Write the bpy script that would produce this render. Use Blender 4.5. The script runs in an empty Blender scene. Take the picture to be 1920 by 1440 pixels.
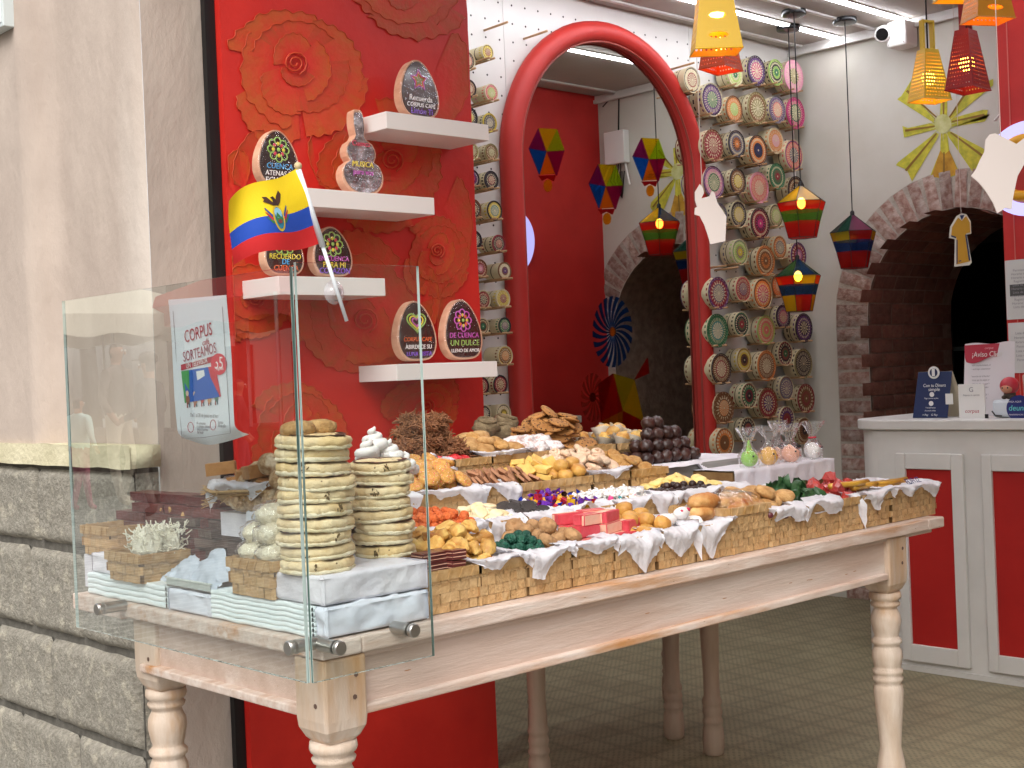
import bpy, bmesh, math, random
from mathutils import Vector, Matrix, Euler, noise
R = math.radians; PI = math.pi
random.seed(11)
sc = bpy.context.scene
# ---------------------------------------------------------------- camera
CAMP = Vector((-1.49, -2.04, 1.40))
AZ, ROLL, PITCH, FPX = R(46.6), R(2.35), R(-0.45), 2498.0
fw = Vector((math.cos(AZ), math.sin(AZ), 0)); rt = Vector((math.sin(AZ), -math.cos(AZ), 0)); up = Vector((0, 0, 1))
cf = fw*math.cos(PITCH)+up*math.sin(PITCH); cu = up*math.cos(PITCH)-fw*math.sin(PITCH)
cr = rt*math.cos(ROLL)-cu*math.sin(ROLL); cuu = cu*math.cos(ROLL)+rt*math.sin(ROLL)
cam = bpy.data.cameras.new('camera'); co = bpy.data.objects.new('camera', cam); sc.collection.objects.link(co)
M = Matrix((cr, cuu, -cf)).transposed().to_4x4(); M.translation = CAMP; co.matrix_world = M
cam.sensor_width = 36; cam.lens = FPX/1920*36; cam.clip_start = .05; cam.clip_end = 300
sc.camera = co
# ---------------------------------------------------------------- sky, sun, exposure
w = bpy.data.worlds.new('World'); sc.world = w; w.use_nodes = True
nt = w.node_tree; bg = nt.nodes['Background']
sky = nt.nodes.new('ShaderNodeTexSky'); sky.sky_type = 'NISHITA'; sky.sun_disc = False
SUN_EL, SUN_AZ = R(48), R(214)
sky.sun_elevation = SUN_EL; sky.sun_rotation = R(90)-SUN_AZ; sky.dust_density = 4; sky.ozone_density = 1.2; sky.air_density = 1.0
hs = nt.nodes.new('ShaderNodeHueSaturation'); hs.inputs['Saturation'].default_value = .18
nt.links.new(sky.outputs[0], hs.inputs['Color']); nt.links.new(hs.outputs[0], bg.inputs[0]); bg.inputs[1].default_value = .15
sl = bpy.data.lights.new('sun', 'SUN'); sl.energy = .65; sl.angle = R(30); sl.color = (1, .97, .92)
so = bpy.data.objects.new('sun', sl); sc.collection.objects.link(so)
sd = Vector((math.cos(SUN_AZ)*math.cos(SUN_EL), math.sin(SUN_AZ)*math.cos(SUN_EL), math.sin(SUN_EL)))
so.rotation_euler = sd.to_track_quat('Z', 'Y').to_euler()
sc.view_settings.view_transform = 'Standard'; sc.view_settings.look = 'None'
sc.view_settings.exposure = 0.80; sc.view_settings.gamma = 1; sc.view_settings.use_curve_mapping = False
sc.render.engine = 'CYCLES'; sc.cycles.max_bounces = 10; sc.cycles.transparent_max_bounces = 24
sc.cycles.sample_clamp_indirect = 6
# ---------------------------------------------------------------- surveying helpers: a photo pixel's ray met with a real plane of the place
def ray(x, y): return cf+cr*((x-960)/FPX)-cuu*((y-720)/FPX)
def at(x, y, **k):
    d = ray(x, y); (a, v), = k.items(); i = 'XYZ'.index(a)
    return CAMP+d*((v-CAMP[i])/d[i])
def dep(x, y, D): d = ray(x, y); return CAMP+d*D
def atm(x, y, YP, **k):            # the same ray after the mirror in plane Y = YP
    d = ray(x, y); p = CAMP+d*((YP-CAMP[1])/d[1]); d = Vector((d[0], -d[1], d[2]))
    (a, v), = k.items(); i = 'XYZ'.index(a)
    return p+d*((v-p[i])/d[i])
# ---------------------------------------------------------------- colours and materials
def lin(c):
    if isinstance(c, str):
        c = c.lstrip('#'); c = [int(c[i:i+2], 16)/255 for i in (0, 2, 4)]
    return tuple(((v+.055)/1.055)**2.4 if v > .04045 else v/12.92 for v in c[:3])+(1,)
MATS = {}
def pbr(name, col, rough=.6, col2=None, scale=6, mix=(.35, .65), bump=0, bscale=60, bdetail=4, metal=0, stretch=(1, 1, 1), attr=False,
        spots=None, trans=0, coat=0, sss=0, vary=0, emit=None, ior=1.45, alpha=1, bstretch=None, voro=0, col3=None):
    m = bpy.data.materials.new(name); MATS[name] = m; m.use_nodes = True; n = m.node_tree; L = n.links; N = n.nodes
    b = N['Principled BSDF']; b.inputs['Roughness'].default_value = rough; b.inputs['Metallic'].default_value = metal
    b.inputs['IOR'].default_value = ior; b.inputs['Alpha'].default_value = alpha
    b.inputs['Transmission Weight'].default_value = trans; b.inputs['Coat Weight'].default_value = coat; b.inputs['Coat Roughness'].default_value = .08
    if sss: b.inputs['Subsurface Weight'].default_value = sss; b.inputs['Subsurface Radius'].default_value = (.02, .01, .006); b.inputs['Subsurface Scale'].default_value = .5
    tc = N.new('ShaderNodeTexCoord'); mp = N.new('ShaderNodeMapping'); L.new(tc.outputs['Object'], mp.inputs[0]); mp.inputs['Scale'].default_value = stretch
    oi = N.new('ShaderNodeObjectInfo')
    va = N.new('ShaderNodeVectorMath'); va.operation = 'ADD'; L.new(mp.outputs[0], va.inputs[0])
    mu = N.new('ShaderNodeMath'); mu.operation = 'MULTIPLY'; mu.inputs[1].default_value = 37.; L.new(oi.outputs['Random'], mu.inputs[0]); L.new(mu.outputs[0], va.inputs[1])
    def nz(s, det=5, r=.55, src=va):
        t = N.new('ShaderNodeTexNoise'); t.inputs['Scale'].default_value = s; t.inputs['Detail'].default_value = det; t.inputs['Roughness'].default_value = r
        L.new(src.outputs[0], t.inputs['Vector']); return t.outputs['Fac']
    def mixc(fac, a, c):
        x = N.new('ShaderNodeMix'); x.data_type = 'RGBA'
        if hasattr(fac, 'node'): L.new(fac, x.inputs[0])
        else: x.inputs[0].default_value = fac
        for i, q in ((6, a), (7, c)):
            if hasattr(q, 'node'): L.new(q, x.inputs[i])
            else: x.inputs[i].default_value = q
        return x.outputs[2]
    def ramp(src, a, c):
        r = N.new('ShaderNodeMapRange'); r.inputs[1].default_value = a; r.inputs[2].default_value = c; L.new(src, r.inputs[0]); return r.outputs[0]
    cur = lin(col)
    if attr:
        at_ = N.new('ShaderNodeAttribute'); at_.attribute_name = 'Col'; cur = at_.outputs['Color']
        if col2: cur = mixc(ramp(nz(scale), mix[0], mix[1]), cur, mixc(.5, cur, lin(col2)))
    elif col2: cur = mixc(ramp(nz(scale), mix[0], mix[1]), cur, lin(col2))
    if col3: cur = mixc(ramp(nz(scale*.31, 6), .55, .68), cur, lin(col3))
    if spots:
        for (sc_, ssc, th) in spots:
            v = N.new('ShaderNodeTexVoronoi'); v.inputs['Scale'].default_value = ssc; L.new(va.outputs[0], v.inputs['Vector'])
            cur = mixc(ramp(v.outputs['Distance'], th*1.15, th), cur, lin(sc_))
    if vary:
        h = N.new('ShaderNodeHueSaturation'); 
        if hasattr(cur, 'node'): L.new(cur, h.inputs['Color'])
        else: h.inputs['Color'].default_value = cur
        r = N.new('ShaderNodeMapRange'); r.inputs[3].default_value = 1-vary; r.inputs[4].default_value = 1+vary; L.new(oi.outputs['Random'], r.inputs[0]); L.new(r.outputs[0], h.inputs['Value']); cur = h.outputs[0]
    if hasattr(cur, 'node'): L.new(cur, b.inputs['Base Color'])
    else: b.inputs['Base Color'].default_value = cur
    if emit:
        b.inputs['Emission Color'].default_value = lin(emit[0]); b.inputs['Emission Strength'].default_value = emit[1]
    if bump:
        bp = N.new('ShaderNodeBump'); bp.inputs['Strength'].default_value = bump; bp.inputs['Distance'].default_value = .01
        src = va
        if bstretch:
            mp2 = N.new('ShaderNodeMapping'); mp2.inputs['Scale'].default_value = bstretch; L.new(tc.outputs['Object'], mp2.inputs[0]); src = mp2
        if voro:
            v = N.new('ShaderNodeTexVoronoi'); v.inputs['Scale'].default_value = bscale; L.new(src.outputs[0], v.inputs['Vector']); L.new(v.outputs['Distance'], bp.inputs['Height'])
        else: L.new(nz(bscale, bdetail, .6, src), bp.inputs['Height'])
        L.new(bp.outputs[0], b.inputs['Normal'])
    return m
def glassy(name, tint=(.93, .97, .96), fac=1.5, rough=0.0, ior=1.5, wrinkle=0, white=0):
    m = bpy.data.materials.new(name); MATS[name] = m; m.use_nodes = True; n = m.node_tree; N = n.nodes; L = n.links; N.clear()
    o = N.new('ShaderNodeOutputMaterial'); t = N.new('ShaderNodeBsdfTransparent'); t.inputs[0].default_value = (*tint, 1)
    g = N.new('ShaderNodeBsdfGlossy'); g.inputs['Roughness'].default_value = rough; g.inputs[0].default_value = (1, 1, 1, 1)
    fr = N.new('ShaderNodeFresnel'); fr.inputs[0].default_value = ior; ge = N.new('ShaderNodeNewGeometry')
    s = N.new('ShaderNodeMath'); s.operation = 'SUBTRACT'; s.inputs[0].default_value = 1; L.new(ge.outputs['Backfacing'], s.inputs[1])
    a = N.new('ShaderNodeMath'); a.operation = 'MULTIPLY'; L.new(fr.outputs[0], a.inputs[0]); L.new(s.outputs[0], a.inputs[1])
    c = N.new('ShaderNodeMath'); c.operation = 'MULTIPLY'; c.use_clamp = True; L.new(a.outputs[0], c.inputs[0]); c.inputs[1].default_value = fac
    x = N.new('ShaderNodeMixShader'); L.new(c.outputs[0], x.inputs[0]); L.new(t.outputs[0], x.inputs[1]); L.new(g.outputs[0], x.inputs[2])
    last = x
    if white:
        d = N.new('ShaderNodeBsdfDiffuse'); d.inputs[0].default_value = (.8, .8, .8, 1); y = N.new('ShaderNodeMixShader'); y.inputs[0].default_value = white
        L.new(x.outputs[0], y.inputs[1]); L.new(d.outputs[0], y.inputs[2]); last = y
    if wrinkle:
        tc = N.new('ShaderNodeTexCoord'); z = N.new('ShaderNodeTexNoise'); z.inputs['Scale'].default_value = 45; z.inputs['Detail'].default_value = 3; L.new(tc.outputs['Object'], z.inputs[0])
        bp = N.new('ShaderNodeBump'); bp.inputs['Strength'].default_value = wrinkle; bp.inputs['Distance'].default_value = .02; L.new(z.outputs[0], bp.inputs['Height'])
        L.new(bp.outputs[0], g.inputs['Normal']); L.new(bp.outputs[0], fr.inputs['Normal'])
    L.new(last.outputs[0], o.inputs[0]); return m
def tinted(name, col, dens=.75, emit=0, diff=.25):          # coloured see-through film
    m = bpy.data.materials.new(name); MATS[name] = m; m.use_nodes = True; n = m.node_tree; N = n.nodes; L = n.links; N.clear()
    o = N.new('ShaderNodeOutputMaterial'); t = N.new('ShaderNodeBsdfTransparent'); c = lin(col)
    t.inputs[0].default_value = tuple(1-dens*(1-v) for v in c[:3])+(1,)
    d = N.new('ShaderNodeBsdfDiffuse'); d.inputs[0].default_value = c; tr = N.new('ShaderNodeBsdfTranslucent'); tr.inputs[0].default_value = c
    x0 = N.new('ShaderNodeMixShader'); x0.inputs[0].default_value = .5; L.new(d.outputs[0], x0.inputs[1]); L.new(tr.outputs[0], x0.inputs[2])
    x = N.new('ShaderNodeMixShader'); x.inputs[0].default_value = diff; L.new(t.outputs[0], x.inputs[1]); L.new(x0.outputs[0], x.inputs[2])
    L.new(x.outputs[0], o.inputs[0]); return m
def paper(name, col, tl=.35, bump=.3, bscale=25, alpha=1):
    m = bpy.data.materials.new(name); MATS[name] = m; m.use_nodes = True; n = m.node_tree; N = n.nodes; L = n.links; N.clear()
    o = N.new('ShaderNodeOutputMaterial'); d = N.new('ShaderNodeBsdfPrincipled'); d.inputs['Base Color'].default_value = lin(col); d.inputs['Roughness'].default_value = .45; d.inputs['Alpha'].default_value = alpha
    t = N.new('ShaderNodeBsdfTranslucent'); t.inputs[0].default_value = lin(col); x = N.new('ShaderNodeMixShader'); x.inputs[0].default_value = tl
    L.new(d.outputs[0], x.inputs[1]); L.new(t.outputs[0], x.inputs[2]); L.new(x.outputs[0], o.inputs[0])
    if bump:
        tc = N.new('ShaderNodeTexCoord'); z = N.new('ShaderNodeTexNoise'); z.inputs['Scale'].default_value = bscale; z.inputs['Detail'].default_value = 5; L.new(tc.outputs['Object'], z.inputs[0])
        bp = N.new('ShaderNodeBump'); bp.inputs['Strength'].default_value = bump; bp.inputs['Distance'].default_value = .01; L.new(z.outputs[0], bp.inputs['Height']); L.new(bp.outputs[0], d.inputs['Normal'])
    return m
def emis(name, col, s):
    m = bpy.data.materials.new(name); MATS[name] = m; m.use_nodes = True; N = m.node_tree.nodes; L = m.node_tree.links; N.clear()
    o = N.new('ShaderNodeOutputMaterial'); e = N.new('ShaderNodeEmission'); e.inputs[0].default_value = lin(col); e.inputs[1].default_value = s; L.new(e.outputs[0], o.inputs[0]); return m
_flat = {}
def flat(col, rough=.6):
    if (col, rough) not in _flat: _flat[(col, rough)] = pbr('paint_'+str(col).strip('#'), col, rough)
    return _flat[(col, rough)]
# ---------------------------------------------------------------- mesh builder
class MB:
    def __init__(s): s.v = []; s.f = []; s.m = []; s.c = []; s.any = False
    def add(s, vs, fs, mi=0, col=None):
        o = len(s.v); s.v += [tuple(v) for v in vs]
        for i, f in enumerate(fs):
            s.f.append(tuple(o+k for k in f)); s.m.append(mi[i] if isinstance(mi, list) else mi)
            c = col[i] if isinstance(col, list) else col
            if c: s.any = True
            s.c.append(c or (1, 1, 1, 1))
        return s
    def box(s, a, b, mi=0, col=None):
        x0, y0, z0 = a; x1, y1, z1 = b
        x0, x1 = min(x0, x1), max(x0, x1); y0, y1 = min(y0, y1), max(y0, y1); z0, z1 = min(z0, z1), max(z0, z1)
        return s.add([(x0, y0, z0), (x1, y0, z0), (x1, y1, z0), (x0, y1, z0), (x0, y0, z1), (x1, y0, z1), (x1, y1, z1), (x0, y1, z1)],
                     [(0, 3, 2, 1), (4, 5, 6, 7), (0, 1, 5, 4), (1, 2, 6, 5), (2, 3, 7, 6), (3, 0, 4, 7)], mi, col)
    def obox(s, c, ax, h, mi=0, col=None):      # oriented box: centre, three axes, half sizes
        ax = [Vector(a).normalized()*q for a, q in zip(ax, h)]; c = Vector(c); vs = []
        for z in (-1, 1):
            for x, y in ((-1, -1), (1, -1), (1, 1), (-1, 1)): vs.append(c+ax[0]*x+ax[1]*y+ax[2]*z)
        return s.add(vs, [(0, 3, 2, 1), (4, 5, 6, 7), (0, 1, 5, 4), (1, 2, 6, 5), (2, 3, 7, 6), (3, 0, 4, 7)], mi, col)
    def ext(s, pts, off, mi=0, col=None, side=None):      # closed outline in 3-D pushed along off
        n = len(pts); off = Vector(off); P = [Vector(p) for p in pts]
        vs = P+[p+off for p in P]; fs = [tuple(range(n)), tuple(range(2*n-1, n-1, -1))]+[(i, i+n, (i+1) % n+n, (i+1) % n) for i in range(n)]
        ms = [mi, mi]+[mi if side is None else side]*n
        return s.add(vs, fs, ms, col)
    def lathe(s, c, prof, n=20, mi=0, col=None, ax=(0, 0, 1), cap=True):
        c = Vector(c); a = Vector(ax).normalized(); t = Vector((1, 0, 0)) if abs(a.x) < .9 else Vector((0, 1, 0)); u = a.cross(t).normalized(); v = a.cross(u)
        vs = []; fs = []; k = len(prof)
        for r, z in prof:
            for i in range(n): th = 2*PI*i/n; vs.append(c+a*z+u*(r*math.cos(th))+v*(r*math.sin(th)))
        for j in range(k-1):
            for i in range(n): fs.append((j*n+i, j*n+(i+1) % n, (j+1)*n+(i+1) % n, (j+1)*n+i))
        if cap: fs.append(tuple(range(n-1, -1, -1))); fs.append(tuple((k-1)*n+i for i in range(n)))
        return s.add(vs, fs, mi, col)
    def tube(s, pts, r, n=8, mi=0, col=None, closed=False, cap=True):
        P = [Vector(p) for p in pts]; k = len(P); vs = []; fs = []; pu = None
        for j, p in enumerate(P):
            if closed: d = P[(j+1) % k]-P[j-1]
            else: d = P[min(j+1, k-1)]-P[max(j-1, 0)]
            d = d.normalized() if d.length > 1e-9 else Vector((0, 0, 1))
            if pu is None: t = Vector((0, 0, 1)) if abs(d.z) < .9 else Vector((1, 0, 0)); u = d.cross(t).normalized()
            else: u = (pu-d*pu.dot(d)).normalized()
            pu = u; v = d.cross(u); rr = r[j] if isinstance(r, (list, tuple)) else r
            for i in range(n): th = 2*PI*i/n; vs.append(p+u*(rr*math.cos(th))+v*(rr*math.sin(th)))
        for j in range(k if closed else k-1):
            q = (j+1) % k
            for i in range(n): fs.append((j*n+i, j*n+(i+1) % n, q*n+(i+1) % n, q*n+i))
        if cap and not closed: fs.append(tuple(range(n-1, -1, -1))); fs.append(tuple((k-1)*n+i for i in range(n)))
        return s.add(vs, fs, mi, col)
    def grid(s, fn, nu, nv, mi=0, col=None):
        vs = [fn(i/nu, j/nv) for j in range(nv+1) for i in range(nu+1)]; fs = []; cs = [] if callable(col) else col
        for j in range(nv):
            for i in range(nu):
                fs.append((j*(nu+1)+i, j*(nu+1)+i+1, (j+1)*(nu+1)+i+1, (j+1)*(nu+1)+i))
                if callable(col): cs.append(col((i+.5)/nu, (j+.5)/nv))
        return s.add(vs, fs, mi, cs)
    def ball(s, c, r, nu=14, nv=9, mi=0, fn=None, col=None):
        c = Vector(c); r = Vector(r) if hasattr(r, '__len__') else Vector((r, r, r)); vs = []; fs = []
        for j in range(1, nv):
            ph = PI*j/nv
            for i in range(nu):
                th = 2*PI*i/nu; d = Vector((math.sin(ph)*math.cos(th), math.sin(ph)*math.sin(th), math.cos(ph))); k = fn(d) if fn else 1
                vs.append(c+Vector((d.x*r.x, d.y*r.y, d.z*r.z))*k)
        for d in (Vector((0, 0, 1)), Vector((0, 0, -1))): k = fn(d) if fn else 1; vs.append(c+Vector((0, 0, d.z*r.z*k)))
        t, b = len(vs)-2, len(vs)-1
        for j in range(nv-2):
            for i in range(nu): fs.append((j*nu+i, (j+1)*nu+i, (j+1)*nu+(i+1) % nu, j*nu+(i+1) % nu))
        for i in range(nu): fs.append((t, i, (i+1) % nu)); fs.append((b, (nv-2)*nu+(i+1) % nu, (nv-2)*nu+i))
        return s.add(vs, fs, mi, col)
    def mesh(s, name, mats, smooth=False, origin=None):
        o = Vector(origin or (0, 0, 0)); me = bpy.data.meshes.new(name); me.from_pydata([Vector(v)-o for v in s.v], [], s.f)
        for m in (mats if isinstance(mats, (list, tuple)) else [mats]): me.materials.append(m)
        me.polygons.foreach_set('material_index', s.m)
        if smooth: me.polygons.foreach_set('use_smooth', [True]*len(s.f))
        if s.any:
            ca = me.color_attributes.new('Col', 'FLOAT_COLOR', 'CORNER'); buf = []
            for f, c in zip(s.f, s.c): buf += list(c)*len(f)
            ca.data.foreach_set('color', buf)
        me.update(); return me
    def build(s, name, mats, parent=None, smooth=False, bevel=0, angle=None, origin=None, solid=0):
        if parent is not None and origin is None: origin = root_of(parent)
        if origin is None:
            xs, ys, zs = zip(*s.v); origin = ((min(xs)+max(xs))/2, (min(ys)+max(ys))/2, min(zs))
        me = s.mesh(name, mats, smooth, origin); o = bpy.data.objects.new(name, me); sc.collection.objects.link(o)
        if parent is not None: o.parent = parent; o['_o'] = tuple(origin)
        else: o.location = origin; o['_o'] = tuple(origin)
        if smooth and angle: 
            md = None
            me.set_sharp_from_angle(angle=R(angle))
        if bevel:
            b = o.modifiers.new('bevel', 'BEVEL'); b.width = bevel; b.segments = 2; b.limit_method = 'ANGLE'
        if solid:
            q = o.modifiers.new('solid', 'SOLIDIFY'); q.thickness = solid
        return o
def root_of(o): return Vector(o['_o']) if '_o' in o else Vector(o.location)
def tag(o, label=None, cat=None, group=None, kind=None):
    for k, v in (('label', label), ('category', cat), ('group', group), ('kind', kind)):
        if v: o[k] = v
    return o
def thing(name, loc, label, cat, group=None):
    o = bpy.data.objects.new(name, None); sc.collection.objects.link(o); o.location = loc; o.empty_display_size = .05; o['_o'] = tuple(loc)
    return tag(o, label, cat, group)
def text(s, size, m, origin, U, V, parent, name='lettering', thick=.0008, shear=0, align='CENTER', sx=1, label=None):
    c = bpy.data.curves.new('t', 'FONT'); c.body = s; c.size = size; c.extrude = thick; c.align_x = align; c.align_y = 'CENTER'; c.shear = shear; c.resolution_u = 3
    to = bpy.data.objects.new('t', c); sc.collection.objects.link(to)
    dg = bpy.context.evaluated_depsgraph_get(); me = bpy.data.meshes.new_from_object(to.evaluated_get(dg)); bpy.data.objects.remove(to)
    me.name = name; me.materials.clear(); me.materials.append(m)
    U = Vector(U).normalized(); V = Vector(V).normalized(); N_ = U.cross(V); o0 = root_of(parent)
    for v in me.vertices: q = v.co.copy(); v.co = Vector(origin)+U*(q.x*sx)+V*q.y+N_*q.z-o0
    o = bpy.data.objects.new(name, me); sc.collection.objects.link(o); o.parent = parent; o['_o'] = tuple(o0)
    if label: o['label'] = label
    return o
def put(name, me, loc, rot=(0, 0, 0), label=None, cat=None, group=None, scale=1):
    o = bpy.data.objects.new(name, me); sc.collection.objects.link(o); o.location = loc; o.rotation_euler = rot; o.scale = (scale,)*3 if not hasattr(scale, '__len__') else scale
    return tag(o, label, cat, group)
def clean():
    for o in bpy.data.objects:
        if '_o' in o: del o['_o']
        if o.parent is None and 'label' in o and 'kind' not in o: o['kind'] = 'thing'
def arc(cx, cy, rx, ry, a0, a1, n=12, rot=0):
    out = []
    for i in range(n+1):
        t = R(a0+(a1-a0)*i/n); x, y = rx*math.cos(t), ry*math.sin(t); out.append((cx+x*math.cos(rot)-y*math.sin(rot), cy+x*math.sin(rot)+y*math.cos(rot)))
    return out
def nv(p, s=1., seed=0.): return noise.noise(Vector(p)*s+Vector((seed, seed*1.7, seed*.3)))
# ================================================================ MATERIALS
plaster = pbr('plaster', '#bfafa2', .85, '#ae9e92', 3, bump=.5, bscale=26, bdetail=8, stretch=(1, 1, .45), col3='#cabdb1', bstretch=(1, 1, .55), spots=[('#7d6f66', 7, .035)])
cream = pbr('cream_band_paint', '#d9d0b0', .8, '#c8bf9e', 12, bump=.6, bscale=50)
stone = pbr('stone_andesite', '#a39d90', .95, '#827c70', 70, (.3, .7), bump=1.0, bscale=95, bdetail=8, col3='#b3ab9a')
joint = pbr('stone_mortar', '#6a665e', .95, '#57534c', 30, bump=.5)
redm = pbr('red_paint', '#cc2a20', .45, '#bf221b', 5, bump=.25, bscale=14, bdetail=6)
redp = pbr('rose_paint', '#c4211b', .5, attr=True, bump=.35, bscale=30, stretch=(1, 1, 1))
redflat = pbr('red_wall_paint', '#c22822', .6, '#b4211d', 4, bump=.1, bscale=40)
whitew = pbr('shop_white_wall', '#cfccc2', .6, '#c5c1b4', 2.5, bump=.12, bscale=9)
pegm = pbr('pegboard_laminate', '#d6d3cd', .35, '#cdcac4', 2, bump=.03, bscale=6)
black = flat('#111011', .5); dark = flat('#241d1b', .8); blackg = flat('#0c0c0d', .25)
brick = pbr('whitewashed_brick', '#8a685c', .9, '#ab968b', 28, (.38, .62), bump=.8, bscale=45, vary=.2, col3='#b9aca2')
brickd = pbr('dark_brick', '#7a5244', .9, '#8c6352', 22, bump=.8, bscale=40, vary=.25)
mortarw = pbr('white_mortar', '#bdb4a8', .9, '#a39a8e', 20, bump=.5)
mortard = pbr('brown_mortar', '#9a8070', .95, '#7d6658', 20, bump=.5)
ceilm = pbr('ceiling_board', '#b8b0a8', .7, '#aea69e', 2)
white = flat('#e6e4e0', .35); whitem = pbr('white_lacquer', '#dedbd6', .35, '#d2cfca', 3, bump=.03, bscale=8)
shelfm = pbr('shelf_laminate', '#e3dbd6', .4)
steel = pbr('brushed_steel', '#b8b5b0', .3, metal=1, bump=.05, bscale=200)
wood = pbr('light_wood', '#c79f78', .6, '#b98b62', 20, stretch=(1, 1, .2), bump=.1)
pegwood = pbr('peg_wood', '#b9946c', .6, '#a57f58', 30)
ledm = emis('led_strip_light', '#f4f6ff', 21)
# floor: olive carpet-like tile with small ornament lines
fl = pbr('shop_floor', '#9a9072', .5, '#898064', 5, bump=.2, bscale=60); N = fl.node_tree.nodes; L = fl.node_tree.links; b = N['Principled BSDF']
tc = N.new('ShaderNodeTexCoord'); src = b.inputs['Base Color'].links[0].from_socket
def wav(rz, sc_, lo, hi, prof='SIN', dist=0):
    mp = N.new('ShaderNodeMapping'); mp.inputs['Rotation'].default_value = (0, 0, rz); L.new(tc.outputs['Object'], mp.inputs[0])
    wv = N.new('ShaderNodeTexWave'); wv.inputs['Scale'].default_value = sc_; wv.wave_profile = prof; wv.inputs['Distortion'].default_value = dist; wv.inputs['Detail'].default_value = 2; wv.inputs['Detail Scale'].default_value = 3; L.new(mp.outputs[0], wv.inputs[0])
    r = N.new('ShaderNodeMapRange'); r.inputs[1].default_value = lo; r.inputs[2].default_value = hi; L.new(wv.outputs['Fac'], r.inputs[0]); return r.outputs[0]
def mm(op, a, c):
    x = N.new('ShaderNodeMath'); x.operation = op; L.new(a, x.inputs[0])
    if hasattr(c, 'node'): L.new(c, x.inputs[1])
    else: x.inputs[1].default_value = c
    return x.outputs[0]
big = mm('MAXIMUM', wav(.1, 2.2, .82, 1), wav(.1+PI/2, 2.2, .82, 1)); small = mm('MULTIPLY', wav(.1+.78, 16, .35, .8, dist=1.5), wav(.1-.78, 16, .35, .8, dist=1.5))
dots = mm('MULTIPLY', mm('MAXIMUM', mm('MULTIPLY', big, wav(.1, 30, .3, .6)), small), .55)
x = N.new('ShaderNodeMix'); x.data_type = 'RGBA'; L.new(dots, x.inputs[0]); L.new(src, x.inputs[6]); x.inputs[7].default_value = lin('#3d3929'); L.new(x.outputs[2], b.inputs['Base Color'])
# street paving
pv = pbr('street_paving', '#77726a', .85, '#5f5b55', 8, bump=.4, bscale=30); N = pv.node_tree.nodes; L = pv.node_tree.links; b = N['Principled BSDF']
src = b.inputs['Base Color'].links[0].from_socket; tc = N.new('ShaderNodeTexCoord'); bk = N.new('ShaderNodeTexBrick'); bk.inputs['Scale'].default_value = 1.7; bk.inputs['Mortar Size'].default_value = .035
bk.inputs['Color1'].default_value = (.12, .115, .105, 1); bk.inputs['Color2'].default_value = (.22, .21, .19, 1); bk.inputs['Mortar'].default_value = (.36, .35, .32, 1)
L.new(tc.outputs['Object'], bk.inputs[0]); x = N.new('ShaderNodeMix'); x.data_type = 'RGBA'; x.inputs[0].default_value = .75; L.new(src, x.inputs[6]); L.new(bk.outputs[0], x.inputs[7]); L.new(x.outputs[2], b.inputs['Base Color'])

# ================================================================ SETTING
YP, XB, ZC, YE, XE = 2.56, 5.27, 3.27, .92, 4.54      # pegboard plane, back wall plane, ceiling, red pillar face / end
def struct(name, mb, mats, **k): return tag(mb.build(name, mats, **k), kind='structure')
struct('pavement', MB().add([(-60, -60, 0), (60, -60, 0), (60, 60, 0), (-60, 60, 0)], [(0, 1, 2, 3)]), pv)
struct('shop_floor', MB().add([(.645, -2.6, .004), (7.6, -2.6, .004), (7.6, 3.2, .004), (.645, 3.2, .004)], [(0, 1, 2, 3)]), fl)
cb = MB().box((.645, -2.6, ZC), (XB+.3, 3.2, ZC+.1))
ceil = struct('ceiling', cb, ceilm)
for y in (1.1, 1.99, 2.47):
    MB().box((.9, y-.012, ZC-.012), (XB-.03, y+.012, ZC-.001)).build('ceiling_batten', whitem, ceil)
MB().box((XB-.03, YE, ZC-.03), (XB-.002, YP, ZC-.001)).box((XB-.045, YE, ZC-.055), (XB-.02, YP, ZC-.032)).build('cornice', whitem, ceil)
for i, y in enumerate((2.22, 1.77, .6, -.6)):
    t = thing('ceiling_strip_light', (3.6, y, ZC), ['long white strip light on the ceiling nearer the pegboard', 'long white strip light second from the pegboard on the ceiling', 'long white strip light above the shop counter', 'long white strip light farthest from the pegboard'][i], 'ceiling light', 'ceiling strip lights')
    MB().box((1.9, y-.022, ZC-.008), (XB-.02, y+.022, ZC-.002)).build('housing', white, t)
    MB().box((1.95, y-.016, ZC-.016), (XB-.05, y+.016, ZC-.0085)).build('diffuser', ledm, t)
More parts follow.
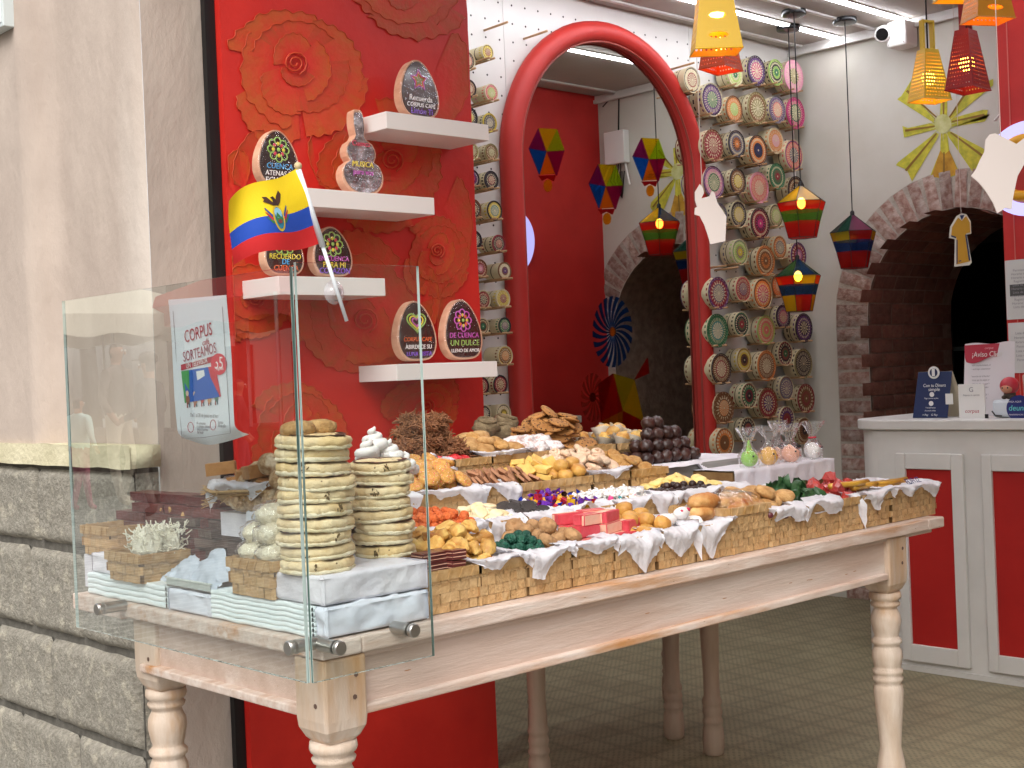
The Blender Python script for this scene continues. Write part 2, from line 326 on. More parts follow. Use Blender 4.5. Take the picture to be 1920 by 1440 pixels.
# ---- facade with stone base
T = thing('stone_and_plaster_facade', (.5, 3, 0), 'beige plastered shop front wall with a grey stone base and cream band', 'building wall')
mb = MB()                                   # plaster, profile swept in z, slightly uneven edges
prof = [(.645, 1.50), (.43, 1.505), (.42, 1.53), (.42, 2.03), (.41, 2.07), (.35, 2.11), (.335, 2.14), (.34, 2.2), (.34, 4.2), (.34, 9), (.9, 9)]
def subd(p, n=10):
    o = []
    for a, c in zip(p, p[1:]):
        k = max(1, min(24, int(math.dist(a, c)/.03)))
        for i in range(k): o.append((a[0]+(c[0]-a[0])*i/k, a[1]+(c[1]-a[1])*i/k))
    return o+[p[-1]]
for nm, pr_, zs in (('plaster_jamb', [(.66, 1.50), (.43, 1.503)], [0, .2, .4, .6, .8, 1.0]+[1.17+.06*i for i in range(38)]+[4.5, 8]), ('plaster_face', prof[1:], [1.17+.06*i for i in range(38)]+[4.5, 8])):
    pp = subd(pr_); mb = MB()
    def pf(u, v):
        x, y = pp[round(u*(len(pp)-1))]; z = zs[round(v*(len(zs)-1))]
        k = .006*nv((x, y, z), 4)+.004*nv((x, y, z), 14, 3); k *= min(1, abs(x-.43)*12+abs(y-1.503)*9)
        return (x+(k if nm == 'plaster_face' else 0), y+k, z)
    mb.grid(pf, len(pp)-1, len(zs)-1); mb.build(nm, plaster, T, smooth=True)
MB().box((.645, -2.6, ZC+.1), (.42, 1.5, 8)).build('lintel_wall', plaster, T)
MB().box((.645, -2.6, 0), (.42, -8, 8)).build('side_wall', plaster, T)
yb = at(243, 845, X=.322).y; b_ = MB(); b_.grid(lambda u, v: (.322+.004*nv((0, u*9, v*3), 3), yb+u*4.5, 1.171+.068*v+.004*nv((u*12, v*3, 3), 3)), 90, 4); b_.box((.328, yb+.001, 1.172), (.42, 6.1, 1.236)); b_.build('cream_band', cream, T, smooth=True)
MB().box((.352, 1.512, 0), (.43, 6.1, 1.168)).build('mortar_bed', joint, T)
crs = [(.0, .058, [2.0, 2.5, 3.1, 3.7]), (.06, .335, [1.93, 2.35, 2.8, 3.3]), (.345, .62, [2.09, 2.51, 2.95, 3.4]), (.63, .905, [1.86, 2.23, 2.66, 3.05]), (.915, 1.163, [2.14, 2.56, 2.95, 3.4])]
for z0, z1, js in crs:
    ys = [1.507]+js+[4.2, 4.9]
    for a, c in zip(ys, ys[1:]):
        g = .007; s_ = MB(); sd_ = random.random()*50
        def sf(u, v, a=a, c=c, z0=z0, z1=z1, sd_=sd_):
            e = min(u*(c-a), (1-u)*(c-a), v*(z1-z0), (1-v)*(z1-z0)); k = min(1, e/.022)**.5
            y = a+g+(c-a-2*g)*u; z = z0+g+(z1-z0-2*g)*v
            wob = .005*nv((y, z, sd_), 12)
            return (.352-(.022*k)-k*(.009*nv((y, z, sd_), 7)+.006*nv((y, z, sd_), 28)), y+wob*(1-k), z+wob*(1-k))
        s_.grid(sf, 30, 20); s_.build('stone_block', stone, T, smooth=True)
        if a == 1.507:                       # return face of the corner stones
            r_ = MB(); r_.grid(lambda u, v: (.352+.075*u-.02*(1-u)*0, 1.507-.008*min(1, 4*u*(1-u)+.3)+.004*nv((u, v*3, sd_), 5), z0+g+(z1-z0-2*g)*v), 6, 10); r_.build('stone_block', stone, T, smooth=True)
# black roller rail
t = MB().box((.628, 1.475, 0), (.662, 1.498, 4.4)).build('shutter_rail', black); tag(t, 'narrow black metal rail between beige wall and red wall', 'rail')
# ---- red side wall with relief roses
T = thing('red_rose_wall', (1.15, 1.6, 0), 'glossy red wall with large relief roses and torn right edge', 'wall')
rw = MB(); N_ = 60
er = [1.668+.006*nv((0, 0, i*.05), 3)+.003*nv((0, 0, i*.05), 19) for i in range(N_+1)]
def rwf(u, v):
    z = ZC*v; i = round(v*N_); return (.664+(er[i]-.664)*u, 1.45, z)
rw.grid(rwf, 40, N_); rw.grid(lambda u, v: (er[round(v*N_)], 1.45+.14*u, ZC*v), 2, N_); rw.box((.66, 1.6, 0), (1.66, 1.58, ZC)); rw.add([(.664, 1.45, 0), (.664, 1.6, 0), (.664, 1.6, ZC), (.664, 1.45, ZC)], [(0, 1, 2, 3)])
rw.build('red_plaster', redm, T)
MB().box((1.58, 1.6, 0), (1.64, YP, ZC)).build('return_wall', whitew, T)
RED = lin('#cc2a20'); ORA = lin('#b45a22'); ORB = lin('#a04e1e')
def petal(cx, cy, rx, ry, a0, a1, rot=0, bx=None, by=None, amp=3.0):
    """scalloped petal: outline arc in photo pixels laid on the wall plane, fading to red towards its base"""
    n = 26; bx = cx if bx is None else bx; by = cy if by is None else by; sd_ = random.random()*9
    ou = []
    for i, (x, y) in enumerate(arc(cx, cy, rx, ry, a0, a1, n, R(rot))):
        k = 1+amp/100*math.sin(i*1.9+sd_)+.04*noise.noise(Vector((i*.35, sd_, 0))); ou.append((cx+(x-cx)*k, cy+(y-cy)*k))
    W = lambda x, y, o: Vector((lambda p: (max(.669, min(1.655, p.x)), p.y-o, p.z))(at(x, y, Y=1.45)))
    pb = MB(); m_ = 7; lift = .0012+.002*random.random()
    def pfn(u, v):
        x, y = ou[round(u*n)]; t = .30+.70*v; X, Y = bx+(x-bx)*t, by+(y-by)*t
        return W(X, Y, .0012+lift*v**1.5)
    def pc(u, v):
        k = min(1, max(0, (v-.12)*1.25)); k = k*(.58+.35*noise.noise(Vector((u*14, v*1.5, sd_)))); k = max(0, min(1, k))
        c = [RED[i]*(1-k)+(ORA if sd_ > 4 else ORB)[i]*k for i in range(3)]; return (*c, 1)
    pb.grid(pfn, n, m_, col=pc)
    pb.tube([W(x, y, .0045) for x, y in ou], [.0010+.0010*abs(noise.noise(Vector((i*.6, sd_, 1)))) for i in range(n+1)], 6, col=(*[ORA[i]*.5+RED[i]*.5 for i in range(3)], 1))
    return pb
RO = []
def rose(cx, cy, s, rot=0, squash=1.0):
    L_ = [(0, 8, 110, 118, 95, 215, 0), (-20, 10, 128, 110, 200, 300, 0), (15, 20, 120, 105, -80, 20, 0), (40, 30, 105, 110, 0, 100, 0),
          (-35, 55, 85, 100, 60, 175, 0), (30, 10, 78, 85, -10, 110, 0), (0, -10, 88, 70, 190, 330, 0), (-10, 40, 60, 60, 70, 200, 0), (15, 12, 55, 62, -60, 80, 0), (-5, -5, 40, 52, 170, 330, 0), (5, 15, 34, 30, 20, 190, 0)]
    for dx, dy, rx, ry, a0, a1, r_ in L_:
        c, s_ = math.cos(R(rot)), math.sin(R(rot)); X, Y = dx*c-dy*s_, dx*s_+dy*c
        petal(cx+X*s*squash, cy+Y*s, rx*s*squash, ry*s, a0, a1, rot, bx=cx, by=cy).build('rose_petal', redp, T, smooth=True)
    sp = [at(cx+(4+1.6*i*.5)*s*math.cos(i*.55), cy+(4+1.6*i*.5)*s*math.sin(i*.55), Y=1.442) for i in range(26)]
    MB().tube(sp, .0028, 6, col=(*[ORA[i]*.4+RED[i]*.6 for i in range(3)], 1)).build('rose_centre', redp, T, smooth=True)
rose(553, 118, .98, 0, .95); rose(735, 300, .95, 60, .85); rose(684, 600, 1.05, 150, .85); rose(760, -40, 1.05, 200, .9); rose(820, 470, .6, 20, .75); rose(480, 560, .7, 100, .8); rose(800, 760, .62, 70, .7); rose(560, 800, .8, 10, .85)
for (cx, cy, rx, ry, a0, a1, rot, bx, by) in [(470, 300, 30, 60, 120, 330, 20, 470, 360), (610, 300, 30, 55, 60, 250, -20, 600, 350), (440, 330, 26, 50, 180, 350, 10, 450, 380), (830, 150, 50, 90, -90, 80, 10, 800, 170), (850, 420, 34, 90, -80, 90, 0, 820, 420), (845, 600, 26, 70, 100, 280, 0, 860, 620), (800, 560, 22, 60, -90, 90, 0, 790, 600)]:
    petal(cx, cy, rx, ry, a0, a1, rot, bx, by).build('rose_leaf', redp, T, smooth=True)
# ---- pegboard wall
T = thing('white_pegboard_wall', (3.4, YP, 0), 'white pegboard wall behind the round boxes and the arched mirror', 'pegboard')
seams = [1.64, 2.66, 2.90, 4.30, XB]; zz = [0, 1.22, 2.44, ZC]
for a, c in zip(seams, seams[1:]):
    for z0, z1 in zip(zz, zz[1:]): MB().box((a+.0015, YP, z0+.0015), (c-.0015, YP+.02, z1-.0015)).build('peg_panel', pegm, T)
MB().box((1.64, YP+.012, 0), (XB, YP+.06, ZC)).build('backing', dark, T)
hl = MB()
z = .95
while z < 3.2:
    x_ = 1.72
    while x_ < XB-.03:
        if not (2.98 < x_ < 4.2 and z < 2.55) and not (((x_-3.59)/.66)**2+((z-2.4)/.66)**2 < 1): hl.lathe((x_, YP-.0008, z), [(.0052, 0), (.0052, .0015)], 8, ax=(0, 1, 0))
        x_ += .0885
    z += .0885
tag(hl.build('peg_hole_shade', flat('#3a3330', .9), T), kind='stuff')  # dark discs on the board face paint the shade inside drilled holes
# ---- back wall with brick arch
T = thing('back_wall', (XB, 2, 0), 'off-white side wall of the shop with a brick arch niche', 'wall')
YC, RI, RO_, ZS = 1.55, .56, .77, 1.64; DD = .95
wb = MB(); n = 18
ov = [(YC+RO_*math.cos(R(a)), ZS+RO_*math.sin(R(a))) for a in [180*i/n for i in range(n+1)]]
Y1, Y0 = YP+.1, YE-.4
wb.add([(XB, Y1, 0), (XB, YC+RO_, 0), (XB, YC+RO_, ZS), (XB, Y1, ZS)], [(0, 1, 2, 3)])
for i in range(n):
    a, c = ov[i], ov[i+1]
    def bd(q, i_):
        return (Y1, q[1]) if False else (q[0], ZC+.05)
    wb.add([(XB, a[0], a[1]), (XB, c[0], c[1]), (XB, c[0], ZC+.05), (XB, a[0], ZC+.05)], [(0, 1, 2, 3)])
wb.add([(XB, Y1, ZS), (XB, YC+RO_, ZS), (XB, YC+RO_, ZC+.05), (XB, Y1, ZC+.05)], [(0, 1, 2, 3)])
wb.add([(XB, YC-RO_, 0), (XB, Y0, 0), (XB, Y0, ZC+.05), (XB, YC-RO_, ZC+.05)], [(0, 1, 2, 3)])
wb.build('plaster', whitew, T)
mr = MB()                                   # mortar ring and jambs, and the tunnel
for i in range(n):
    c0, c1 = R(180*i/n), R(180*(i+1)/n)
    P_ = lambda r, a, x: (x, YC+r*math.cos(a), ZS+r*math.sin(a))
    mr.add([P_(RI, c0, XB-.002), P_(RO_+.004, c0, XB-.002), P_(RO_+.004, c1, XB-.002), P_(RI, c1, XB-.002)], [(0, 1, 2, 3)], 0)
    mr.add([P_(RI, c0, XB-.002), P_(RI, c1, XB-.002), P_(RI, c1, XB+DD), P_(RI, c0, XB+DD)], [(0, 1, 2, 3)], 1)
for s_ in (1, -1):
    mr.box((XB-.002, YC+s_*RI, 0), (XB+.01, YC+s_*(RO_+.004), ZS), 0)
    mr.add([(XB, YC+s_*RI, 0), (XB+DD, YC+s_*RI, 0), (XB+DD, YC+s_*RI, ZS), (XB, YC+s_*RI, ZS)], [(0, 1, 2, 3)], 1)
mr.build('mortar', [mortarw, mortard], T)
def rbrick(u, v, d, sd_, face):       # rough little brick mesh: u,v in-plane size, d depth
    b_ = MB(); nu_, nv_ = 6, 3
    b_.grid(lambda a, c: (-d*min(1, 6*min(a, 1-a)+.2, 6*min(c, 1-c)+.3)+.003*nv((a*3, c*2, sd_), 3), (a-.5)*u, (c-.5)*v+.002*nv((a*4, c, sd_), 2)), nu_, nv_)
    return b_.mesh('brick', face, True)
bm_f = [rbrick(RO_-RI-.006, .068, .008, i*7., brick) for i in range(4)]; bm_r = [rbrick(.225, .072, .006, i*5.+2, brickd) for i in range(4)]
o0 = root_of(T)
def pbrick(me, loc, mat):
    o = bpy.data.objects.new('brick', me); sc.collection.objects.link(o); o.parent = T; o.matrix_local = Matrix.Translation(Vector(loc)-o0) @ mat.to_4x4()
z = 0.04
k = 0
while z < ZS:
    for s_ in (1, ):
        pbrick(bm_f[k % 4], (XB-.003, YC+s_*(RI+RO_)/2, z), Matrix.Identity(3)); k += 1
    z += .0835
nb = 24
for i in range(nb):
    a = R(180*(i+.5)/nb)
    pbrick(bm_f[i % 4], (XB-.003, YC+(RI+RO_)/2*math.cos(a), ZS+(RI+RO_)/2*math.sin(a)), Matrix.Rotation(a, 3, 'X'))
z = .98; row = 0
while z < ZS:
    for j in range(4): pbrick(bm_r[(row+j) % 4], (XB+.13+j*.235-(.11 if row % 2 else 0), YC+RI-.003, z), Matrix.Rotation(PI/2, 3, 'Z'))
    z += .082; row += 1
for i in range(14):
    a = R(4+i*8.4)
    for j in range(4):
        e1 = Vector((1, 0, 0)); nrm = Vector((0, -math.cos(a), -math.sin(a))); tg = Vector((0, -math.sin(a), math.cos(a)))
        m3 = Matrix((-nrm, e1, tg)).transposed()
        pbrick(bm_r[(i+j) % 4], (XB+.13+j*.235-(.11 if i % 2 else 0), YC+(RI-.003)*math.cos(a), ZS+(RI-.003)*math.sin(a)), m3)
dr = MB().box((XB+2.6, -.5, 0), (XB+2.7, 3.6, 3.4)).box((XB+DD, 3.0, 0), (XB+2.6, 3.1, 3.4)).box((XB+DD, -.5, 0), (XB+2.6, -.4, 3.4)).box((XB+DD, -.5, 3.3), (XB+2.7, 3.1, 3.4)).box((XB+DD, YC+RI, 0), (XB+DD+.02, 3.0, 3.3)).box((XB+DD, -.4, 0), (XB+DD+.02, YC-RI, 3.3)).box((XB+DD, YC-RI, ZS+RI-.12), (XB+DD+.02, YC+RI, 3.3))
tag(dr.build('dark_back_room', flat('#0f140f', .9)), kind='structure')  # near-black wall colour stands in for the darkness beyond the arch
t = MB().box((XB+DD+.3, .7, 1.43), (XB+DD+.5, 2.5, 1.455)).build('glass_shelf', flat('#5d6a66', .3)); tag(t, 'thin grey shelf in the dark room seen through the arch', 'shelf')
tag(MB().box((1.5, -2.6, 0), (XB, -2.7, ZC)).build('side_wall', whitew), kind='structure')
# ---- red pillar on the right
T = thing('red_pillar', (4.9, 0, 0), 'flat red wall behind the counter carrying notices and a neon ring', 'wall')
MB().box((XE, YE, 0), (XB+.2, -2.6, ZC)).build('red_panel', redflat, T)
MB().box((XE-.004, YE-.052, 0), (XE, YE-.056, ZC)).build('seam', flat('#c96a5f', .6), T)
# ---- arched mirror
x0, x1 = 2.82, 4.325; rr = .055; xc = (x0+x1)/2; R0 = (x1-x0)/2-rr; ztop = 3.165; zs_ = ztop-rr-R0
T = thing('arched_mirror', (xc, YP, .2), 'tall arched mirror in a thick rounded red frame on the pegboard', 'mirror')
pts = [(xc-R0, YP-.04, .25), (xc-R0, YP-.04, 1), (xc-R0, YP-.04, 1.8)]+[(xc-R0*math.cos(R(a)), YP-.04, zs_+R0*math.sin(R(a))) for a in range(0, 181, 6)]+[(xc+R0, YP-.04, 1.8), (xc+R0, YP-.04, 1), (xc+R0, YP-.04, .25)]
MB().tube(pts, rr, 16).build('frame', pbr('mirror_frame_red', '#b32a22', .55, '#a8241d', 3, bump=.08, bscale=20), T, smooth=True)
MB().tube([(p[0]+(xc-p[0])*.075, YP-.062, p[2]-(.0 if p[2] < zs_ else (p[2]-zs_)*.075)) for p in pts], .006, 6).build('inner_trim', flat('#8c3a30', .4), T, smooth=True)
mg = pbr('mirror_glass', '#d8dad4', .0, metal=1)
MB().ext([(p[0], YP-.03, p[2]) for p in pts], (0, .006, 0)).build('mirror_glass', mg, T)
# see-through stickers on the glass, placed where the photo shows them
def stk(pts_, col, name='sticker_field'): return MB().ext([tuple(at(x, y, Y=YP-.0325)) for x, y in pts_][::1], (0, .001, 0)), col
SC = {}
def sticker(parent, poly, col):
    if col not in SC: SC[col] = tinted('vinyl_'+col.strip('#'), col, .93, 0, .16)
    o = MB().add([tuple(at(x, y, Y=YP-.0325)) for x, y in poly], [tuple(range(len(poly)))]).build('colour_field', SC[col], parent); return o
def balloon(cx, cy, s, lab):
    t = thing('balloon_sticker', at(cx, cy, Y=YP-.0325), lab, 'sticker', 'balloon stickers on the mirror')
    P = lambda x, y: (cx+x*s, cy+y*s)
    sticker(t, [P(-15, -52), P(-33, -14), P(0, -8)], '#a0246e'); sticker(t, [P(-15, -52), P(0, -8), P(20, -50)], '#e0c41a'); sticker(t, [P(20, -50), P(0, -8), P(34, -10)], '#b5cc20')
    sticker(t, [P(-33, -14), P(0, -8), P(-13, 36)], '#1a6fc4'); sticker(t, [P(0, -8), P(-13, 36), P(16, 34)], '#e88a12'); sticker(t, [P(34, -10), P(0, -8), P(16, 34), P(20, 38)], '#b01a58')
    sticker(t, [P(-15, 37), P(18, 36), P(14, 48), P(2, 42), P(-8, 47)], '#c01820'); sticker(t, [P(*q) for q in arc(3, 56, 8, 12, 0, 350, 10)], '#e8a010')
balloon(1025, 292, 1.0, 'lantern-shaped balloon sticker highest at the left of the mirror'); balloon(1136, 357, .95, 'lantern-shaped balloon sticker in the middle of the mirror, lower than its neighbours'); balloon(1217, 306, .92, 'bright balloon sticker at the right of the mirror over the white wall')
def pinwheel(cx, cy, rx, ry, n, c1, c2, lab):
    t = thing('pinwheel_sticker', at(cx, cy, Y=YP-.0325), lab, 'sticker')
    for i in range(n):
        a = 360/n*i; q = []
        for k_ in range(6): r_ = .12+.88*k_/5; q.append((cx+rx*r_*math.cos(R(a+r_*28)), cy+ry*r_*math.sin(R(a+r_*28))))
        for k_ in range(5, -1, -1): r_ = .12+.88*k_/5; w_ = 360/n*.55; q.append((cx+rx*r_*math.cos(R(a+r_*28+w_)), cy+ry*r_*math.sin(R(a+r_*28+w_))))
        sticker(t, q, c1)
    sticker(t, [(cx+6*math.cos(R(a)), cy+9*math.sin(R(a))) for a in range(0, 360, 30)], c2)
pinwheel(1149, 622, 37, 67, 20, '#1c4f8c', '#e88a12', 'blue pinwheel sticker in the lower middle of the mirror')
pinwheel(1112, 745, 22, 46, 14, '#c84a3a', '#8a2018', 'dim red pinwheel sticker low in the mirror')
t = thing('star_sticker', at(1168, 765, Y=YP-.0325), 'red and yellow faceted star sticker low in the mirror', 'sticker')
for i, (poly, c) in enumerate([([(1150, 700), (1190, 712), (1168, 770)], '#c8b020'), ([(1190, 712), (1215, 670), (1218, 700)], '#c02418'), ([(1150, 700), (1168, 770), (1128, 790)], '#c02418'), ([(1168, 770), (1190, 712), (1208, 790)], '#e0b81a'), ([(1128, 790), (1168, 770), (1165, 840), (1140, 850)], '#d08018'), ([(1168, 770), (1208, 790), (1205, 850), (1165, 840)], '#c02418'), ([(1122, 720), (1150, 700), (1128, 790)], '#a81a18')]): sticker(t, poly, c)
# ---- electric box seen in the mirror, on the back wall
p = atm(1162, 278, YP-.03, X=XB); T = thing('wall_router', (XB, p.y, p.z-.12), 'white router box with cables, seen in the mirror by the red wall', 'router')
MB().box((XB-.06, p.y-.09, p.z-.11), (XB-.002, p.y+.09, p.z+.11)).build('box', white, T, bevel=.006)
for k_, dy in enumerate((-.07, .07)): MB().tube([(XB-.03, p.y+dy, p.z-.11), (XB-.05, p.y+dy*1.5, p.z-.2), (XB-.09, p.y+dy*2.2, p.z-.27)], .007, 8).build('antenna', white, T, smooth=True)
for k_ in range(4): MB().tube([(XB-.03, p.y-.03+k_*.02, p.z-.11), (XB-.05, p.y-.05+k_*.03, p.z-.22), (XB-.02, p.y+.02, p.z-.34), (XB-.02, p.y-.01+.02*k_, p.z-.16)], .004, 6).build('cable', black, T, smooth=True)
MB().tube([(XB-.006, p.y, p.z+.11), (XB-.006, p.y+.02, p.z+.4), (XB-.006, YE+.05, ZC-.08)], .005, 6).build('cable', black, T, smooth=True)
# ================================================================ COUNTER
CX = 3.85
T = thing('shop_counter', (CX+.3, .3, 0), 'white shop counter with rounded corner and red inset panels', 'counter')
def rc(x0, y1, r, ex, x1=4.5, y0=-2.3):       # outline with a rounded far-left corner
    return [(x0-ex, y0)]+[(x0-ex, y1-r)]+[(x0+r-(r+ex)*math.cos(R(a)), y1-r+(r+ex)*math.sin(R(a))) for a in range(10, 90, 10)]+[(x0+r, y1+ex), (x1, y1+ex), (x1, y0)]
MB().ext([(x, y, 0.0) for x, y in rc(CX, 1.36, .17, 0)], (0, 0, 1.075)).build('body', whitem, T)
MB().ext([(x, y, 1.078) for x, y in rc(CX, 1.36, .17, .025)], (0, 0, .045)).build('counter_top', whitem, T, bevel=.006)
MB().box((CX-.012, 1.18, .0), (CX-.001, -2.3, .028)).build('plinth', whitem, T)
for y0, y1 in ((1.115, .795), (.71, .39), (.30, -.02)):
    fr = thing('x', (0, 0, 0), None, None); bpy.data.objects.remove(fr)
    f = MB().box((CX-.022, y0, .05), (CX-.001, y0-.045, .975)).box((CX-.022, y1+.055, .05), (CX-.001, y1, .975)).box((CX-.022, y0-.045, .905), (CX-.001, y1+.055, .975)).box((CX-.022, y0-.045, .05), (CX-.001, y1+.055, .125))
    f.build('panel_frame', whitem, T, bevel=.004)
    MB().box((CX-.008, y0-.045, .125), (CX-.0005, y1+.055, .905)).build('red_inset', pbr('counter_red', '#b3201c', .5, '#a81b18', 4, bump=.05), T)
# ================================================================ DISPLAY TABLE
tw = pbr('whitewashed_wood', '#d3bcae', .5, '#bda08e', 5, (.3, .75), bump=.3, bscale=40, stretch=(.35, 3, 3), col3='#e2d5cb', spots=[('#7d5c46', 6, .03), ('#a9713f', 16, .05)])
tl = pbr('whitewashed_leg', '#d9cabb', .6, '#c0a78f', 7, (.3, .7), bump=.3, bscale=30, stretch=(2.5, 2.5, .5), col3='#b9874f')
tw2 = pbr('whitewashed_edge', '#e0d0c4', .5, '#caae9c', 12, (.35, .65), bump=.3, bscale=60, stretch=(.5, 3, 3), col3='#c08a58', spots=[('#8f623c', 30, .06)])
T = thing('display_table', (1.25, .55, 0), 'long whitewashed wooden table with turned legs carrying the sweets', 'table')
X0, X1, Y0, Y1, ZT = .03, 2.48, .145, .99, .88
def rim(z0, z1, i0, i1, m_, nm):
    a, c = (X0+i0, Y0+i0, z0), (X1-i0, Y1-i0, z1); MB().box(a, c).build(nm, m_, T, bevel=.006)
tt = MB(); n = 5
for i in range(n): y0 = Y0+(Y1-Y0)*i/n; tt.box((X0, y0+.0008, ZT-.036), (X1, y0+(Y1-Y0)/n-.0008, ZT))
for i in range(n):
    y0 = Y0+(Y1-Y0)*i/n; MB().box((X0+.10, y0+.0008, ZT-.034), (X1-.1, y0+(Y1-Y0)/n-.0008, ZT)).build('top_board', tw2, T, bevel=.004)
MB().box((X0, Y0, ZT-.034), (X0+.099, Y1, ZT)).build('end_board', tw2, T, bevel=.005); MB().box((X1-.099, Y0, ZT-.034), (X1, Y1, ZT)).build('end_board', tw2, T, bevel=.005)
XF = 2.23
def apron(nm, a, c, horiz):
    MB().box(a, c).build(nm, tw, T, bevel=.002)
apron('apron', (X0+.02, Y0+.03, .735), (XF+.0, Y0+.052, ZT-.036), 1); apron('apron', (X0+.035, Y0+.05, .735), (X0+.057, Y1-.05, ZT-.036), 0)
apron('apron', (X0+.05, Y1-.06, .745), (XF, Y1-.04, ZT-.036), 1); apron('apron', (XF-.03, Y0+.06, .745), (XF-.01, Y1-.05, ZT-.036), 0)
def bead(p0, p1, r, nm): MB().tube([p0, p1], r, 8).build(nm, tw2, T, smooth=True)
MB().box((X0+.012, Y0+.012, .717), (XF-.08, Y0+.046, .737)).build('moulding', tw2, T, bevel=.004)
MB().box((X0+.012, Y0+.10, .717), (X0+.052, Y1-.06, .737)).build('moulding', tw2, T, bevel=.004)
MB().box((X0+.014, Y0+.018, ZT-.047), (XF+.2, Y0+.034, ZT-.035)).build('moulding', tw, T, bevel=.003)
prof = [(.03, 0), (.040, .012), (.045, .05), (.045, .12), (.04, .155), (.033, .2), (.036, .25), (.043, .34), (.046, .395), (.043, .412), (.038, .42), (.046, .43), (.047, .44), (.040, .448), (.046, .456), (.047, .466), (.04, .474), (.042, .482), (.047, .51), (.046, .53), (.040, .545), (.038, .552), (.046, .560), (.047, .570), (.038, .58), (.037, .586), (.041, .60), (.047, .635), (.045, .655), (.037, .675), (.035, .682), (.043, .688), (.046, .697), (.039, .705), (.047, .712), (.050, .72), (.048, .735)]
def leg(x, y, zt, s=1.0):
    z1 = zt-.052; o = MB(); o.lathe((x, y, 0), [(r*1.0*s, z*z1/.735) for r, z in prof], 28)
    o2 = MB(); h = .053*s
    vs = []
    for z, k in ((z1-.003, .55), (z1+.01, .78), (z1+.03, .96), (z1+.05, 1), (ZT-.036, 1)):
        for a, c in ((-1, -1), (1, -1), (1, 1), (-1, 1)): vs.append((x+a*h*k, y+c*h*k, z))
    fs = [(3, 2, 1, 0), (16, 17, 18, 19)]+[(j*4+i, j*4+(i+1) % 4, (j+1)*4+(i+1) % 4, (j+1)*4+i) for j in range(4) for i in range(4)]
    o2.add(vs, fs); l = o.build('leg', tl, T, smooth=True); b = o2.build('leg_block', tl, l, bevel=.006, origin=root_of(T))
    for q in ((x+.02, y-h-.0005, zt+.04), (x+.025, y-h-.0005, zt+.085)): MB().lathe(q, [(.0055, 0), (.0055, .001)], 6, ax=(0, -1, 0)).build('bolt_plug', flat('#6a5348', .8), l, origin=root_of(T))
    for q in ((x-h-.0005, y-.02, zt+.03), ): MB().lathe(q, [(.0055, 0), (.0055, .001)], 6, ax=(-1, 0, 0)).build('bolt_plug', flat('#6a5348', .8), l, origin=root_of(T))
leg(X0+.058, Y0+.058, .72); leg(X0+.075, Y1-.07, .72); leg(XF-.02, Y0+.065, .72)
prof2 = [(.028, 0), (.037, .012), (.039, .05), (.037, .095), (.031, .11), (.036, .118), (.037, .128), (.032, .136), (.033, .15), (.036, .16), (.033, .172), (.031, .18), (.036, .19), (.036, .2), (.029, .215), (.029, .3), (.034, .45), (.040, .56), (.042, .60), (.036, .625), (.041, .635), (.041, .645), (.036, .655), (.042, .668), (.042, .68), (.036, .70), (.045, .74), (.045, .84)]
tl2 = pbr('plain_wood_leg', '#b9a18c', .6, '#a08a77', 7, (.3, .7), bump=.15, bscale=30, stretch=(2.5, 2.5, .4))
l = MB().lathe((2.28, .97, 0), prof2, 24).build('leg', tl2, T, smooth=True); l['label'] = 'plainer unpainted turned leg at the back right'
# lower side table standing behind it (its top holds the back boxes)
T = thing('side_table', (2.0, 1.6, 0), 'second wooden table behind the long one, mostly hidden, on plain turned legs', 'table')
for x, y in ((1.62, 1.19), (2.357, 1.217), (2.09, 1.68), (2.80, 1.60)): MB().lathe((x, y, 0), prof2, 24).build('leg', tl2, T, smooth=True)
MB().box((1.2, 1.0, .84), (2.85, 1.72, .87)).build('top', tl2, T, bevel=.004)
# ================================================================ GLASS GUARD
ggl = glassy('guard_glass', (.95, .975, .97), 2.8); ggl2 = glassy('front_guard_glass', (.95, .975, .97), 1.6); gedge = pbr('glass_edge', '#b4c4be', .08, '#3a524c', 45, (.5, .56), stretch=(3, 3, .03), coat=.5)  # edge streaks paint in the bright and dark reflections of cut glass
XG, YG = -.032, .090
G = thing('glass_guard', (.0, YG, .832), 'clear glass guard of two upright panels round the left corner of the table', 'glass guard')
def pane(nm, a, c, gm):
    o = MB(); x0, y0, z0 = a; x1, y1, z1 = c; o.box(a, c)
    ar = []
    for f in o.f:
        q = [Vector(o.v[i]) for i in f]; ar.append((q[1]-q[0]).cross(q[2]-q[1]).length)
    mx = max(ar); o.m = [0 if v > mx*.5 else 1 for v in ar]
    return o.build(nm, [gm, gedge], G)
pane('glass_panel', (XG-.008, YG+.010, .822), (XG, 1.085, 1.622), ggl); pane('glass_panel', (XG+.001, YG, .822), (.272, YG+.008, 1.630), ggl2)
for i, (p, ax, L_) in enumerate([(at(180, 1143, X=XG-.012), (1, 0, 0), .075), (at(538, 1216, X=XG-.012), (1, 0, 0), .075), (at(640, 1216, Y=YG-.012), (0, 1, 0), .07), (at(779, 1183, Y=YG-.012), (0, 1, 0), .07)]):
    t = MB().lathe(p, [(.0125, 0), (.0145, .002), (.0145, .011), (.0135, .012)], 24, ax=ax).build('standoff_cap', steel, G, smooth=True, angle=40)
    MB().lathe(p, [(.0135, .018), (.0135, L_)], 24, ax=ax).lathe(p, [(.0142, .020), (.0142, .024)], 24, ax=ax).build('standoff_barrel', steel, t, smooth=True, angle=40, origin=root_of(G))
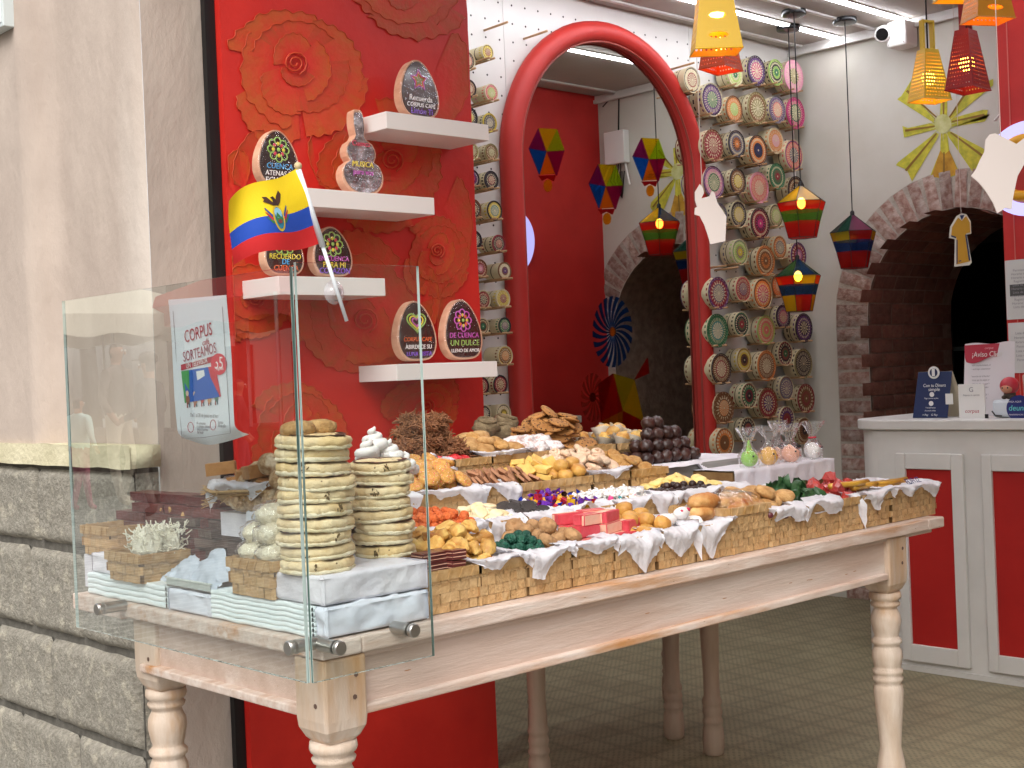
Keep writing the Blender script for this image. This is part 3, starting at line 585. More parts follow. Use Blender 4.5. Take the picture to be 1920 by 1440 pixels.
# poster taped inside the end glass
pap = paper('poster_paper', '#e9f0f4', .25, .12, 8)
c4 = [at(314, 562, X=XG+.004), at(424, 553, X=XG+.004), at(441, 822, X=XG+.004), at(333, 834, X=XG+.004)]
T = thing('raffle_poster', (c4[3]+c4[2])/2, 'tall white raffle poster taped inside the end glass, curling at the bottom', 'poster')
tl_, tr_, br_, bl_ = c4
def psf(u, v):
    p = tl_.lerp(tr_, u).lerp(bl_.lerp(br_, u), v)+Vector((.002, 0, 0)); cur = max(0, (v-.9)/.1)**2*(.012+.02*abs(u-.5)*2); return p+Vector((cur+.0015*math.sin(u*5+v*7), 0, cur*.2-.010*max(0, (v-.9)/.1)*(1-4*(u-.5)**2)))
MB().grid(psf, 16, 40).build('sheet', pap, T, smooth=True)
def PP(u, v, o=.0026): return tl_.lerp(tr_, u).lerp(bl_.lerp(br_, u), v)+Vector((.002+.0015*math.sin(u*5+v*7)-o*.55, 0, 0))
U_ = (tr_-tl_).normalized(); V_ = Vector((0, 0, 1)); V_ = (V_-U_*V_.dot(U_)).normalized()
ink = flat('#b03a48', .6); inkg = flat('#8f8a8e', .6)
def ptx(s, u, v, sz, m=ink, sx=1, shear=0, al='CENTER'): text(s, sz, m, PP(u, v), U_, V_, T, 'printed_text', .0001, shear, al, sx)
def pq(pts_, m, o=.0022, nm='print'): MB().add([PP(u, v, o) for u, v in pts_], [tuple(range(len(pts_)))]).build(nm, m, T)
tilt = V_
W_ = (tr_-tl_).length; Hh = (bl_-tl_).length
U_0 = U_; a_ = R(8); U_ = (U_0*math.cos(a_)+V_*math.sin(a_)); V_ = (tilt*math.cos(a_)-U_0*math.sin(a_))
ptx('CORPUS', .5, .25, .038, sx=.8); ptx('café', .62, .315, .018); ptx('SORTEAMOS', .5, .385, .031, flat('#a04a5a'), sx=.78)
pq([(.16, .455), (.72, .415), (.72, .455), (.16, .495)], ink); ptx('UN TELEVISOR', .44, .455, .016, white, sx=.85)
U_, V_ = U_0, tilt
pq(arc(.80, .475, .13, .075, 0, 350, 20), flat('#d0404e'), .0030); 
text('55', .036, white, PP(.80, .47, .0034), U_, V_, T, 'printed_text', .0001); text('pulgadas', .010, white, PP(.80, .505, .0034), U_, V_, T, 'printed_text', .0001)
pq([(.16, .50), (.74, .485), (.80, .70), (.18, .72)], flat('#2f5fae'), .0020); pq([(.16, .50), (.30, .496), (.27, .715), (.18, .72)], flat('#4a9a58'), .0023); pq([(.62, .488), (.74, .485), (.80, .70), (.70, .705)], flat('#c8404a'), .0023)
pq([(.42, .51), (.55, .505), (.56, .60), (.43, .605)], white, .0025)
for k_ in range(5): 
    u = .24+.12*k_; pq(arc(u, .70+.012*(k_ % 2), .035, .035, 0, 330, 8), [flat('#8a5a48'), flat('#b07a60'), flat('#c0504a'), flat('#d09a70'), flat('#5a7a6a')][k_], .0028); pq(arc(u, .655+.012*(k_ % 2), .025, .02, 0, 330, 8), flat('#d8b8a0'), .003); pq([(u-.025, .72), (u-.008, .72), (u-.01, .755), (u-.03, .755)], flat('#9a4a48'), .0028); pq([(u+.006, .72), (u+.025, .72), (u+.03, .752), (u+.01, .755)], flat('#4a6a78'), .0028)
text('Del 1 al 30 de junio en el local', .012, inkg, PP(.5, .82), U_, V_, T, 'printed_text', .0001, sx=.8)
for k_, s in enumerate(('Al consumo', 'o compra mínima', 'entra al sorteo', 'del local')): text(s, .0095, inkg, PP(.35, .865+.021*k_), U_, V_, T, 'printed_text', .0001, align='LEFT', sx=.8)
for k_, s in enumerate(('Sorteo', '30 de julio')): text(s, .0095, inkg, PP(.73, .875+.025*k_), U_, V_, T, 'printed_text', .0001, align='LEFT', sx=.8)
for u in (.24, .64): MB().tube([PP(x, y, .002) for x, y in arc(u, .89, .05, .035, 0, 350, 18)], .0006, 5, closed=True).build('print', ink, T)
MB().tube([PP(x, y, .002) for x, y in [(.07, .08), (.07, .96), (.45, .97), (.93, .96), (.93, .08)]], .0006, 5).build('border_line', inkg, T)
# ---- little flag on a white stick with a suction cup
T = thing('small_flag', at(650, 602, Y=YG-.02), 'small yellow, blue and red flag with a crest on a white stick', 'flag')
pA, pB = at(559, 318, Y=YG-.02), at(650, 602, Y=YG-.02)
MB().tube([pA, pA.lerp(pB, .5)], .0062, 10).tube([pA.lerp(pB, .49), pB], .0038, 10).build('stick', flat('#e4e8ec', .35), T, smooth=True)
MB().ball(pA+Vector((0, 0, .007)), .0075).build('finial', flat('#c9b48a', .4), T, smooth=True)
pc_ = at(628, 548, Y=YG-.006)
MB().lathe(pc_, [(.007, -.016), (.009, -.009), (.006, -.004), (.018, .0), (.024, .003)], 20, ax=(0, 1, 0), cap=False).build('suction_cup', glassy('cup_plastic', (.85, .8, .85), 3, .1, white=.25), T, smooth=True)
fc = [at(429, 372, Y=YG-.05), at(559, 314, Y=YG-.02), at(604, 455, Y=YG-.02), at(440, 492, Y=YG-.05)]
fm = pbr('flag_cloth', '#ffffff', .6, attr=True, bump=.08, bscale=300)
YL, BL, RD_ = lin('#f4d21c'), lin('#2450b8'), lin('#d42a2c')
def flf(u, v):
    p = fc[0].lerp(fc[1], u).lerp(fc[3].lerp(fc[2], u), v); q = (1-u); wv_ = math.sin(u*7.5+v*.8)
    return p+Vector((0, .012*wv_*q+.004*math.sin(v*5+u*3), .010*math.sin(u*6.2-.5)*q**.6))
MB().grid(flf, 40, 32, col=lambda u, v: YL if v < .5 else BL if v < .75 else RD_).build('cloth', fm, T, smooth=True)
cx_, cy_ = .545, .47
def FQ(pts_, c, o, nm='crest_piece'): MB().add([flf(cx_+x*1.3, cy_+y*1.2)+Vector((0, -o, 0)) for x, y in pts_], [tuple(range(len(pts_)))]).build(nm, flat(c), T)
FQ(arc(0, .06, .052, .16, 0, 345, 20), '#d8b83a', .0010); FQ(arc(0, .06, .038, .13, 0, 345, 20), '#2f7f9a', .0014); FQ(arc(0, .0, .034, .06, 0, 345, 14), '#8cc0d8', .0017); FQ([(-.035, .06), (-.01, -.01), (.02, .05), (.035, .07), (.02, .12), (-.02, .12)], '#3c7a48', .0019)
FQ(arc(0, .1, .02, .025, 0, 345, 8), '#8a3a40', .0022)
FQ([(-.005, -.11), (-.06, -.20), (-.10, -.21), (-.085, -.17), (-.10, -.15), (-.06, -.12), (-.02, -.09)], '#4a2e22', .0016); FQ([(0, -.11), (.03, -.20), (.07, -.26), (.085, -.21), (.07, -.17), (.05, -.12), (.02, -.08)], '#4a2e22', .0016); FQ([(-.02, -.09), (-.015, -.16), (-.03, -.19), (0, -.20), (.015, -.16), (.02, -.09)], '#3a2620', .0018)
for s_ in (-1, 1):
    for k_, c in enumerate(('#3a4a8a', '#c03030', '#3c7a48')): FQ([(s_*.05, .02+.04*k_), (s_*(.10+.005*k_), -.08+.05*k_), (s_*.105, -.06+.05*k_), (s_*.06, .05+.04*k_)], c, .0013)
# ---- white wall plate at the top left
p = at(8, 20, X=.33); t = thing('wall_plate', (.33, p.y, p.z-.03), 'white metal plate screwed to the beige wall at the top left', 'plate')
q = at(21, 50, X=.325); MB().box((.30, q.y, q.z), (.338, q.y+.3, q.z+.4)).build('plate', flat('#cfd6d4', .3), t, bevel=.003); MB().box((.297, q.y+.012, q.z+.014), (.2995, q.y+.28, q.z+.39)).build('face', flat('#e6ecea', .25), t)
MB().lathe((.297, q.y+.025, q.z+.08), [(.004, 0), (.004, .002)], 10, ax=(-1, 0, 0)).build('screw', dark, t)
# ================================================================ WALL SHELVES AND CHOCOLATE BOARDS
def shelf(xl, xr, zt, h, lab):
    return tag(MB().box((xl, 1.45-.2, zt-h), (xr, 1.449, zt)).build('wall_shelf', shelfm, bevel=.0015), lab, 'shelf', 'white floating shelves on the red wall')
YS = 1.25
def shx(px, py): return at(px, py, Y=YS)
shs = []
for (pl, pr, lab) in [(((723.7, 207), (723.7, 240.5)), ((915.8, 234), (915.8, 263.8)), 'white floating shelf highest on the red wall'), (((447, 330), (447, 367)), ((814, 371), (815.7, 403)), 'white floating shelf second from the top, behind the flag'),
                      (((453, 519), (454, 555)), ((721.8, 522), (722, 555)), 'white floating shelf third from the top, above the glass edge'), (((743.4, 681), (743, 713.6)), ((932, 677), (933, 706)), 'white floating shelf lowest on the red wall')]:
    a, b_ = shx(*pl[0]), shx(*pl[1])
    if pl[0][0] < 500: a.x = at(*pl[0], Y=1.45).x
    c, d_ = shx(*pr[0]), shx(*pr[1]); zt = c.z; zb = d_.z
    shs.append((a.x, c.x, zt, shelf(a.x, c.x, zt, zt-zb, lab)))
shs[1] = shs[1]
choc = pbr('dark_chocolate_glaze', '#2a1210', .3, '#3a1b16', 9, bump=.15, bscale=20, coat=.5)
foil = pbr('silver_foil', '#d0cace', .25, '#4a3436', 22, metal=.85, bump=1.0, bscale=28)
film = glassy('cellophane', (.97, .97, .97), 1.7, .12, 1.5, wrinkle=.55)
boxw = pbr('thin_wood_box', '#d9a98b', .6, '#c9967a', 12, bump=.15, bscale=50, stretch=(1, 1, 3))
ICE = {'w': '#f0e8e4', 'm': '#c85ab8', 'o': '#e8682a', 'y': '#e8d040', 'v': '#8a5ad0', 'b': '#50a8e0', 'g': '#9ac060', 'r': '#d83a5a'}
def icem(k): return flat(ICE[k], .4)
def outl(kind, w, h):
    if kind == 'egg':
        o = []
        for i in range(40):
            a = 2*PI*i/40; y = math.sin(a); x = math.cos(a)*(.90-.24*y+.04*y*y); X, Z = x*w/2, (y+1)/2*h
            if y < -.75: Z += .012*math.cos(x*2.2)*(-.75-y)*4*.8
            o.append((X, Z))
        return o
    o = []
    for i in range(60):                     # guitar
        a = 2*PI*i/60; t = (math.sin(a)+1)/2; s_ = 1 if math.cos(a) >= 0 else -1
        ww = (.5*math.sin(min(1, t/.46)*PI)**.55 if t < .37 else 0)
        ww = .5*math.sqrt(max(0, 1-((t-.22)/.225)**2)) if t < .36 else 0
        w2 = .36*math.sqrt(max(0, 1-((t-.50)/.17)**2)) if t > .34 else 0
        w3 = .13*math.sqrt(max(0, 1-((t-.85)/.155)**2))**.5 if t > .6 else 0
        o.append((s_*max(ww, w2, w3, .25 if .3 < t < .42 else .1 if .6 < t < .97 else .0)*w, t*h))
    return o
def board(px, py, wpx, hpx, kind, lines, motif, lab, ys=YS+.07, lean=0, turn=0):
    base = at(px, py, Y=ys); k = (at(px+wpx, py, Y=ys)-base).length*.80/1.0; w_ = wpx/FPX*(base-CAMP).dot(cf)/.80*.97; h_ = hpx/FPX*(base-CAMP).dot(cf)*1.08
    zz_ = min(shs, key=lambda s: abs(s[2]-base.z))[2]; base = Vector((base.x, ys, zz_+.001))
    T = thing('chocolate_board', base, lab, 'chocolate gift', 'wrapped chocolate boards on the red wall shelves')
    U = Vector((math.cos(R(turn)), math.sin(R(turn)), 0)); V = Vector((0, math.sin(R(lean)), math.cos(R(lean)))); N_ = U.cross(V).normalized()
    ol = outl(kind, w_, h_); P = lambda x, z, o=0: base+U*x+V*z+N_*o
    MB().ext([P(x, z, -.034) for x, z in ol], N_*.034).build('wooden_case', boxw, T, bevel=.003)
    ins = [(x*.90, h_*.5+(z-h_*.5)*.93) for x, z in ol]; MB().ext([P(x, z, .0) for x, z in ins], N_*.003).build('chocolate', choc if kind == 'egg' else foil, T)
    MB().tube([P(x*.965, h_*.5+(z-h_*.5)*.975, .001) for x, z in ol], .0016, 5, closed=True).build('case_edge', boxw, T)
    for i, (s, ckey, fz) in enumerate(lines):
        text(s, .024*w_/.155*min(1, 8/max(6, len(s)))*.98, icem(ckey), P(0, h_*fz, .0042), U, V, T, 'icing_lettering', .0006, .15, sx=.95)
    mz = h_*.66
    if motif == 'flower' or motif == 'flower2':
        c1, c2, c3 = ('m', 'o', 'y') if motif == 'flower' else ('g', 'r', 'y')
        for i in range(8):
            a = 2*PI*i/8; MB().tube([P(.018*math.cos(a)*1.5+.011*math.cos(t), mz+.018*math.sin(a)*1.5+.011*math.sin(t), .0045) for t in [2*PI*k_/9 for k_ in range(9)]], .0022, 5, closed=True).build('icing_petal', icem(c1), T, smooth=True)
            MB().ball(P(.018*math.cos(a), mz+.018*math.sin(a), .005), (.006, .002, .006), 8, 5).build('icing_petal', icem(c2 if i % 2 else c3), T, smooth=True)
        MB().ball(P(0, mz, .006), (.006, .003, .006), 8, 5).build('icing_dot', icem('g'), T, smooth=True)
    elif motif == 'heart':
        for kk, ck in ((1.0, 'g'), (.72, 'y'), (.45, 'm')):
            MB().tube([P(.034*kk*math.sin(t)**3*1.15, mz+kk*.030*(.8125*math.cos(t)-.3125*math.cos(2*t)-.125*math.cos(3*t)-.0625*math.cos(4*t))*1.15, .0045) for t in [2*PI*k_/28 for k_ in range(28)]], .0026, 5, closed=True).build('icing_heart', icem(ck), T, smooth=True)
    elif motif == 'star':
        for kk, ck in ((1.0, 'm'), (.75, 'o')):
            MB().tube([P((.036 if k_ % 2 == 0 else .018)*kk*math.sin(k_*PI/5), mz+(.036 if k_ % 2 == 0 else .018)*kk*math.cos(k_*PI/5), .0045) for k_ in range(10)], .002, 5, closed=True).build('icing_star', icem(ck), T, smooth=True)
        MB().add([P((.022 if k_ % 2 == 0 else .011)*math.sin(k_*PI/5), mz+(.022 if k_ % 2 == 0 else .011)*math.cos(k_*PI/5), .0045) for k_ in range(10)], [tuple(range(10))]).build('icing_star', flat('#7a7a3a'), T)
    def ff(u, v):
        a = v*2*PI; x, z = outl_i(ol, v); return P(x*u*1.0, h_*.5+(z-h_*.5)*u, .0075+.003*nv((x*u*40, z*30, u*3), 1)*(u if u < .95 else .2)+(-.007 if u > .99 else 0))
    def outl_i(o_, v): i = round(v*(len(o_))) % len(o_); return o_[i]
    MB().grid(ff, 8, len(ol)).build('cellophane', film, T, smooth=True)
board(790, 207, 84, 108, 'egg', [('Recuerda', 'w', .36), ('CORPUS CAFÉ', 'w', .25), ('Limón Ti', 'v', .15)], 'star', 'egg-shaped wrapped chocolate board with a star on the highest shelf', lean=4)
board(683, 353, 80, 152, 'guitar', [('Cuenca', 'r', .60), ('MUSICA', 'y', .36), ('para vos', 'm', .27)], None, 'guitar-shaped chocolate board in shiny wrap on the second shelf', lean=4)
board(526, 343, 82, 105, 'egg', [('CUENCA', 'b', .38), ('ATENAS DE', 'w', .26), ('ECUADOR', 'w', .14)], 'flower2', 'egg-shaped chocolate board reading Atenas, half behind the flag', lean=4)
board(536, 512, 78, 92, 'egg', [('RECUERDO', 'y', .40), ('DE', 'b', .30), ('CUENCA', 'o', .18)], 'flower2', 'egg-shaped chocolate board low behind the flag on the third shelf', lean=4)
board(627, 513, 80, 92, 'egg', [('EN CUENCA', 'm', .38), ('PARA MI', 'y', .26), ('CORAZÓN', 'v', .15)], 'flower2', 'egg-shaped chocolate board with a flower behind the flag stick, third shelf', lean=4)
board(786, 680, 84, 110, 'egg', [('CORPUS CAFE', 'o', .38), ('ABIRDECE SU', 'w', .26), ('LUNA VISITA', 'v', .15)], 'heart', 'egg-shaped chocolate board with an icing heart on the lowest shelf', ys=YS+.06, lean=4)
board(873, 677, 84, 110, 'egg', [('DE CUENCA', 'm', .42), ('UN DULCE', 'g', .30), ('LLENO DE AMOR', 'w', .18)], 'flower', 'egg-shaped chocolate board with a purple flower, right on the lowest shelf', ys=YS+.06, lean=4)
# ================================================================ BASKETS AND PAPER
straw = pbr('palm_straw', '#c39b62', .5, '#a57c44', 45, (.3, .75), attr=True, bump=.45, bscale=120, vary=.05)
def strawcol():
    k = random.uniform(.84, 1.10); c = lin('#cfaa7a'); g = random.uniform(.94, 1.04); return (c[0]*k, c[1]*k*g, c[2]*k*g*g, 1)
straw2 = pbr('palm_straw_binding', '#c6a476', .5, '#a8804a', 30, bump=.3, bscale=70)
tissue = paper('tissue_paper', '#f2f1f6', .35, .8, 34); cloth = pbr('white_cotton', '#e6e2e6', .75, '#d6d2d9', 9, bump=.7, bscale=18)
foam = pbr('foam_sheet', '#ebf1f1', .7, '#dfeaea', 8, bump=.1, bscale=30, sss=.0)
def ribbon(mb, c, ax, ay, w, h, t, n_):      # small slightly domed strip piece; ax length dir, ay width dir, n_ normal
    c = Vector(c); ax = Vector(ax); ay = Vector(ay); n_ = Vector(n_)
    vs = []
    for i, k in ((-1, -.25), (-.45, 1), (.45, 1), (1, -.25)):
        for j in (-1, 1): vs.append(c+ax*(i*w)+ay*(j*h)+n_*(t*k))
    mb.add(vs, [(0, 1, 3, 2), (2, 3, 5, 4), (4, 5, 7, 6)], 0, strawcol())
def basket_meshes(w, d, h, cell=.022):
    """woven strips over and under; sides flare slightly; returns woven sides, rim, base"""
    m = MB(); rimm = MB(); fl_ = 1.04
    rows = max(3, round(h/cell*1.05)); hr = h/rows
    for (a, b_, nrm) in [((-w/2, -d/2), (w/2, -d/2), (0, -1)), ((w/2, -d/2), (w/2, d/2), (1, 0)), ((w/2, d/2), (-w/2, d/2), (0, 1)), ((-w/2, d/2), (-w/2, -d/2), (-1, 0))]:
        L_ = math.dist(a, b_); nc = max(3, round(L_/cell)); u = Vector(((b_[0]-a[0])/L_, (b_[1]-a[1])/L_, 0)); n3 = Vector((*nrm, 0)); cw = L_/nc
        for j in range(rows):
            zc = hr*(j+.5); fl2 = (zc/h)*.006
            for i in range(nc):
                p = Vector((a[0], a[1], zc))+u*(cw*(i+.5))+n3*fl2
                jit = random.uniform(-.0008, .0008)
                if (i+j) % 2: ribbon(m, p+n3*jit, u, (0, 0, 1), cw*1.0, hr*.485, .0034, n3)
                else: ribbon(m, p+n3*jit, Vector((0, 0, 1)), -u, hr*1.0, cw*.40, .0034, n3)
        # core behind the weave, its colour darkened to paint shade into the gaps
        m.add([Vector((*a, .002)), Vector((*b_, .002)), Vector((*b_, h))+n3*.005, Vector((*a, h))+n3*.005], [(0, 1, 2, 3)], 1); m.add([Vector((*a, .002))-n3*.002, Vector((*b_, .002))-n3*.002, Vector((*b_, h))+n3*.003, Vector((*a, h))+n3*.003], [(3, 2, 1, 0)], 1)
        # rim band and diagonal bindings
        rp = Vector((a[0], a[1], h-.004))+n3*.0105; rq = rp+u*L_
        rimm.obox((rp+rq)/2, (u, n3, (0, 0, 1)), (L_/2+.008, .0020, .0105)); rimm.obox((rp+rq)/2-n3*.0115, (u, n3, (0, 0, 1)), (L_/2, .0018, .0105))
        kn = max(3, int(L_/.03))
        for i in range(kn):
            p = rp+u*(L_*(i+.5)/kn)+n3*.0028; dv = (u*.55+Vector((0, 0, 1))).normalized(); rimm.obox(p, (dv, dv.cross(n3), n3), (.0125, .0028, .0007), 1)
            p2 = Vector((a[0], a[1], .012))+u*(L_*(i+.5)/kn)+n3*.0035; rimm.obox(p2, (dv, dv.cross(n3), n3), (.011, .0022, .0006), 1)
    m.v = [(max(-w/2-.0105, min(w/2+.0105, x)), max(-d/2-.0105, min(d/2+.0105, y)), max(.0005, min(h-.002, z))) for x, y, z in m.v]
    m.box((-w/2, -d/2, 0), (w/2, d/2, .003), 1)
    return m, rimm
strawd = pbr('straw_shade_dark', '#8a6a42', .7, '#755632', 20)
def basket(cx, cy, z, w, d, h, lab, rot=0, cell=.022):
    T = thing('woven_basket', (cx, cy, z), lab, 'basket', 'palm straw baskets of sweets'); T.rotation_euler = (0, 0, rot)
    m, r_ = basket_meshes(w, d, h, cell)
    for mb_, nm, mats in ((m, 'woven_sides', [straw, strawd]), (r_, 'rim', [straw2, straw2])):
        o = mb_.build(nm, mats, origin=(0, 0, 0)); o.parent = T; del o['_o']
    return T
def liner(cx, cy, z, w, d, h, lab, drop=.05, rot=0, sides='F', crush=1., seed=None, point=True):
    """tissue sheet tucked into a basket, edges spilling over the rim in uneven points"""
    seed = random.random()*99 if seed is None else seed; T_ = MB()
    nu_, nv_ = 150, 14; per = [(-w/2, -d/2), (w/2, -d/2), (w/2, d/2), (-w/2, d/2)]; Ls = [w, d, w, d]; tot = 2*(w+d)
    def pt(s):
        s = s % tot
        for k in range(4):
            if s <= Ls[k] or k == 3:
                a, b_ = per[k], per[(k+1) % 4]; t = min(1, s/Ls[k]); n3 = [(0, -1), (1, 0), (0, 1), (-1, 0)][k]; return (a[0]+(b_[0]-a[0])*t, a[1]+(b_[1]-a[1])*t, n3[0], n3[1], k, t)
            s -= Ls[k]
    def f(u, v):
        s = u*tot; x, y, nx, ny, k, t = pt(s)
        front = 1 if {0: 'F', 1: 'R', 2: 'B', 3: 'L'}[k] in sides else .25
        zz0 = s/.085+seed*3+.35*noise.noise(Vector((s*9, seed, 4))); zig = abs((zz0 % 2)-1)*(.25+1.15*((math.sin(math.floor((zz0+1)/2)*12.9898+seed)*43758.5) % 1)) if point else .4
        D = drop*front*(.22+1.1*zig+.6*noise.noise(Vector((s*14, seed, 0))))
        c = crush*(.006*noise.noise(Vector((s*28, v*3, seed)))+.006*abs(noise.noise(Vector((s*60, v*7, seed+5))))+.003*noise.noise(Vector((s*130, v*12, seed+5))))
        # corner rounding: pull normals together
        if v < .45:
            q = v/.45; inn = .03*(1-q); return (cx+x-nx*(inn+.002), cy+y-ny*(inn+.002), z+h-.03*(1-q)+.017*q+c*q)
        q = (v-.45)/.55; out = .014+.012*math.sin(min(1, q*1.2)*PI)*crush+abs(c)*1.5+.004*q
        return (cx+x+nx*out*min(1, q*3), cy+y+ny*out*min(1, q*3), z+h+.017+.004*math.sin(q*PI)-D*q**1.1+c*.7)
    T_.grid(f, nu_, nv_)
    o = T_.build('tissue_liner', tissue, smooth=True); return tag(o, lab, 'tissue paper', 'white tissue sheets lining the baskets')
def heap(x0, x1, y0, y1, z0, n, r, h, mound=.05, tight=.84, tries=120, cb=.0, layers=3.8):
    P = []; cx, cy = (x0+x1)/2, (y0+y1)/2+cb; rx, ry = max(.01, (x1-x0)/2-r*.45), max(.01, (y1-y0)/2-r*.45); mound *= .42
    n = min(n, max(2, round(layers*.85*(rx+r)*(ry+r)/(r*r))))
    for i in range(n):
        best = None
        for k in range(tries):
            x, y = random.uniform(cx-rx, cx+rx), random.uniform((y0+y1)/2-ry, (y0+y1)/2+ry); zb = z0+h; sup = (0, 0)
            for (a, c, e) in P:
                d_ = math.hypot(a-x, c-y)
                if d_ < 2*r*tight:
                    zz_ = e+2*h*math.sqrt(max(0, 1-(d_/(2*r*tight))**2))
                    if zz_ > zb: zb = zz_; sup = (x-a, y-c)
            cost = zb+mound*(((x-cx)/rx)**2+((y-cy)/ry)**2)
            if best is None or cost < best[0]: best = (cost, x, y, zb, sup)
        P.append(best[1:4]); yield best[1], best[2], best[3], best[4]
def pile(meshes, region, n, r, h, name, label, cat, group, flatrot=True, tilt=.5, mound=.05, up=0, spin=True, tight=.84, cb=0, layers=3.8):
    x0, x1, y0, y1, z0 = region; z0 += .010; made = []
    for i, (x, y, z_, sup) in enumerate(heap(x0, x1, y0, y1, z0, n, r, h, mound, tight, cb=cb, layers=layers)):
        me = meshes[i % len(meshes)]; e = Euler((0, 0, random.uniform(0, 2*PI) if spin else random.uniform(-.2, .2)))
        if flatrot:
            sx_, sy_ = sup; k = tilt/ max(.001, r*2); tx = -sy_*k+random.uniform(-.12, .12)+tilt*.35; ty = sx_*k+random.uniform(-.12, .12)
            q = Euler((tx, ty, 0)).to_matrix() @ e.to_matrix(); e = q.to_euler()
        else: e = Euler((random.uniform(0, 6), random.uniform(0, 6), random.uniform(0, 6)))
        made.append(put(name, me, (x, y, z_), e, label, cat, group))
    if len(made) > 5:
        for key, word in ((lambda o: -o.location.z, 'topmost'), (lambda o: o.location.dot(rt), 'leftmost'), (lambda o: -o.location.dot(rt), 'rightmost'), (lambda o: o.location.dot(fw), 'nearest')):
            o = min(made, key=key)
            if o['label'] == label: o['label'] = word+' '+label
# ---------------------------------------------------------------- sweet meshes
def lump(r, amp, f, seed, flat_=1): return lambda d: 1+amp*noise.noise(Vector((d.x*f+seed, d.y*f, d.z*f*flat_)))
def disc_mesh(nm, m, r, h, amp=.06, f=2.5, n=3, nu=18, nv=8, sq=.65, extra=None):
    out = []
    for s_ in range(n):
        b_ = MB()
        def fn(d, s_=s_):
            k = 1+amp*noise.noise(Vector((d.x*f+s_*9, d.y*f, d.z*f)))
            return k
        b_.ball((0, 0, 0), (r, r, h), nu, nv, fn=fn)
        # superellipsoid: puff the flat side out
        b_.v = [(x, y, math.copysign(abs(z/h)**sq*h, z) if z else 0) for x, y, z in b_.v]
        if extra: extra(b_, s_)
        out.append(b_.mesh(nm, m if isinstance(m, list) else [m], True))
    return out
def bar_mesh(nm, mats, l, w, h, split=None, jit=.002):
    out = []
    for s_ in range(2):
        b_ = MB(); 
        if split:
            k = len(split); z0 = -h/2
            for i, fr in enumerate(split): b_.box((-l/2+random.uniform(0, jit), -w/2+random.uniform(0, jit), z0), (l/2-random.uniform(0, jit), w/2-random.uniform(0, jit), z0+h*fr-.0004), i % len(mats)); z0 += h*fr
        else: b_.box((-l/2, -w/2, -h/2), (l/2, w/2, h/2))
        me = b_.mesh(nm, mats, False); bm = bmesh.new(); bm.from_mesh(me); bmesh.ops.bevel(bm, geom=bm.edges[:], offset=.0012, segments=2, affect='EDGES', profile=.6); bm.to_mesh(me); bm.free(); out.append(me)
    return out
cook = pbr('butter_cookie', '#cfa264', .75, '#b5803e', 75, (.3, .65), bump=.8, bscale=150, vary=.14, col3='#a06a30')
cookspr = pbr('sprinkled_cookie', '#d8a254', .7, '#bf853a', 60, bump=.8, bscale=90, vary=.08, spots=[('#d84a5a', 150, .22), ('#f0e8d8', 190, .17), ('#4a8a5a', 210, .14)])
chipc = pbr('choc_chip_cookie', '#b88248', .75, '#9f6c38', 55, bump=.6, bscale=80, vary=.12, spots=[('#3a2016', 95, .28)])
paste = pbr('pastry', '#ecc672', .5, '#cc9040', 34, (.35, .62), bump=.9, bscale=70, bdetail=8, vary=.14, col3='#a4662a', coat=.1)
bun = pbr('egg_bun', '#d6a552', .45, '#b98038', 28, bump=.5, bscale=90, bdetail=8, vary=.12, coat=.15, spots=[('#7a4a20', 26, .05)])
brownr = pbr('brown_sugar_cookie', '#b98f62', .75, '#96704a', 55, bump=.7, bscale=90, vary=.08)
green = pbr('green_sugar', '#1f5a44', .6, '#18483a', 60, bump=.6, bscale=160, voro=1, vary=.15)
orange = pbr('orange_sugar', '#e0743a', .65, '#c85a24', 60, bump=.45, bscale=170, voro=1, vary=.12)
coco = pbr('toasted_coconut', '#cdae86', .85, '#a8845c', 70, (.4, .6), bump=1., bscale=100, bdetail=8, vary=.08, col3='#e8d6b8')
choco = pbr('glossy_chocolate', '#2c1611', .38, '#40231a', 20, bump=.7, bscale=45, vary=.15, coat=.25)
mering = pbr('meringue', '#eee9e4', .55, '#e4ded8', 12, bump=.12, bscale=40, vary=.04, sss=.1, spots=[('#6a6a6a', 60, .06)])
pinkw = pbr('pale_macaroon', '#e8cdb0', .75, '#deb99a', 40, bump=.8, bscale=110, vary=.06)
creamc = pbr('cream_biscuit', '#ead9b4', .7, '#dcc696', 40, bump=.3, bscale=90, vary=.05)
oreo = pbr('black_biscuit', '#2c2624', .55, '#3a3330', 30, bump=.4, bscale=120, vary=.2)
whitef = pbr('white_filling', '#e8e4dc', .6)
guava = pbr('guava_red', '#c9404a', .4, '#d65560', 30, bump=.3, bscale=80, vary=.1, sss=.1); guavaw = pbr('guava_cream', '#f0c2a8', .5, '#e8ae94', 30, bump=.3, bscale=80)
dguava = pbr('dark_guava', '#6e3230', .35, '#552422', 25, bump=.3, bscale=60, vary=.15, coat=.3); panela = pbr('panela_block', '#b98752', .6, '#a67442', 25, bump=.3, bscale=60, vary=.1)
fudge = pbr('fudge_brown', '#ad7c5c', .6, '#96694a', 30, bump=.2, bscale=60, vary=.1); fudged = pbr('fudge_dark', '#5a3424', .6)
darkslab = pbr('dark_sugar_slab', '#63504a', .35, '#4a3a36', 20, bump=.4, bscale=40, vary=.2, coat=.2)
bread = pbr('bread_crust', '#d6a868', .55, '#b9783a', 20, (.35, .6), bump=.6, bscale=70, vary=.08, col3='#ecc888')
tanm = pbr('tan_biscuit', '#cda46c', .7, '#ab7c46', 40, bump=.7, bscale=110, vary=.08)
redcube = pbr('candied_red', '#9c2e2e', .3, '#b8443c', 25, bump=.5, bscale=50, coat=.3, vary=.15); leafm = pbr('candied_green', '#26492a', .4, '#3a6036', 22, bump=.5, bscale=50, vary=.2, coat=.2)
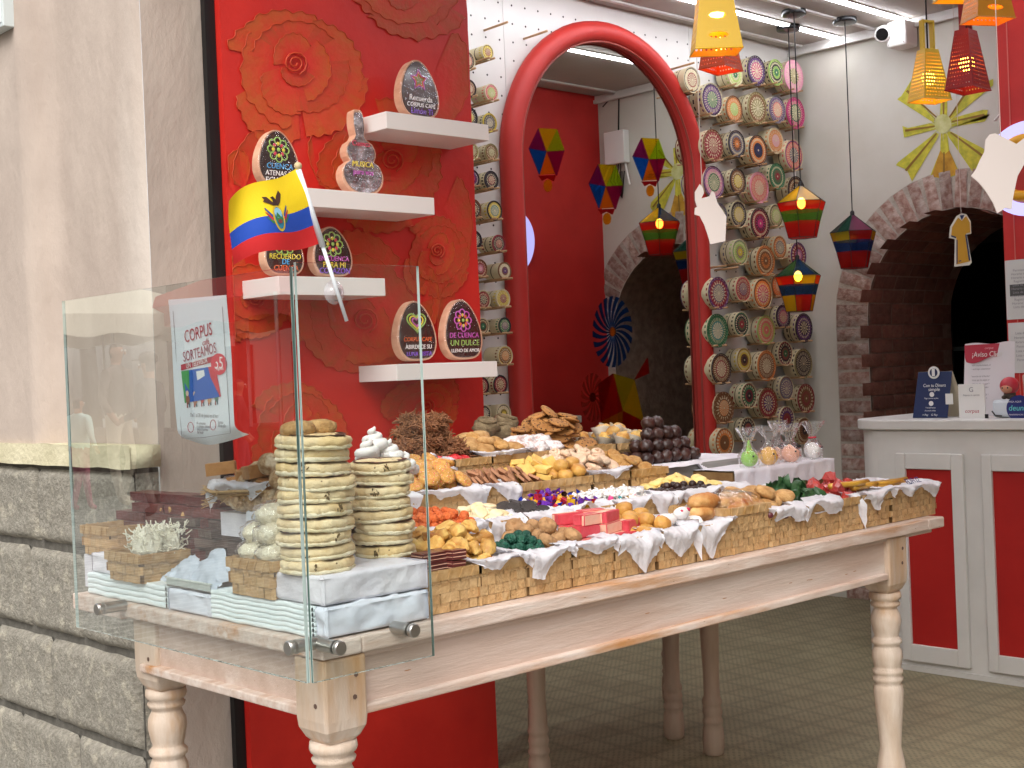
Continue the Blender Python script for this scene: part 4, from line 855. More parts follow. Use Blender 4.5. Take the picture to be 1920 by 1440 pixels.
nestm = pbr('shredded_brown', '#94633f', .75, '#744a30', 40, vary=.1); shredw = pbr('shredded_coconut', '#f0ecdc', .7, '#e2dcc6', 40)
cake = pbr('sugared_flatbread', '#f3dfb6', .75, '#e0c08c', 18, (.35, .65), bump=1.0, bscale=32, bdetail=6, vary=.06, col3='#e9c990', spots=[('#7a5a3a', 38, .07), ('#c0605a', 55, .05)])
icing = pbr('white_icing', '#f0e4c8', .7, '#e2d0a4', 14, bump=.8, bscale=50)
jamm = pbr('brown_filling', '#6a3826', .5, '#4a2418', 30, bump=.4, bscale=60)
flake = pbr('dark_herb_bits', '#6a5636', .8)
capm = paper('muffin_case_paper', '#efe9da', .3, .1, 30)
def ringcookie(b_, s_):
    v = []
    for x, y, z in b_.v:
        r_ = math.hypot(x, y); k = max(0, 1-r_/.009); v.append((x, y, z*(1-.75*k) if z > 0 else z))
    b_.v = v
S = {}
S['spr'] = disc_mesh('cookie', cookspr, .031, .011, .1); S['cook'] = disc_mesh('cookie', cook, .024, .0075, .08)
S['chip'] = disc_mesh('cookie', chipc, .035, .0065, .12, 3); S['brown'] = disc_mesh('cookie', brownr, .024, .0165, .05, extra=ringcookie, nu=24, nv=14)
S['bun'] = disc_mesh('bun', bun, .0235, .0185, .08); S['tan'] = disc_mesh('biscuit', tanm, .032, .0155, .12, 2, sq=.8)
S['green'] = disc_mesh('candy', green, .0135, .0128, .08, nu=14, sq=1); S['orange'] = disc_mesh('candy', orange, .0125, .0118, .09, 4, nu=14, sq=1)
S['coco'] = disc_mesh('coconut_ball', coco, .028, .0265, .09, 5, nu=26, nv=18, sq=1); S['choc'] = disc_mesh('chocolate_ball', choco, .0235, .0225, .22, 3.5, nu=18, nv=12, sq=.95)
S['pale'] = disc_mesh('biscuit', creamc, .019, .0065, .05); S['yel'] = disc_mesh('biscuit', pbr('yellow_biscuit', '#ecd28a', .6, '#e0c070', 30, bump=.15, bscale=60, vary=.05), .021, .0085, .06)
S['darkb'] = disc_mesh('candy', pbr('black_candy', '#2a1a16', .3, '#3c2820', 20, bump=.4, bscale=80, vary=.2), .0125, .0115, .1, nu=12, sq=1)
S['mac'] = disc_mesh('macaroon', pinkw, .027, .0105, .14, 3); S['wm'] = disc_mesh('meringue', mering, .015, .012, .2, 3, nu=12)
S['grape'] = disc_mesh('candy', pbr('maroon_candy', '#5a2028', .35, coat=.3), .012, .011, .04, 3, nu=12, sq=1)
def oreo_mesh():
    out = []
    for s_ in range(2):
        b_ = MB(); b_.lathe((0, 0, -.010), [(.024, 0), (.0265, .0015), (.0265, .0055), (.025, .007)], 20, 0); b_.lathe((0, 0, -.0028), [(.0245, 0), (.0245, .005)], 20, 1); b_.lathe((0, 0, .0024), [(.025, 0), (.0265, .0015), (.0265, .0055), (.024, .007)], 20, 0); b_.v = [(x*.75, y*.75, z*.75) for x, y, z in b_.v]; out.append(b_.mesh('biscuit', [oreo, whitef], False))
    return out
S['oreo'] = oreo_mesh(); S['sand'] = []
for s_ in range(2):
    b_ = MB(); b_.lathe((0, 0, -.009), [(.024, 0), (.027, .002), (.027, .006), (.025, .007)], 20, 0); b_.lathe((0, 0, -.0018), [(.025, 0), (.025, .003)], 20, 1); b_.lathe((0, 0, .0014), [(.025, 0), (.027, .002), (.026, .006), (.022, .007)], 20, 0); b_.v = [(x*.68, y*.68, z*.72) for x, y, z in b_.v]; S['sand'].append(b_.mesh('biscuit', [creamc, whitef], True))
S['guava'] = bar_mesh('candy_bar', [guava, guavaw], .074, .034, .027); 
S['guava'] = []
for s_ in range(3):
    b_ = MB(); q = [(.5, 0), (.5, 1)] if s_ == 0 else [(.72, 0), (.28, 1)] if s_ == 1 else [(.3, 0), (.7, 1)]
    y0 = -.018
    for fr, mi in q: b_.box((-.038, y0, -.014), (.038, y0+.036*fr-.0003, .014), mi); y0 += .036*fr
    me = b_.mesh('candy_bar', [guava, guavaw]); bm = bmesh.new(); bm.from_mesh(me); bmesh.ops.bevel(bm, geom=bm.edges[:], offset=.002, segments=2, affect='EDGES'); bm.to_mesh(me); bm.free(); S['guava'].append(me)
S['wafer'] = bar_mesh('layered_bar', [dguava, guavaw], .085, .04, .022, split=[.2]*5, jit=.001); S['fudge'] = bar_mesh('fudge_square', [fudge], .046, .042, .008); S['panela'] = bar_mesh('panela_block', [panela], .07, .045, .03)
S['dg'] = bar_mesh('guava_block', [dguava], .15, .055, .024); S['slab'] = bar_mesh('sugar_block', [darkslab], .16, .06, .02); S['ysq'] = bar_mesh('square_biscuit', [pbr('square_biscuit', '#ecc870', .55, '#d8a850', 30, bump=.3, bscale=70, vary=.06, coat=.1)], .046, .042, .015)
def pastry_mesh():
    out = []
    for s_ in range(4):
        b_ = MB()
        def fn(d, s_=s_): return 1+.28*noise.noise(Vector((d.x*1.6+s_*7, d.y*1.6, d.z*1.6)))+.07*noise.noise(Vector((d.x*6+s_*7, d.y*6, d.z*6)))
        b_.ball((0, 0, 0), (.033, .020, .0145), 24, 16, fn=fn); b_.v = [(x, y+8*x*x-.004, z+.006*math.sin(x*90+s_)) for x, y, z in b_.v]; out.append(b_.mesh('pastry', [paste], True))
    return out
S['pastry'] = pastry_mesh()
def bread_mesh():
    out = []
    for s_ in range(3):
        b_ = MB()
        def fn(d, s_=s_): return 1+.1*noise.noise(Vector((d.x*2+s_*7, d.y*2, d.z*2)))+.035*math.sin(d.x*22)*max(0, d.z)
        b_.ball((0, 0, 0), (.066, .034, .024), 36, 16, fn=fn); out.append(b_.mesh('bread_roll', [bread], True))
    return out
S['bread'] = bread_mesh()
def swirl_mesh(r, h, turns, m, nm, rt=.35):
    out = []
    for s_ in range(2):
        b_ = MB(); n_ = int(26*turns); pts = []; rad = []
        for i in range(n_+1):
            t = i/n_; a = t*turns*2*PI+s_; rr = r*(1-t)**.8*.62; pts.append((rr*math.cos(a), rr*math.sin(a), h*t**1.1)); rad.append(r*rt*(1-t*.7))
        b_.tube(pts, rad, 9); b_.ball((0, 0, h*.2), (r*.7, r*.7, h*.35), 12, 8); out.append(b_.mesh(nm, [m], True))
    return out
S['swirl'] = swirl_mesh(.042, .045, 2.3, mering, 'meringue'); S['swirls'] = swirl_mesh(.015, .015, 1.6, mering, 'meringue', .4); S['cocosw'] = swirl_mesh(.026, .019, 2, pinkw, 'macaroon', .42)
def strands(n_, r, m, nm, rad=.0014, flat_=.6, curl=1.6, ns=2):
    out = []
    for s_ in range(ns):
        b_ = MB()
        for i in range(n_):
            d = Vector((random.gauss(0, 1), random.gauss(0, 1), abs(random.gauss(0, 1))*flat_)).normalized()*r*random.uniform(.55, 1.0); d.z *= .8
            t = Vector((random.gauss(0, 1), random.gauss(0, 1), random.gauss(0, .6))).normalized(); q = Vector((random.gauss(0, 1), random.gauss(0, 1), random.gauss(0, 1))).normalized(); pts = []
            for k in range(7): u = (k/6-.5)*curl; pts.append(d+t*(u*r)+q*(r*.4*(u*u))-d*(u*u*.35))
            b_.tube(pts, rad*random.uniform(.7, 1.3), 4)
        b_.ball((0, 0, 0), (r*.8, r*.8, r*.55), 10, 6); out.append(b_.mesh(nm, [m], False))
    return out
S['nest'] = strands(150, .036, nestm, 'coconut_nest', .0017, .8, 1.3, 3)
def wrap_mesh():
    out = []
    for c1, c2 in (('#6a2aa0', '#e8b020'), ('#e8b020', '#5a1a8a'), ('#2038b0', '#e8e0e0'), ('#c02040', '#e8a020'), ('#7a3ab8', '#7a3ab8'), ('#3a1c14', '#e0a020')):
        b_ = MB(); b_.box((-.014, -.008, -.006), (.014, .008, .006), 1)
        b_.box((-.0145, -.0085, -.0065), (.002, .0085, .0065), 0)
        for s_ in (-1, 1):
            b_.add([(s_*.014, 0, 0)]+[(s_*.025, .009*math.cos(a), .008*math.sin(a)) for a in [k*PI/3 for k in range(6)]], [(0, i+1, (i+1) % 6+1) for i in range(6)], 0)
        f1 = pbr('candy_foil', c1, .25, metal=.3, bump=.8, bscale=140); f2 = pbr('candy_label', c2, .35); b_.v = [(x*1.0, y*1.05, z*1.05) for x, y, z in b_.v]
        me = b_.mesh('wrapped_candy', [f1, f2]); out.append(me)
    return out
S['wrap'] = wrap_mesh()
def case_mesh():
    out = []
    for s_ in range(2):
        b_ = MB(); n_ = 48; vs = []
        for j, (r_, z_) in enumerate(((.020, 0), (.026, .014), (.033, .027))):
            for i in range(n_): k = 1+(.05+.03*j)*(1 if i % 2 else -1); a = 2*PI*i/n_; vs.append((r_*k*math.cos(a), r_*k*math.sin(a), z_+(.002*math.sin(a*3+s_) if j == 2 else 0)))
        b_.add(vs, [(j*n_+i, j*n_+(i+1) % n_, (j+1)*n_+(i+1) % n_, (j+1)*n_+i) for j in range(2) for i in range(n_)], 0)
        b_.ball((0, 0, .020), (.024, .024, .019), 18, 10, 1, fn=lump(1, .15, 3, s_*4)); out.append(b_.mesh('cupcake', [capm, paste], True))
    return out
S['cup'] = case_mesh()
def cube_mesh(m, nm, r, n=3):
    out = []
    for s_ in range(n):
        b_ = MB(); b_.ball((0, 0, 0), (r, r*.8, r*.7), 8, 5, fn=lump(1, .5, 2.5, s_*8)); out.append(b_.mesh(nm, [m], False))
    return out
S['red'] = cube_mesh(redcube, 'candied_fruit', .027); 
def leaf_mesh():
    out = []
    for s_ in range(3):
        b_ = MB(); b_.grid(lambda u, v: ((u-.5)*.07, (v-.5)*.05*math.sin(PI*min(.98, max(.05, u)))**.7, .014*math.sin(u*3+s_)+.012*nv((u*3, v*3, s_), 1.5)-.03*(v-.5)**2*20*.1), 8, 6); out.append(b_.mesh('candied_leaf', [leafm], True))
    return out
S['leaf'] = leaf_mesh()
# ================================================================ THE ROWS OF BASKETS
def X_(px, py, Y): return at(px, py, Y=Y).x
def bk(pl, pr, py, Yf, z, h, d, lab, lin_=None, drop=.05, cell=.022, sides='F', crush=1):
    x0, x1 = X_(pl, py, Yf)+.002, X_(pr, py, Yf)-.002
    basket((x0+x1)/2, Yf+d/2, z, x1-x0, d, h, lab, cell=cell)
    if lin_: liner((x0+x1)/2, Yf+d/2, z, x1-x0, d, h, lin_, drop, sides=sides, crush=crush)
    return (x0+.008, x1-.008, Yf+.012, Yf+d-.012, z+h)
R1, D1 = .20, .21; HB = .088
A = bk(800, 893, 1070, R1, .881, HB, D1, 'woven basket nearest the glass, full of dark layered guava bars', cell=.026)
x = A
for i in range(14):
    put('layered_bar', S['wafer'][i % 2], (A[0]+.035+.052*(i % 2)+random.uniform(-.004, .004), A[2]+.03+.045*((i//2) % 3+.0)+random.uniform(-.004, .004), A[4]-.012+.0225*(i//6)), (random.uniform(-.04, .04), random.uniform(-.04, .04), random.uniform(-.08, .08)+(PI/2 if i % 2 else 0)), 'dark red and cream layered guava bar in the basket nearest the glass', 'sweet', 'layered guava bars')
B = bk(895, 981, 1065, R1, .881, HB, D1, 'woven basket of golden folded pastries, second in the front row', 'white tissue edge hanging below the golden pastries', .06, cell=.025, sides='FR')
pile(S['pastry'], (A[1]-.07, B[1]+.005, B[2]+.012, B[3]+.03, B[4]-.018), 44, .027, .0135, 'folded_pastry', 'golden folded pastry heaped in the second front basket', 'pastry', 'golden folded pastries', tilt=.6, mound=.10, layers=5)
C = bk(985, 1066, 1050, R1, .881, HB, D1, 'woven basket of dark green sugar balls in the front row', 'white tissue corner between pastries and green balls', .06, cell=.024)
pile(S['green'], (C[0]-.01, C[1]-.01, C[2]-.01, C[3]-.02, C[4]-.03), 60, .0135, .0125, 'green_sugar_ball', 'dark green sugared ball in the front row', 'sweet', 'green sugared balls', mound=.08, layers=5)
D = bk(1067, 1144, 1030, R1, .881, HB, D1, 'woven basket in front of the brown ring cookies', 'white tissue sheet draped in front of the brown ring cookies', .06, cell=.024)
pile(S['brown'], (C[1]-.06, D[1]-.01, D[2]+.03, D[3]+.04, D[4]-.03), 40, .024, .0155, 'brown_ring_cookie', 'round brown cookie with a dimpled middle in the front row', 'cookie', 'brown dimpled cookies', tilt=.9, mound=.06)
E_ = bk(1146, 1226, 1012, R1, .881, HB, D1, 'woven basket of pink and cream guava bars in the front row', 'large white tissue sheet hanging in front of the pink bars', .085, cell=.024)
k = 0
for lv in range(4):
    for j in range(3 if lv < 2 else 2):
        for i in range(3 if lv < 3 else 2):
            k += 1; put('guava_bar', S['guava'][k % 3], (E_[0]-.045+.082*i+.02*lv*.5+random.uniform(-.008, .008), E_[2]+.03+.055*j+lv*.014+random.uniform(-.005, .005), E_[4]-.028+.028*lv), (random.uniform(-.05, .05), random.uniform(-.05, .05), random.uniform(-.3, .3)+(PI if (k*7) % 5 < 2 else 0)), 'pink and cream guava bar stacked in the front row', 'sweet', 'pink and cream guava bars')
F_ = bk(1228, 1298, 1005, R1, .881, HB, D1, 'woven basket of round yellow buns in the front row', 'white tissue corner hanging below the yellow buns', .075, cell=.024)
pile(S['bun'], (E_[1]-.03, F_[1]-.03, F_[2]+.0, F_[3]+.04, F_[4]-.02), 26, .0235, .017, 'yellow_bun', 'small round yellow bun piled in the front row', 'bun', 'small round yellow buns', tilt=.4, mound=.08)
G = bk(1300, 1367, 985, R1, .881, HB, D1, 'woven basket of white marshmallow sweets in the front row', 'white tissue with pointed corners below the marshmallows', .085, cell=.024)
pile(S['swirls']+S['wm'], (F_[1]-.05, G[1], G[2], G[3], G[4]-.03), 60, .0145, .012, 'marshmallow', 'white marshmallow sweet in the front row', 'sweet', 'white marshmallow sweets', mound=.05)
for i, (px, py) in enumerate(((1278, 962), (1293, 985), (1300, 978), (1250, 975))):
    p = at(px, py, Y=R1+.05); b_ = MB(); b_.ball((0, 0, 0), (.03, .016, .017), 16, 10, fn=lump(1, .15, 2, i)); b_.ball((.016, -.009, .008), (.008, .006, .006), 8, 6, 1); b_.ball((-.012, -.010, .006), (.006, .005, .005), 8, 6, 1)
    put('marshmallow_figure', b_.mesh('marshmallow_figure', [mering, flat('#c02a4a')], True), p, (0, 0, i*.9), 'white marshmallow figure with a red mark on top of the marshmallows', 'sweet', 'marshmallow figures with red marks')
H_ = bk(1369, 1438, 975, R1, .881, .12, D1, 'taller woven basket of bagged bread at the middle of the front row', cell=.022)
for i, (px, py, a, t_) in enumerate(((1318, 960, .3, 0), (1345, 968, .15, .1), (1375, 975, .5, .2), (1380, 958, .1, -.1), (1352, 946, .2, 0), (1405, 968, -.5, .3), (1320, 940, .1, .1), (1390, 942, -.2, .1), (1400, 985, -.7, .4))):
    p = at(px, py, Y=R1+.07+.02*(i % 3)); put('bread_roll', S['bread'][i % 3], p, (t_, random.uniform(-.15, .15), a), 'golden bread roll in a clear bag on the tall basket', 'bread', 'bagged golden bread rolls')
bg_ = MB(); pc = at(1360, 958, Y=R1+.09)
bg_.ball(pc, (.155, .085, .058), 36, 18, fn=lambda d: 1+.10*noise.noise(d*4)+.05*noise.noise(d*11)); tag(bg_.build('clear_bag', film, smooth=True), 'clear cellophane bag wrapped around the golden bread rolls', 'bag')
I_ = bk(1440, 1497, 960, R1, .881, .095, D1, 'woven basket of tan biscuits and maroon balls right of the bread', 'white tissue folded over the basket with maroon balls', .07, cell=.022)
for i, px in enumerate((1443, 1462, 1472, 1484)): put('maroon_ball', S['grape'][i % 3], at(px, 966+(-1)**i, Y=R1-.006)+Vector((0, 0, .002)), (0, 0, i), 'small maroon ball on the front edge of a basket', 'sweet', 'small maroon balls')
J_ = bk(1499, 1568, 945, R1, .881, .095, D1, 'woven basket of tan biscuits and green candied leaves', 'white tissue corner hanging between two right-hand baskets', .06, cell=.022)
pile(S['tan'], (I_[0]-.05, J_[0]+.06, I_[2], I_[3]+.02, I_[4]-.03), 34, .031, .014, 'tan_biscuit', 'puffy tan biscuit piled right of the bread', 'biscuit', 'puffy tan biscuits', tilt=.5, mound=.08)
K_ = bk(1570, 1608, 935, R1, .881, .095, D1, 'narrow woven basket below the green candied leaves', cell=.022)
pile(S['leaf'], (J_[0]+.05, K_[0]+.02, J_[2]+.02, J_[3]+.04, J_[4]-.01), 26, .028, .008, 'candied_leaf', 'glossy green candied leaf toward the right end', 'sweet', 'green candied leaves', flatrot=False, mound=.05)
L_ = bk(1609, 1664, 930, R1, .881, .095, D1, 'woven basket of dark red candied fruit', 'white tissue point hanging below the red candied fruit', .09, cell=.022)
pile(S['red'], (K_[0]-.01, L_[1]-.01, L_[2], L_[3]+.03, L_[4]-.03), 26, .026, .018, 'candied_fruit', 'dark red candied fruit chunk toward the right end', 'sweet', 'red candied fruit chunks', flatrot=False, mound=.14, layers=6)
M_ = bk(1667, 1750, 920, R1, .881, .095, D1, 'woven basket at the far right end of the table', 'white tissue crumpled over the far right basket', .035, cell=.019, sides='FR')
stk_ = pbr('honey_stick', '#d8a83c', .4, '#b8802a', 40, stretch=(.2, 1, 1), coat=.3); stb = pbr('blue_wrapper', '#2f7fa8', .3, '#e0d060', 30, (.5, .6), stretch=(.5, 1, 1), coat=.3)
for i in range(12):
    b_ = MB(); b_.tube([(-.075, 0, 0), (-.03, .001, .001), (.03, -.001, 0), (.075, 0, .001)], .0095, 8); p = at(1588+11*i-(30 if i > 6 else 0), 909+2.0*(i % 4), Y=R1+.06+.02*(i % 3)); p.z = max(p.z, .985)+.006*(i % 2)
    put('sugar_stick', b_.mesh('sugar_stick', [stk_], True), p, (0, 0, random.uniform(-.2, .1)), 'yellow twisted sugar stick lying at the far right end', 'sweet', 'yellow sugar sticks')
for i in range(5):
    b_ = MB(); b_.tube([(-.05, 0, 0), (.05, 0, 0)], .009, 8); put('wrapped_stick', b_.mesh('wrapped_stick', [stb], True), (M_[0]+.03+.02*i, M_[2]+.05+.012*i, M_[4]-.004+.004*(i % 2)), (0, 0, .1*i-.3), 'blue wrapped sweet stick at the far right end', 'sweet', 'blue wrapped sweet sticks')
T = thing('printed_tissue', (M_[1]-.07, M_[2]+.03, M_[4]+.012), 'white printed tissue sheet with dark blue letters at the far right', 'tissue paper')
MB().grid(lambda u, v: (M_[1]-.14+.15*u, M_[2]-.01+.13*v, M_[4]+.010+.006*nv((u*3, v*3, 1), 1)), 8, 8).build('sheet', tissue, T, smooth=True)
text('EDELIZ', .034, flat('#2a3c78', .5), (M_[1]-.06, M_[2]+.02, M_[4]+.019), (1, .1, 0), (0, .7, .7), T, 'printed_text', .0002)
T = thing('printed_tissue', (J_[1]-.04, J_[2], J_[4]+.01), 'white tissue with black print at the basket of candied leaves', 'tissue paper')
MB().grid(lambda u, v: (J_[0]+.05+.11*u, R1-.012+.05*v, J_[4]-.022+.045*v+.004*nv((u*3, v*3, 7), 2)), 8, 5).build('sheet', tissue, T, smooth=True)
text('MOLTO', .022, flat('#222228', .5), (J_[0]+.11, R1-.004, J_[4]+.001), (1, 0, .1), (0, .7, .7), T, 'printed_text', .0002)
# ---- second row
R2, D2, Z2 = .43, .20, .945
rs = MB(); rs.box((X_(768, 980, R2)-.0, R2-.01, ZT+.001), (X_(1400, 915, R2), R2+.2, Z2-.002)); tag(rs.build('riser_step', cloth, bevel=.004), 'low cloth-covered step under the second row of sweets', 'display step')
def b2(pl, pr, py, lab, l2, drop=.06, h=.08): return bk(pl, pr, py, R2, Z2, h, D2, lab, l2, drop, sides='FLR')
a = b2(772, 903, 978, 'basket of orange sugared balls in the second row', 'white tissue sheet hanging below the orange balls', .10)
pile(S['orange'], (a[0], a[1], a[2]-.01, a[3], a[4]-.01), 110, .0125, .0115, 'orange_sugar_ball', 'bright orange sugared ball in the second row', 'sweet', 'orange sugared balls', mound=.03)
a = b2(906, 974, 975, 'basket of cream sandwich biscuits in the second row', 'white tissue sheet below the cream biscuits', .10)
pile(S['sand']+S['pale'], (a[0], a[1]+.02, a[2]-.01, a[3], a[4]-.02), 44, .019, .0070, 'cream_biscuit', 'cream sandwich biscuit in the second row', 'biscuit', 'cream sandwich biscuits', tilt=.7)
a = b2(977, 1058, 965, 'basket of black biscuits in the second row', 'crumpled white tissue below the black biscuits', .09)
pile(S['oreo'], (a[0]-.02, a[1]+.02, a[2]-.01, a[3], a[4]-.02), 44, .020, .0070, 'black_biscuit', 'round black biscuit in the second row', 'biscuit', 'round black biscuits', tilt=.7)
a = b2(1061, 1143, 955, 'basket of foil-wrapped candies in the second row', 'white tissue below the foil-wrapped candies', .07)
pile(S['wrap'], (a[0]-.03, a[1]+.01, a[2]-.01, a[3]+.03, a[4]-.02), 80, .0165, .009, 'wrapped_candy', 'small candy in purple, gold or blue foil', 'candy', 'foil-wrapped candies', flatrot=False, mound=.06)
a = b2(1146, 1252, 940, 'basket of tiny white meringues in the second row', 'two white tissue points below the tiny meringues', .10)
pile(S['swirls'], (a[0]-.02, a[1]+.01, a[2]-.01, a[3]+.02, a[4]-.02), 90, .015, .011, 'small_meringue', 'tiny white meringue swirl in the second row', 'sweet', 'tiny white meringues', mound=.05, tilt=.3)
for i in range(9): put('coloured_marshmallow', cube_mesh(flat(('#3a9aa0', '#e0b83a', '#d83a7a')[i % 3], .5), 'coloured_marshmallow', .012, 1)[0], (a[0]+.02+random.random()*.12, a[2]+.02+random.random()*.03, a[4]+.012), (i, i, i), 'small teal, yellow or pink sweet among the tiny meringues', 'sweet', 'coloured sweets among the meringues')
a = b2(1256, 1398, 925, 'wide basket of black balls and yellow biscuits in the second row', 'wide pleated white tissue below the black balls', .07)
pile(S['darkb'], (a[0], (a[0]+a[1])/2+.03, a[2]-.01, a[2]+.09, a[4]-.01), 40, .0125, .011, 'black_sugar_ball', 'small black sugared ball in the wide basket', 'sweet', 'small black sugared balls', mound=.02)
pile(S['yel'], (a[0]+.06, a[1], a[2]+.05, a[3]+.03, a[4]-.005), 44, .021, .0078, 'yellow_biscuit', 'pale yellow oval biscuit behind the black balls', 'biscuit', 'pale yellow biscuits', tilt=.7, mound=.04)
a = bk(1400, 1496, 930, .44, .90, .085, .16, 'low woven basket behind the tan biscuits under the wrapped figures', 'torn tissue over the low basket below the wrapped figures', .05)
# ---- third row
R3, D3, Z3 = .66, .2, 1.0
tag(MB().box((X_(775, 925, R3), R3-.005, ZT+.001), (X_(1247, 887, R3), R3+.22, Z3-.002)).build('riser_step', cloth, bevel=.004), 'higher cloth-covered step under the third row', 'display step')
def b3(pl, pr, py, lab, l3=None, drop=.05, h=.085): return bk(pl, pr, py, R3, Z3, h, D3, lab, l3, drop, sides='FLR')
a = b3(777, 902, 922, 'basket of sprinkled yellow cookies in the third row', 'white tissue sheet with a long point below the sprinkled cookies', .10)
pile(S['spr'], (a[0], a[1], a[2], a[3]+.01, a[4]-.015), 46, .031, .010, 'sprinkled_cookie', 'yellow cookie with coloured sprinkles in the third row', 'cookie', 'sprinkled yellow cookies', tilt=.8, mound=.08)
a = b3(905, 968, 912, 'basket of thin brown fudge squares in the third row', 'white tissue strip below the fudge squares', .04)
for i in range(34):
    put('fudge_square', S['fudge'][i % 2], (a[0]+.0+(i % 11)*.022+random.uniform(-.004, .004), a[2]+.02+.045*(i//11)+random.uniform(-.01, .01), a[4]+.008+.016*(i//11 > 0)), (random.uniform(.2, .8), random.uniform(.5, 1.1), random.uniform(-.4, .4)), 'thin brown fudge square leaning in the third row', 'sweet', 'thin brown fudge squares')
a = b3(970, 1106, 900, 'wide basket of square yellow biscuits in the third row')
pile(S['ysq'], (a[0]+.06, a[1]-.0, a[2]+.02, a[3]+.02, a[4]-.01), 24, .028, .011, 'square_biscuit', 'square yellow biscuit heaped in the third row', 'biscuit', 'square yellow biscuits', tilt=.9, mound=.08)
pile(S['bun'], (a[1]-.10, a[1]+.02, a[2]-.01, a[2]+.08, a[4]-.015), 14, .0235, .0165, 'pale_yellow_bun', 'pale yellow bun at the right of the square biscuits', 'bun', 'pale yellow buns', layers=1.2, mound=.02)
a = b3(1109, 1176, 893, 'basket of pale shaggy macaroons in the third row', 'small tissue knot at the macaroon basket', .02)
pile(S['mac']+S['cocosw'], (a[0]-.07, a[1]+.01, a[2], a[3]+.04, a[4]-.015), 54, .027, .011, 'pale_macaroon', 'pale pinkish macaroon heaped in the third row', 'sweet', 'pale macaroons', tilt=.8, mound=.08)
a = b3(1178, 1246, 887, 'basket of round golden cookies in the third row')
pile(S['cook'], (a[0]-.05, a[1]-.01, a[2], a[3]+.04, a[4]-.02), 56, .024, .0075, 'golden_cookie', 'round golden cookie in the third row', 'cookie', 'round golden cookies', tilt=.9, mound=.08)
# ---- fourth row
R4, D4, Z4 = .90, .2, 1.06
tag(MB().box((X_(780, 880, R4), R4-.005, .882), (X_(1230, 850, R4), R4+.2, Z4-.002)).build('riser_step', cloth, bevel=.004), 'highest cloth-covered step at the back of the sweets', 'display step')
def b4(pl, pr, py, lab, l4=None, drop=.05, h=.09): return bk(pl, pr, py, R4, Z4, h, D4, lab, l4, drop, sides='FL', cell=.022)
a = b4(772, 846, 862, 'basket of red shells with brown coconut nests in the back row', 'white tissue sheet below the brown nests', .11)
for i in range(7): put('red_shell', cube_mesh(flat('#c0282c', .4), 'red_shell', .026, 1)[0], (a[0]+.0+.034*i, a[2]+.01, a[4]-.002+.004*(i % 2)), (0, 0, i), 'red sweet peeking out under the brown nests', 'sweet', 'red sweets under the nests')
a2 = b4(848, 917, 856, 'basket under the brown coconut nests in the back row')
pile(S['nest'], (a[0]+.01, a2[1]-.01, a[2]+.03, a[3]+.03, a2[4]-.02), 24, .036, .020, 'coconut_nest', 'brown shredded coconut nest in the back row', 'sweet', 'brown coconut nests', mound=.14, tilt=.3, layers=3.2)
a = b4(919, 991, 850, 'basket of golden cookies in the back row', 'tissue tuft at the back basket of golden cookies', .02)
pile(S['tan']+S['cook'], (a[0]-.02, a[1]+.01, a[2], a[3]+.05, a[4]-.02), 34, .029, .012, 'golden_biscuit', 'golden biscuit in the back row beside the nests', 'biscuit', 'golden biscuits in the back row', tilt=.7, mound=.06)
a = b4(994, 1058, 843, 'basket of white sprinkled bags in the back row')
wb_ = pbr('sprinkled_white', '#e4dedc', .5, '#c9a8a0', 60, (.5, .6), bump=.7, bscale=90, coat=.3)
for i in range(6):
    b_ = MB(); b_.ball((0, 0, 0), (.045, .032, .026), 18, 12, fn=lump(1, .3, 3, i)); put('bagged_sweets', b_.mesh('bagged_sweets', [wb_], True), (a[0]+.02+.055*(i % 3), a[2]+.04+.05*(i//3), a[4]+.008+.02*(i//3)), (0, 0, i), 'bag of white sprinkled sweets in the back row', 'sweet', 'bags of white sprinkled sweets')
a = b4(1060, 1150, 840, 'back basket under the chocolate chip cookies')
pile(S['chip'], (a[0]-.08, a[1]+.02, a[2]+.0, a[3]+.1, a[4]-.03), 80, .035, .0072, 'chocolate_chip_cookie', 'chocolate chip cookie in the tall pile at the back', 'cookie', 'chocolate chip cookies', tilt=.8, mound=.26, layers=7)
a = b4(1152, 1228, 848, 'back basket of sweets in pleated paper cases')
pile(S['cup'], (a[0]+.0, a[1]-.0, a[2]-.03, a[3]+.02, a[4]-.02), 16, .028, .015, 'cased_sweet', 'yellow sweet in a white pleated paper case', 'sweet', 'sweets in pleated paper cases', tilt=.9, mound=.07)
# burlap sacks beside the red wall
burl = pbr('burlap', '#8c7a5c', .9, '#75644a', 60, bump=.7, bscale=150)
for i, (px, py, s_) in enumerate(((912, 800, 1.0), (948, 795, 1.15), (940, 812, 1.1), (975, 815, .8), (905, 812, .8))):
    p = at(px, py, Y=1.27+.03*(i % 2)); b_ = MB(); b_.ball((0, 0, 0), (.05, .04, .028), 20, 12, fn=lump(1, .25, 2, i*3)); b_.tube([(.03*math.cos(t), .025*math.sin(t), .022) for t in [2*PI*k_/16 for k_ in range(16)]], .007, 6, closed=True)
    put('burlap_sack', b_.mesh('burlap_sack', [burl], True), p, (.3, 0, i), ['small burlap sack lowest against the red wall edge', 'largest small burlap sack beside the mirror frame', 'small burlap sack in the middle of the sacks', 'small flat burlap sack farthest right of the sacks', 'small burlap sack half hidden behind the brown nests'][i], 'sack', 'small burlap sacks', s_)
tag(MB().box((X_(900, 830, 1.2), 1.2, .872), (X_(1000, 830, 1.2), 1.35, 1.15)).build('riser_step', cloth), 'cloth-covered block carrying the burlap sacks', 'display step')
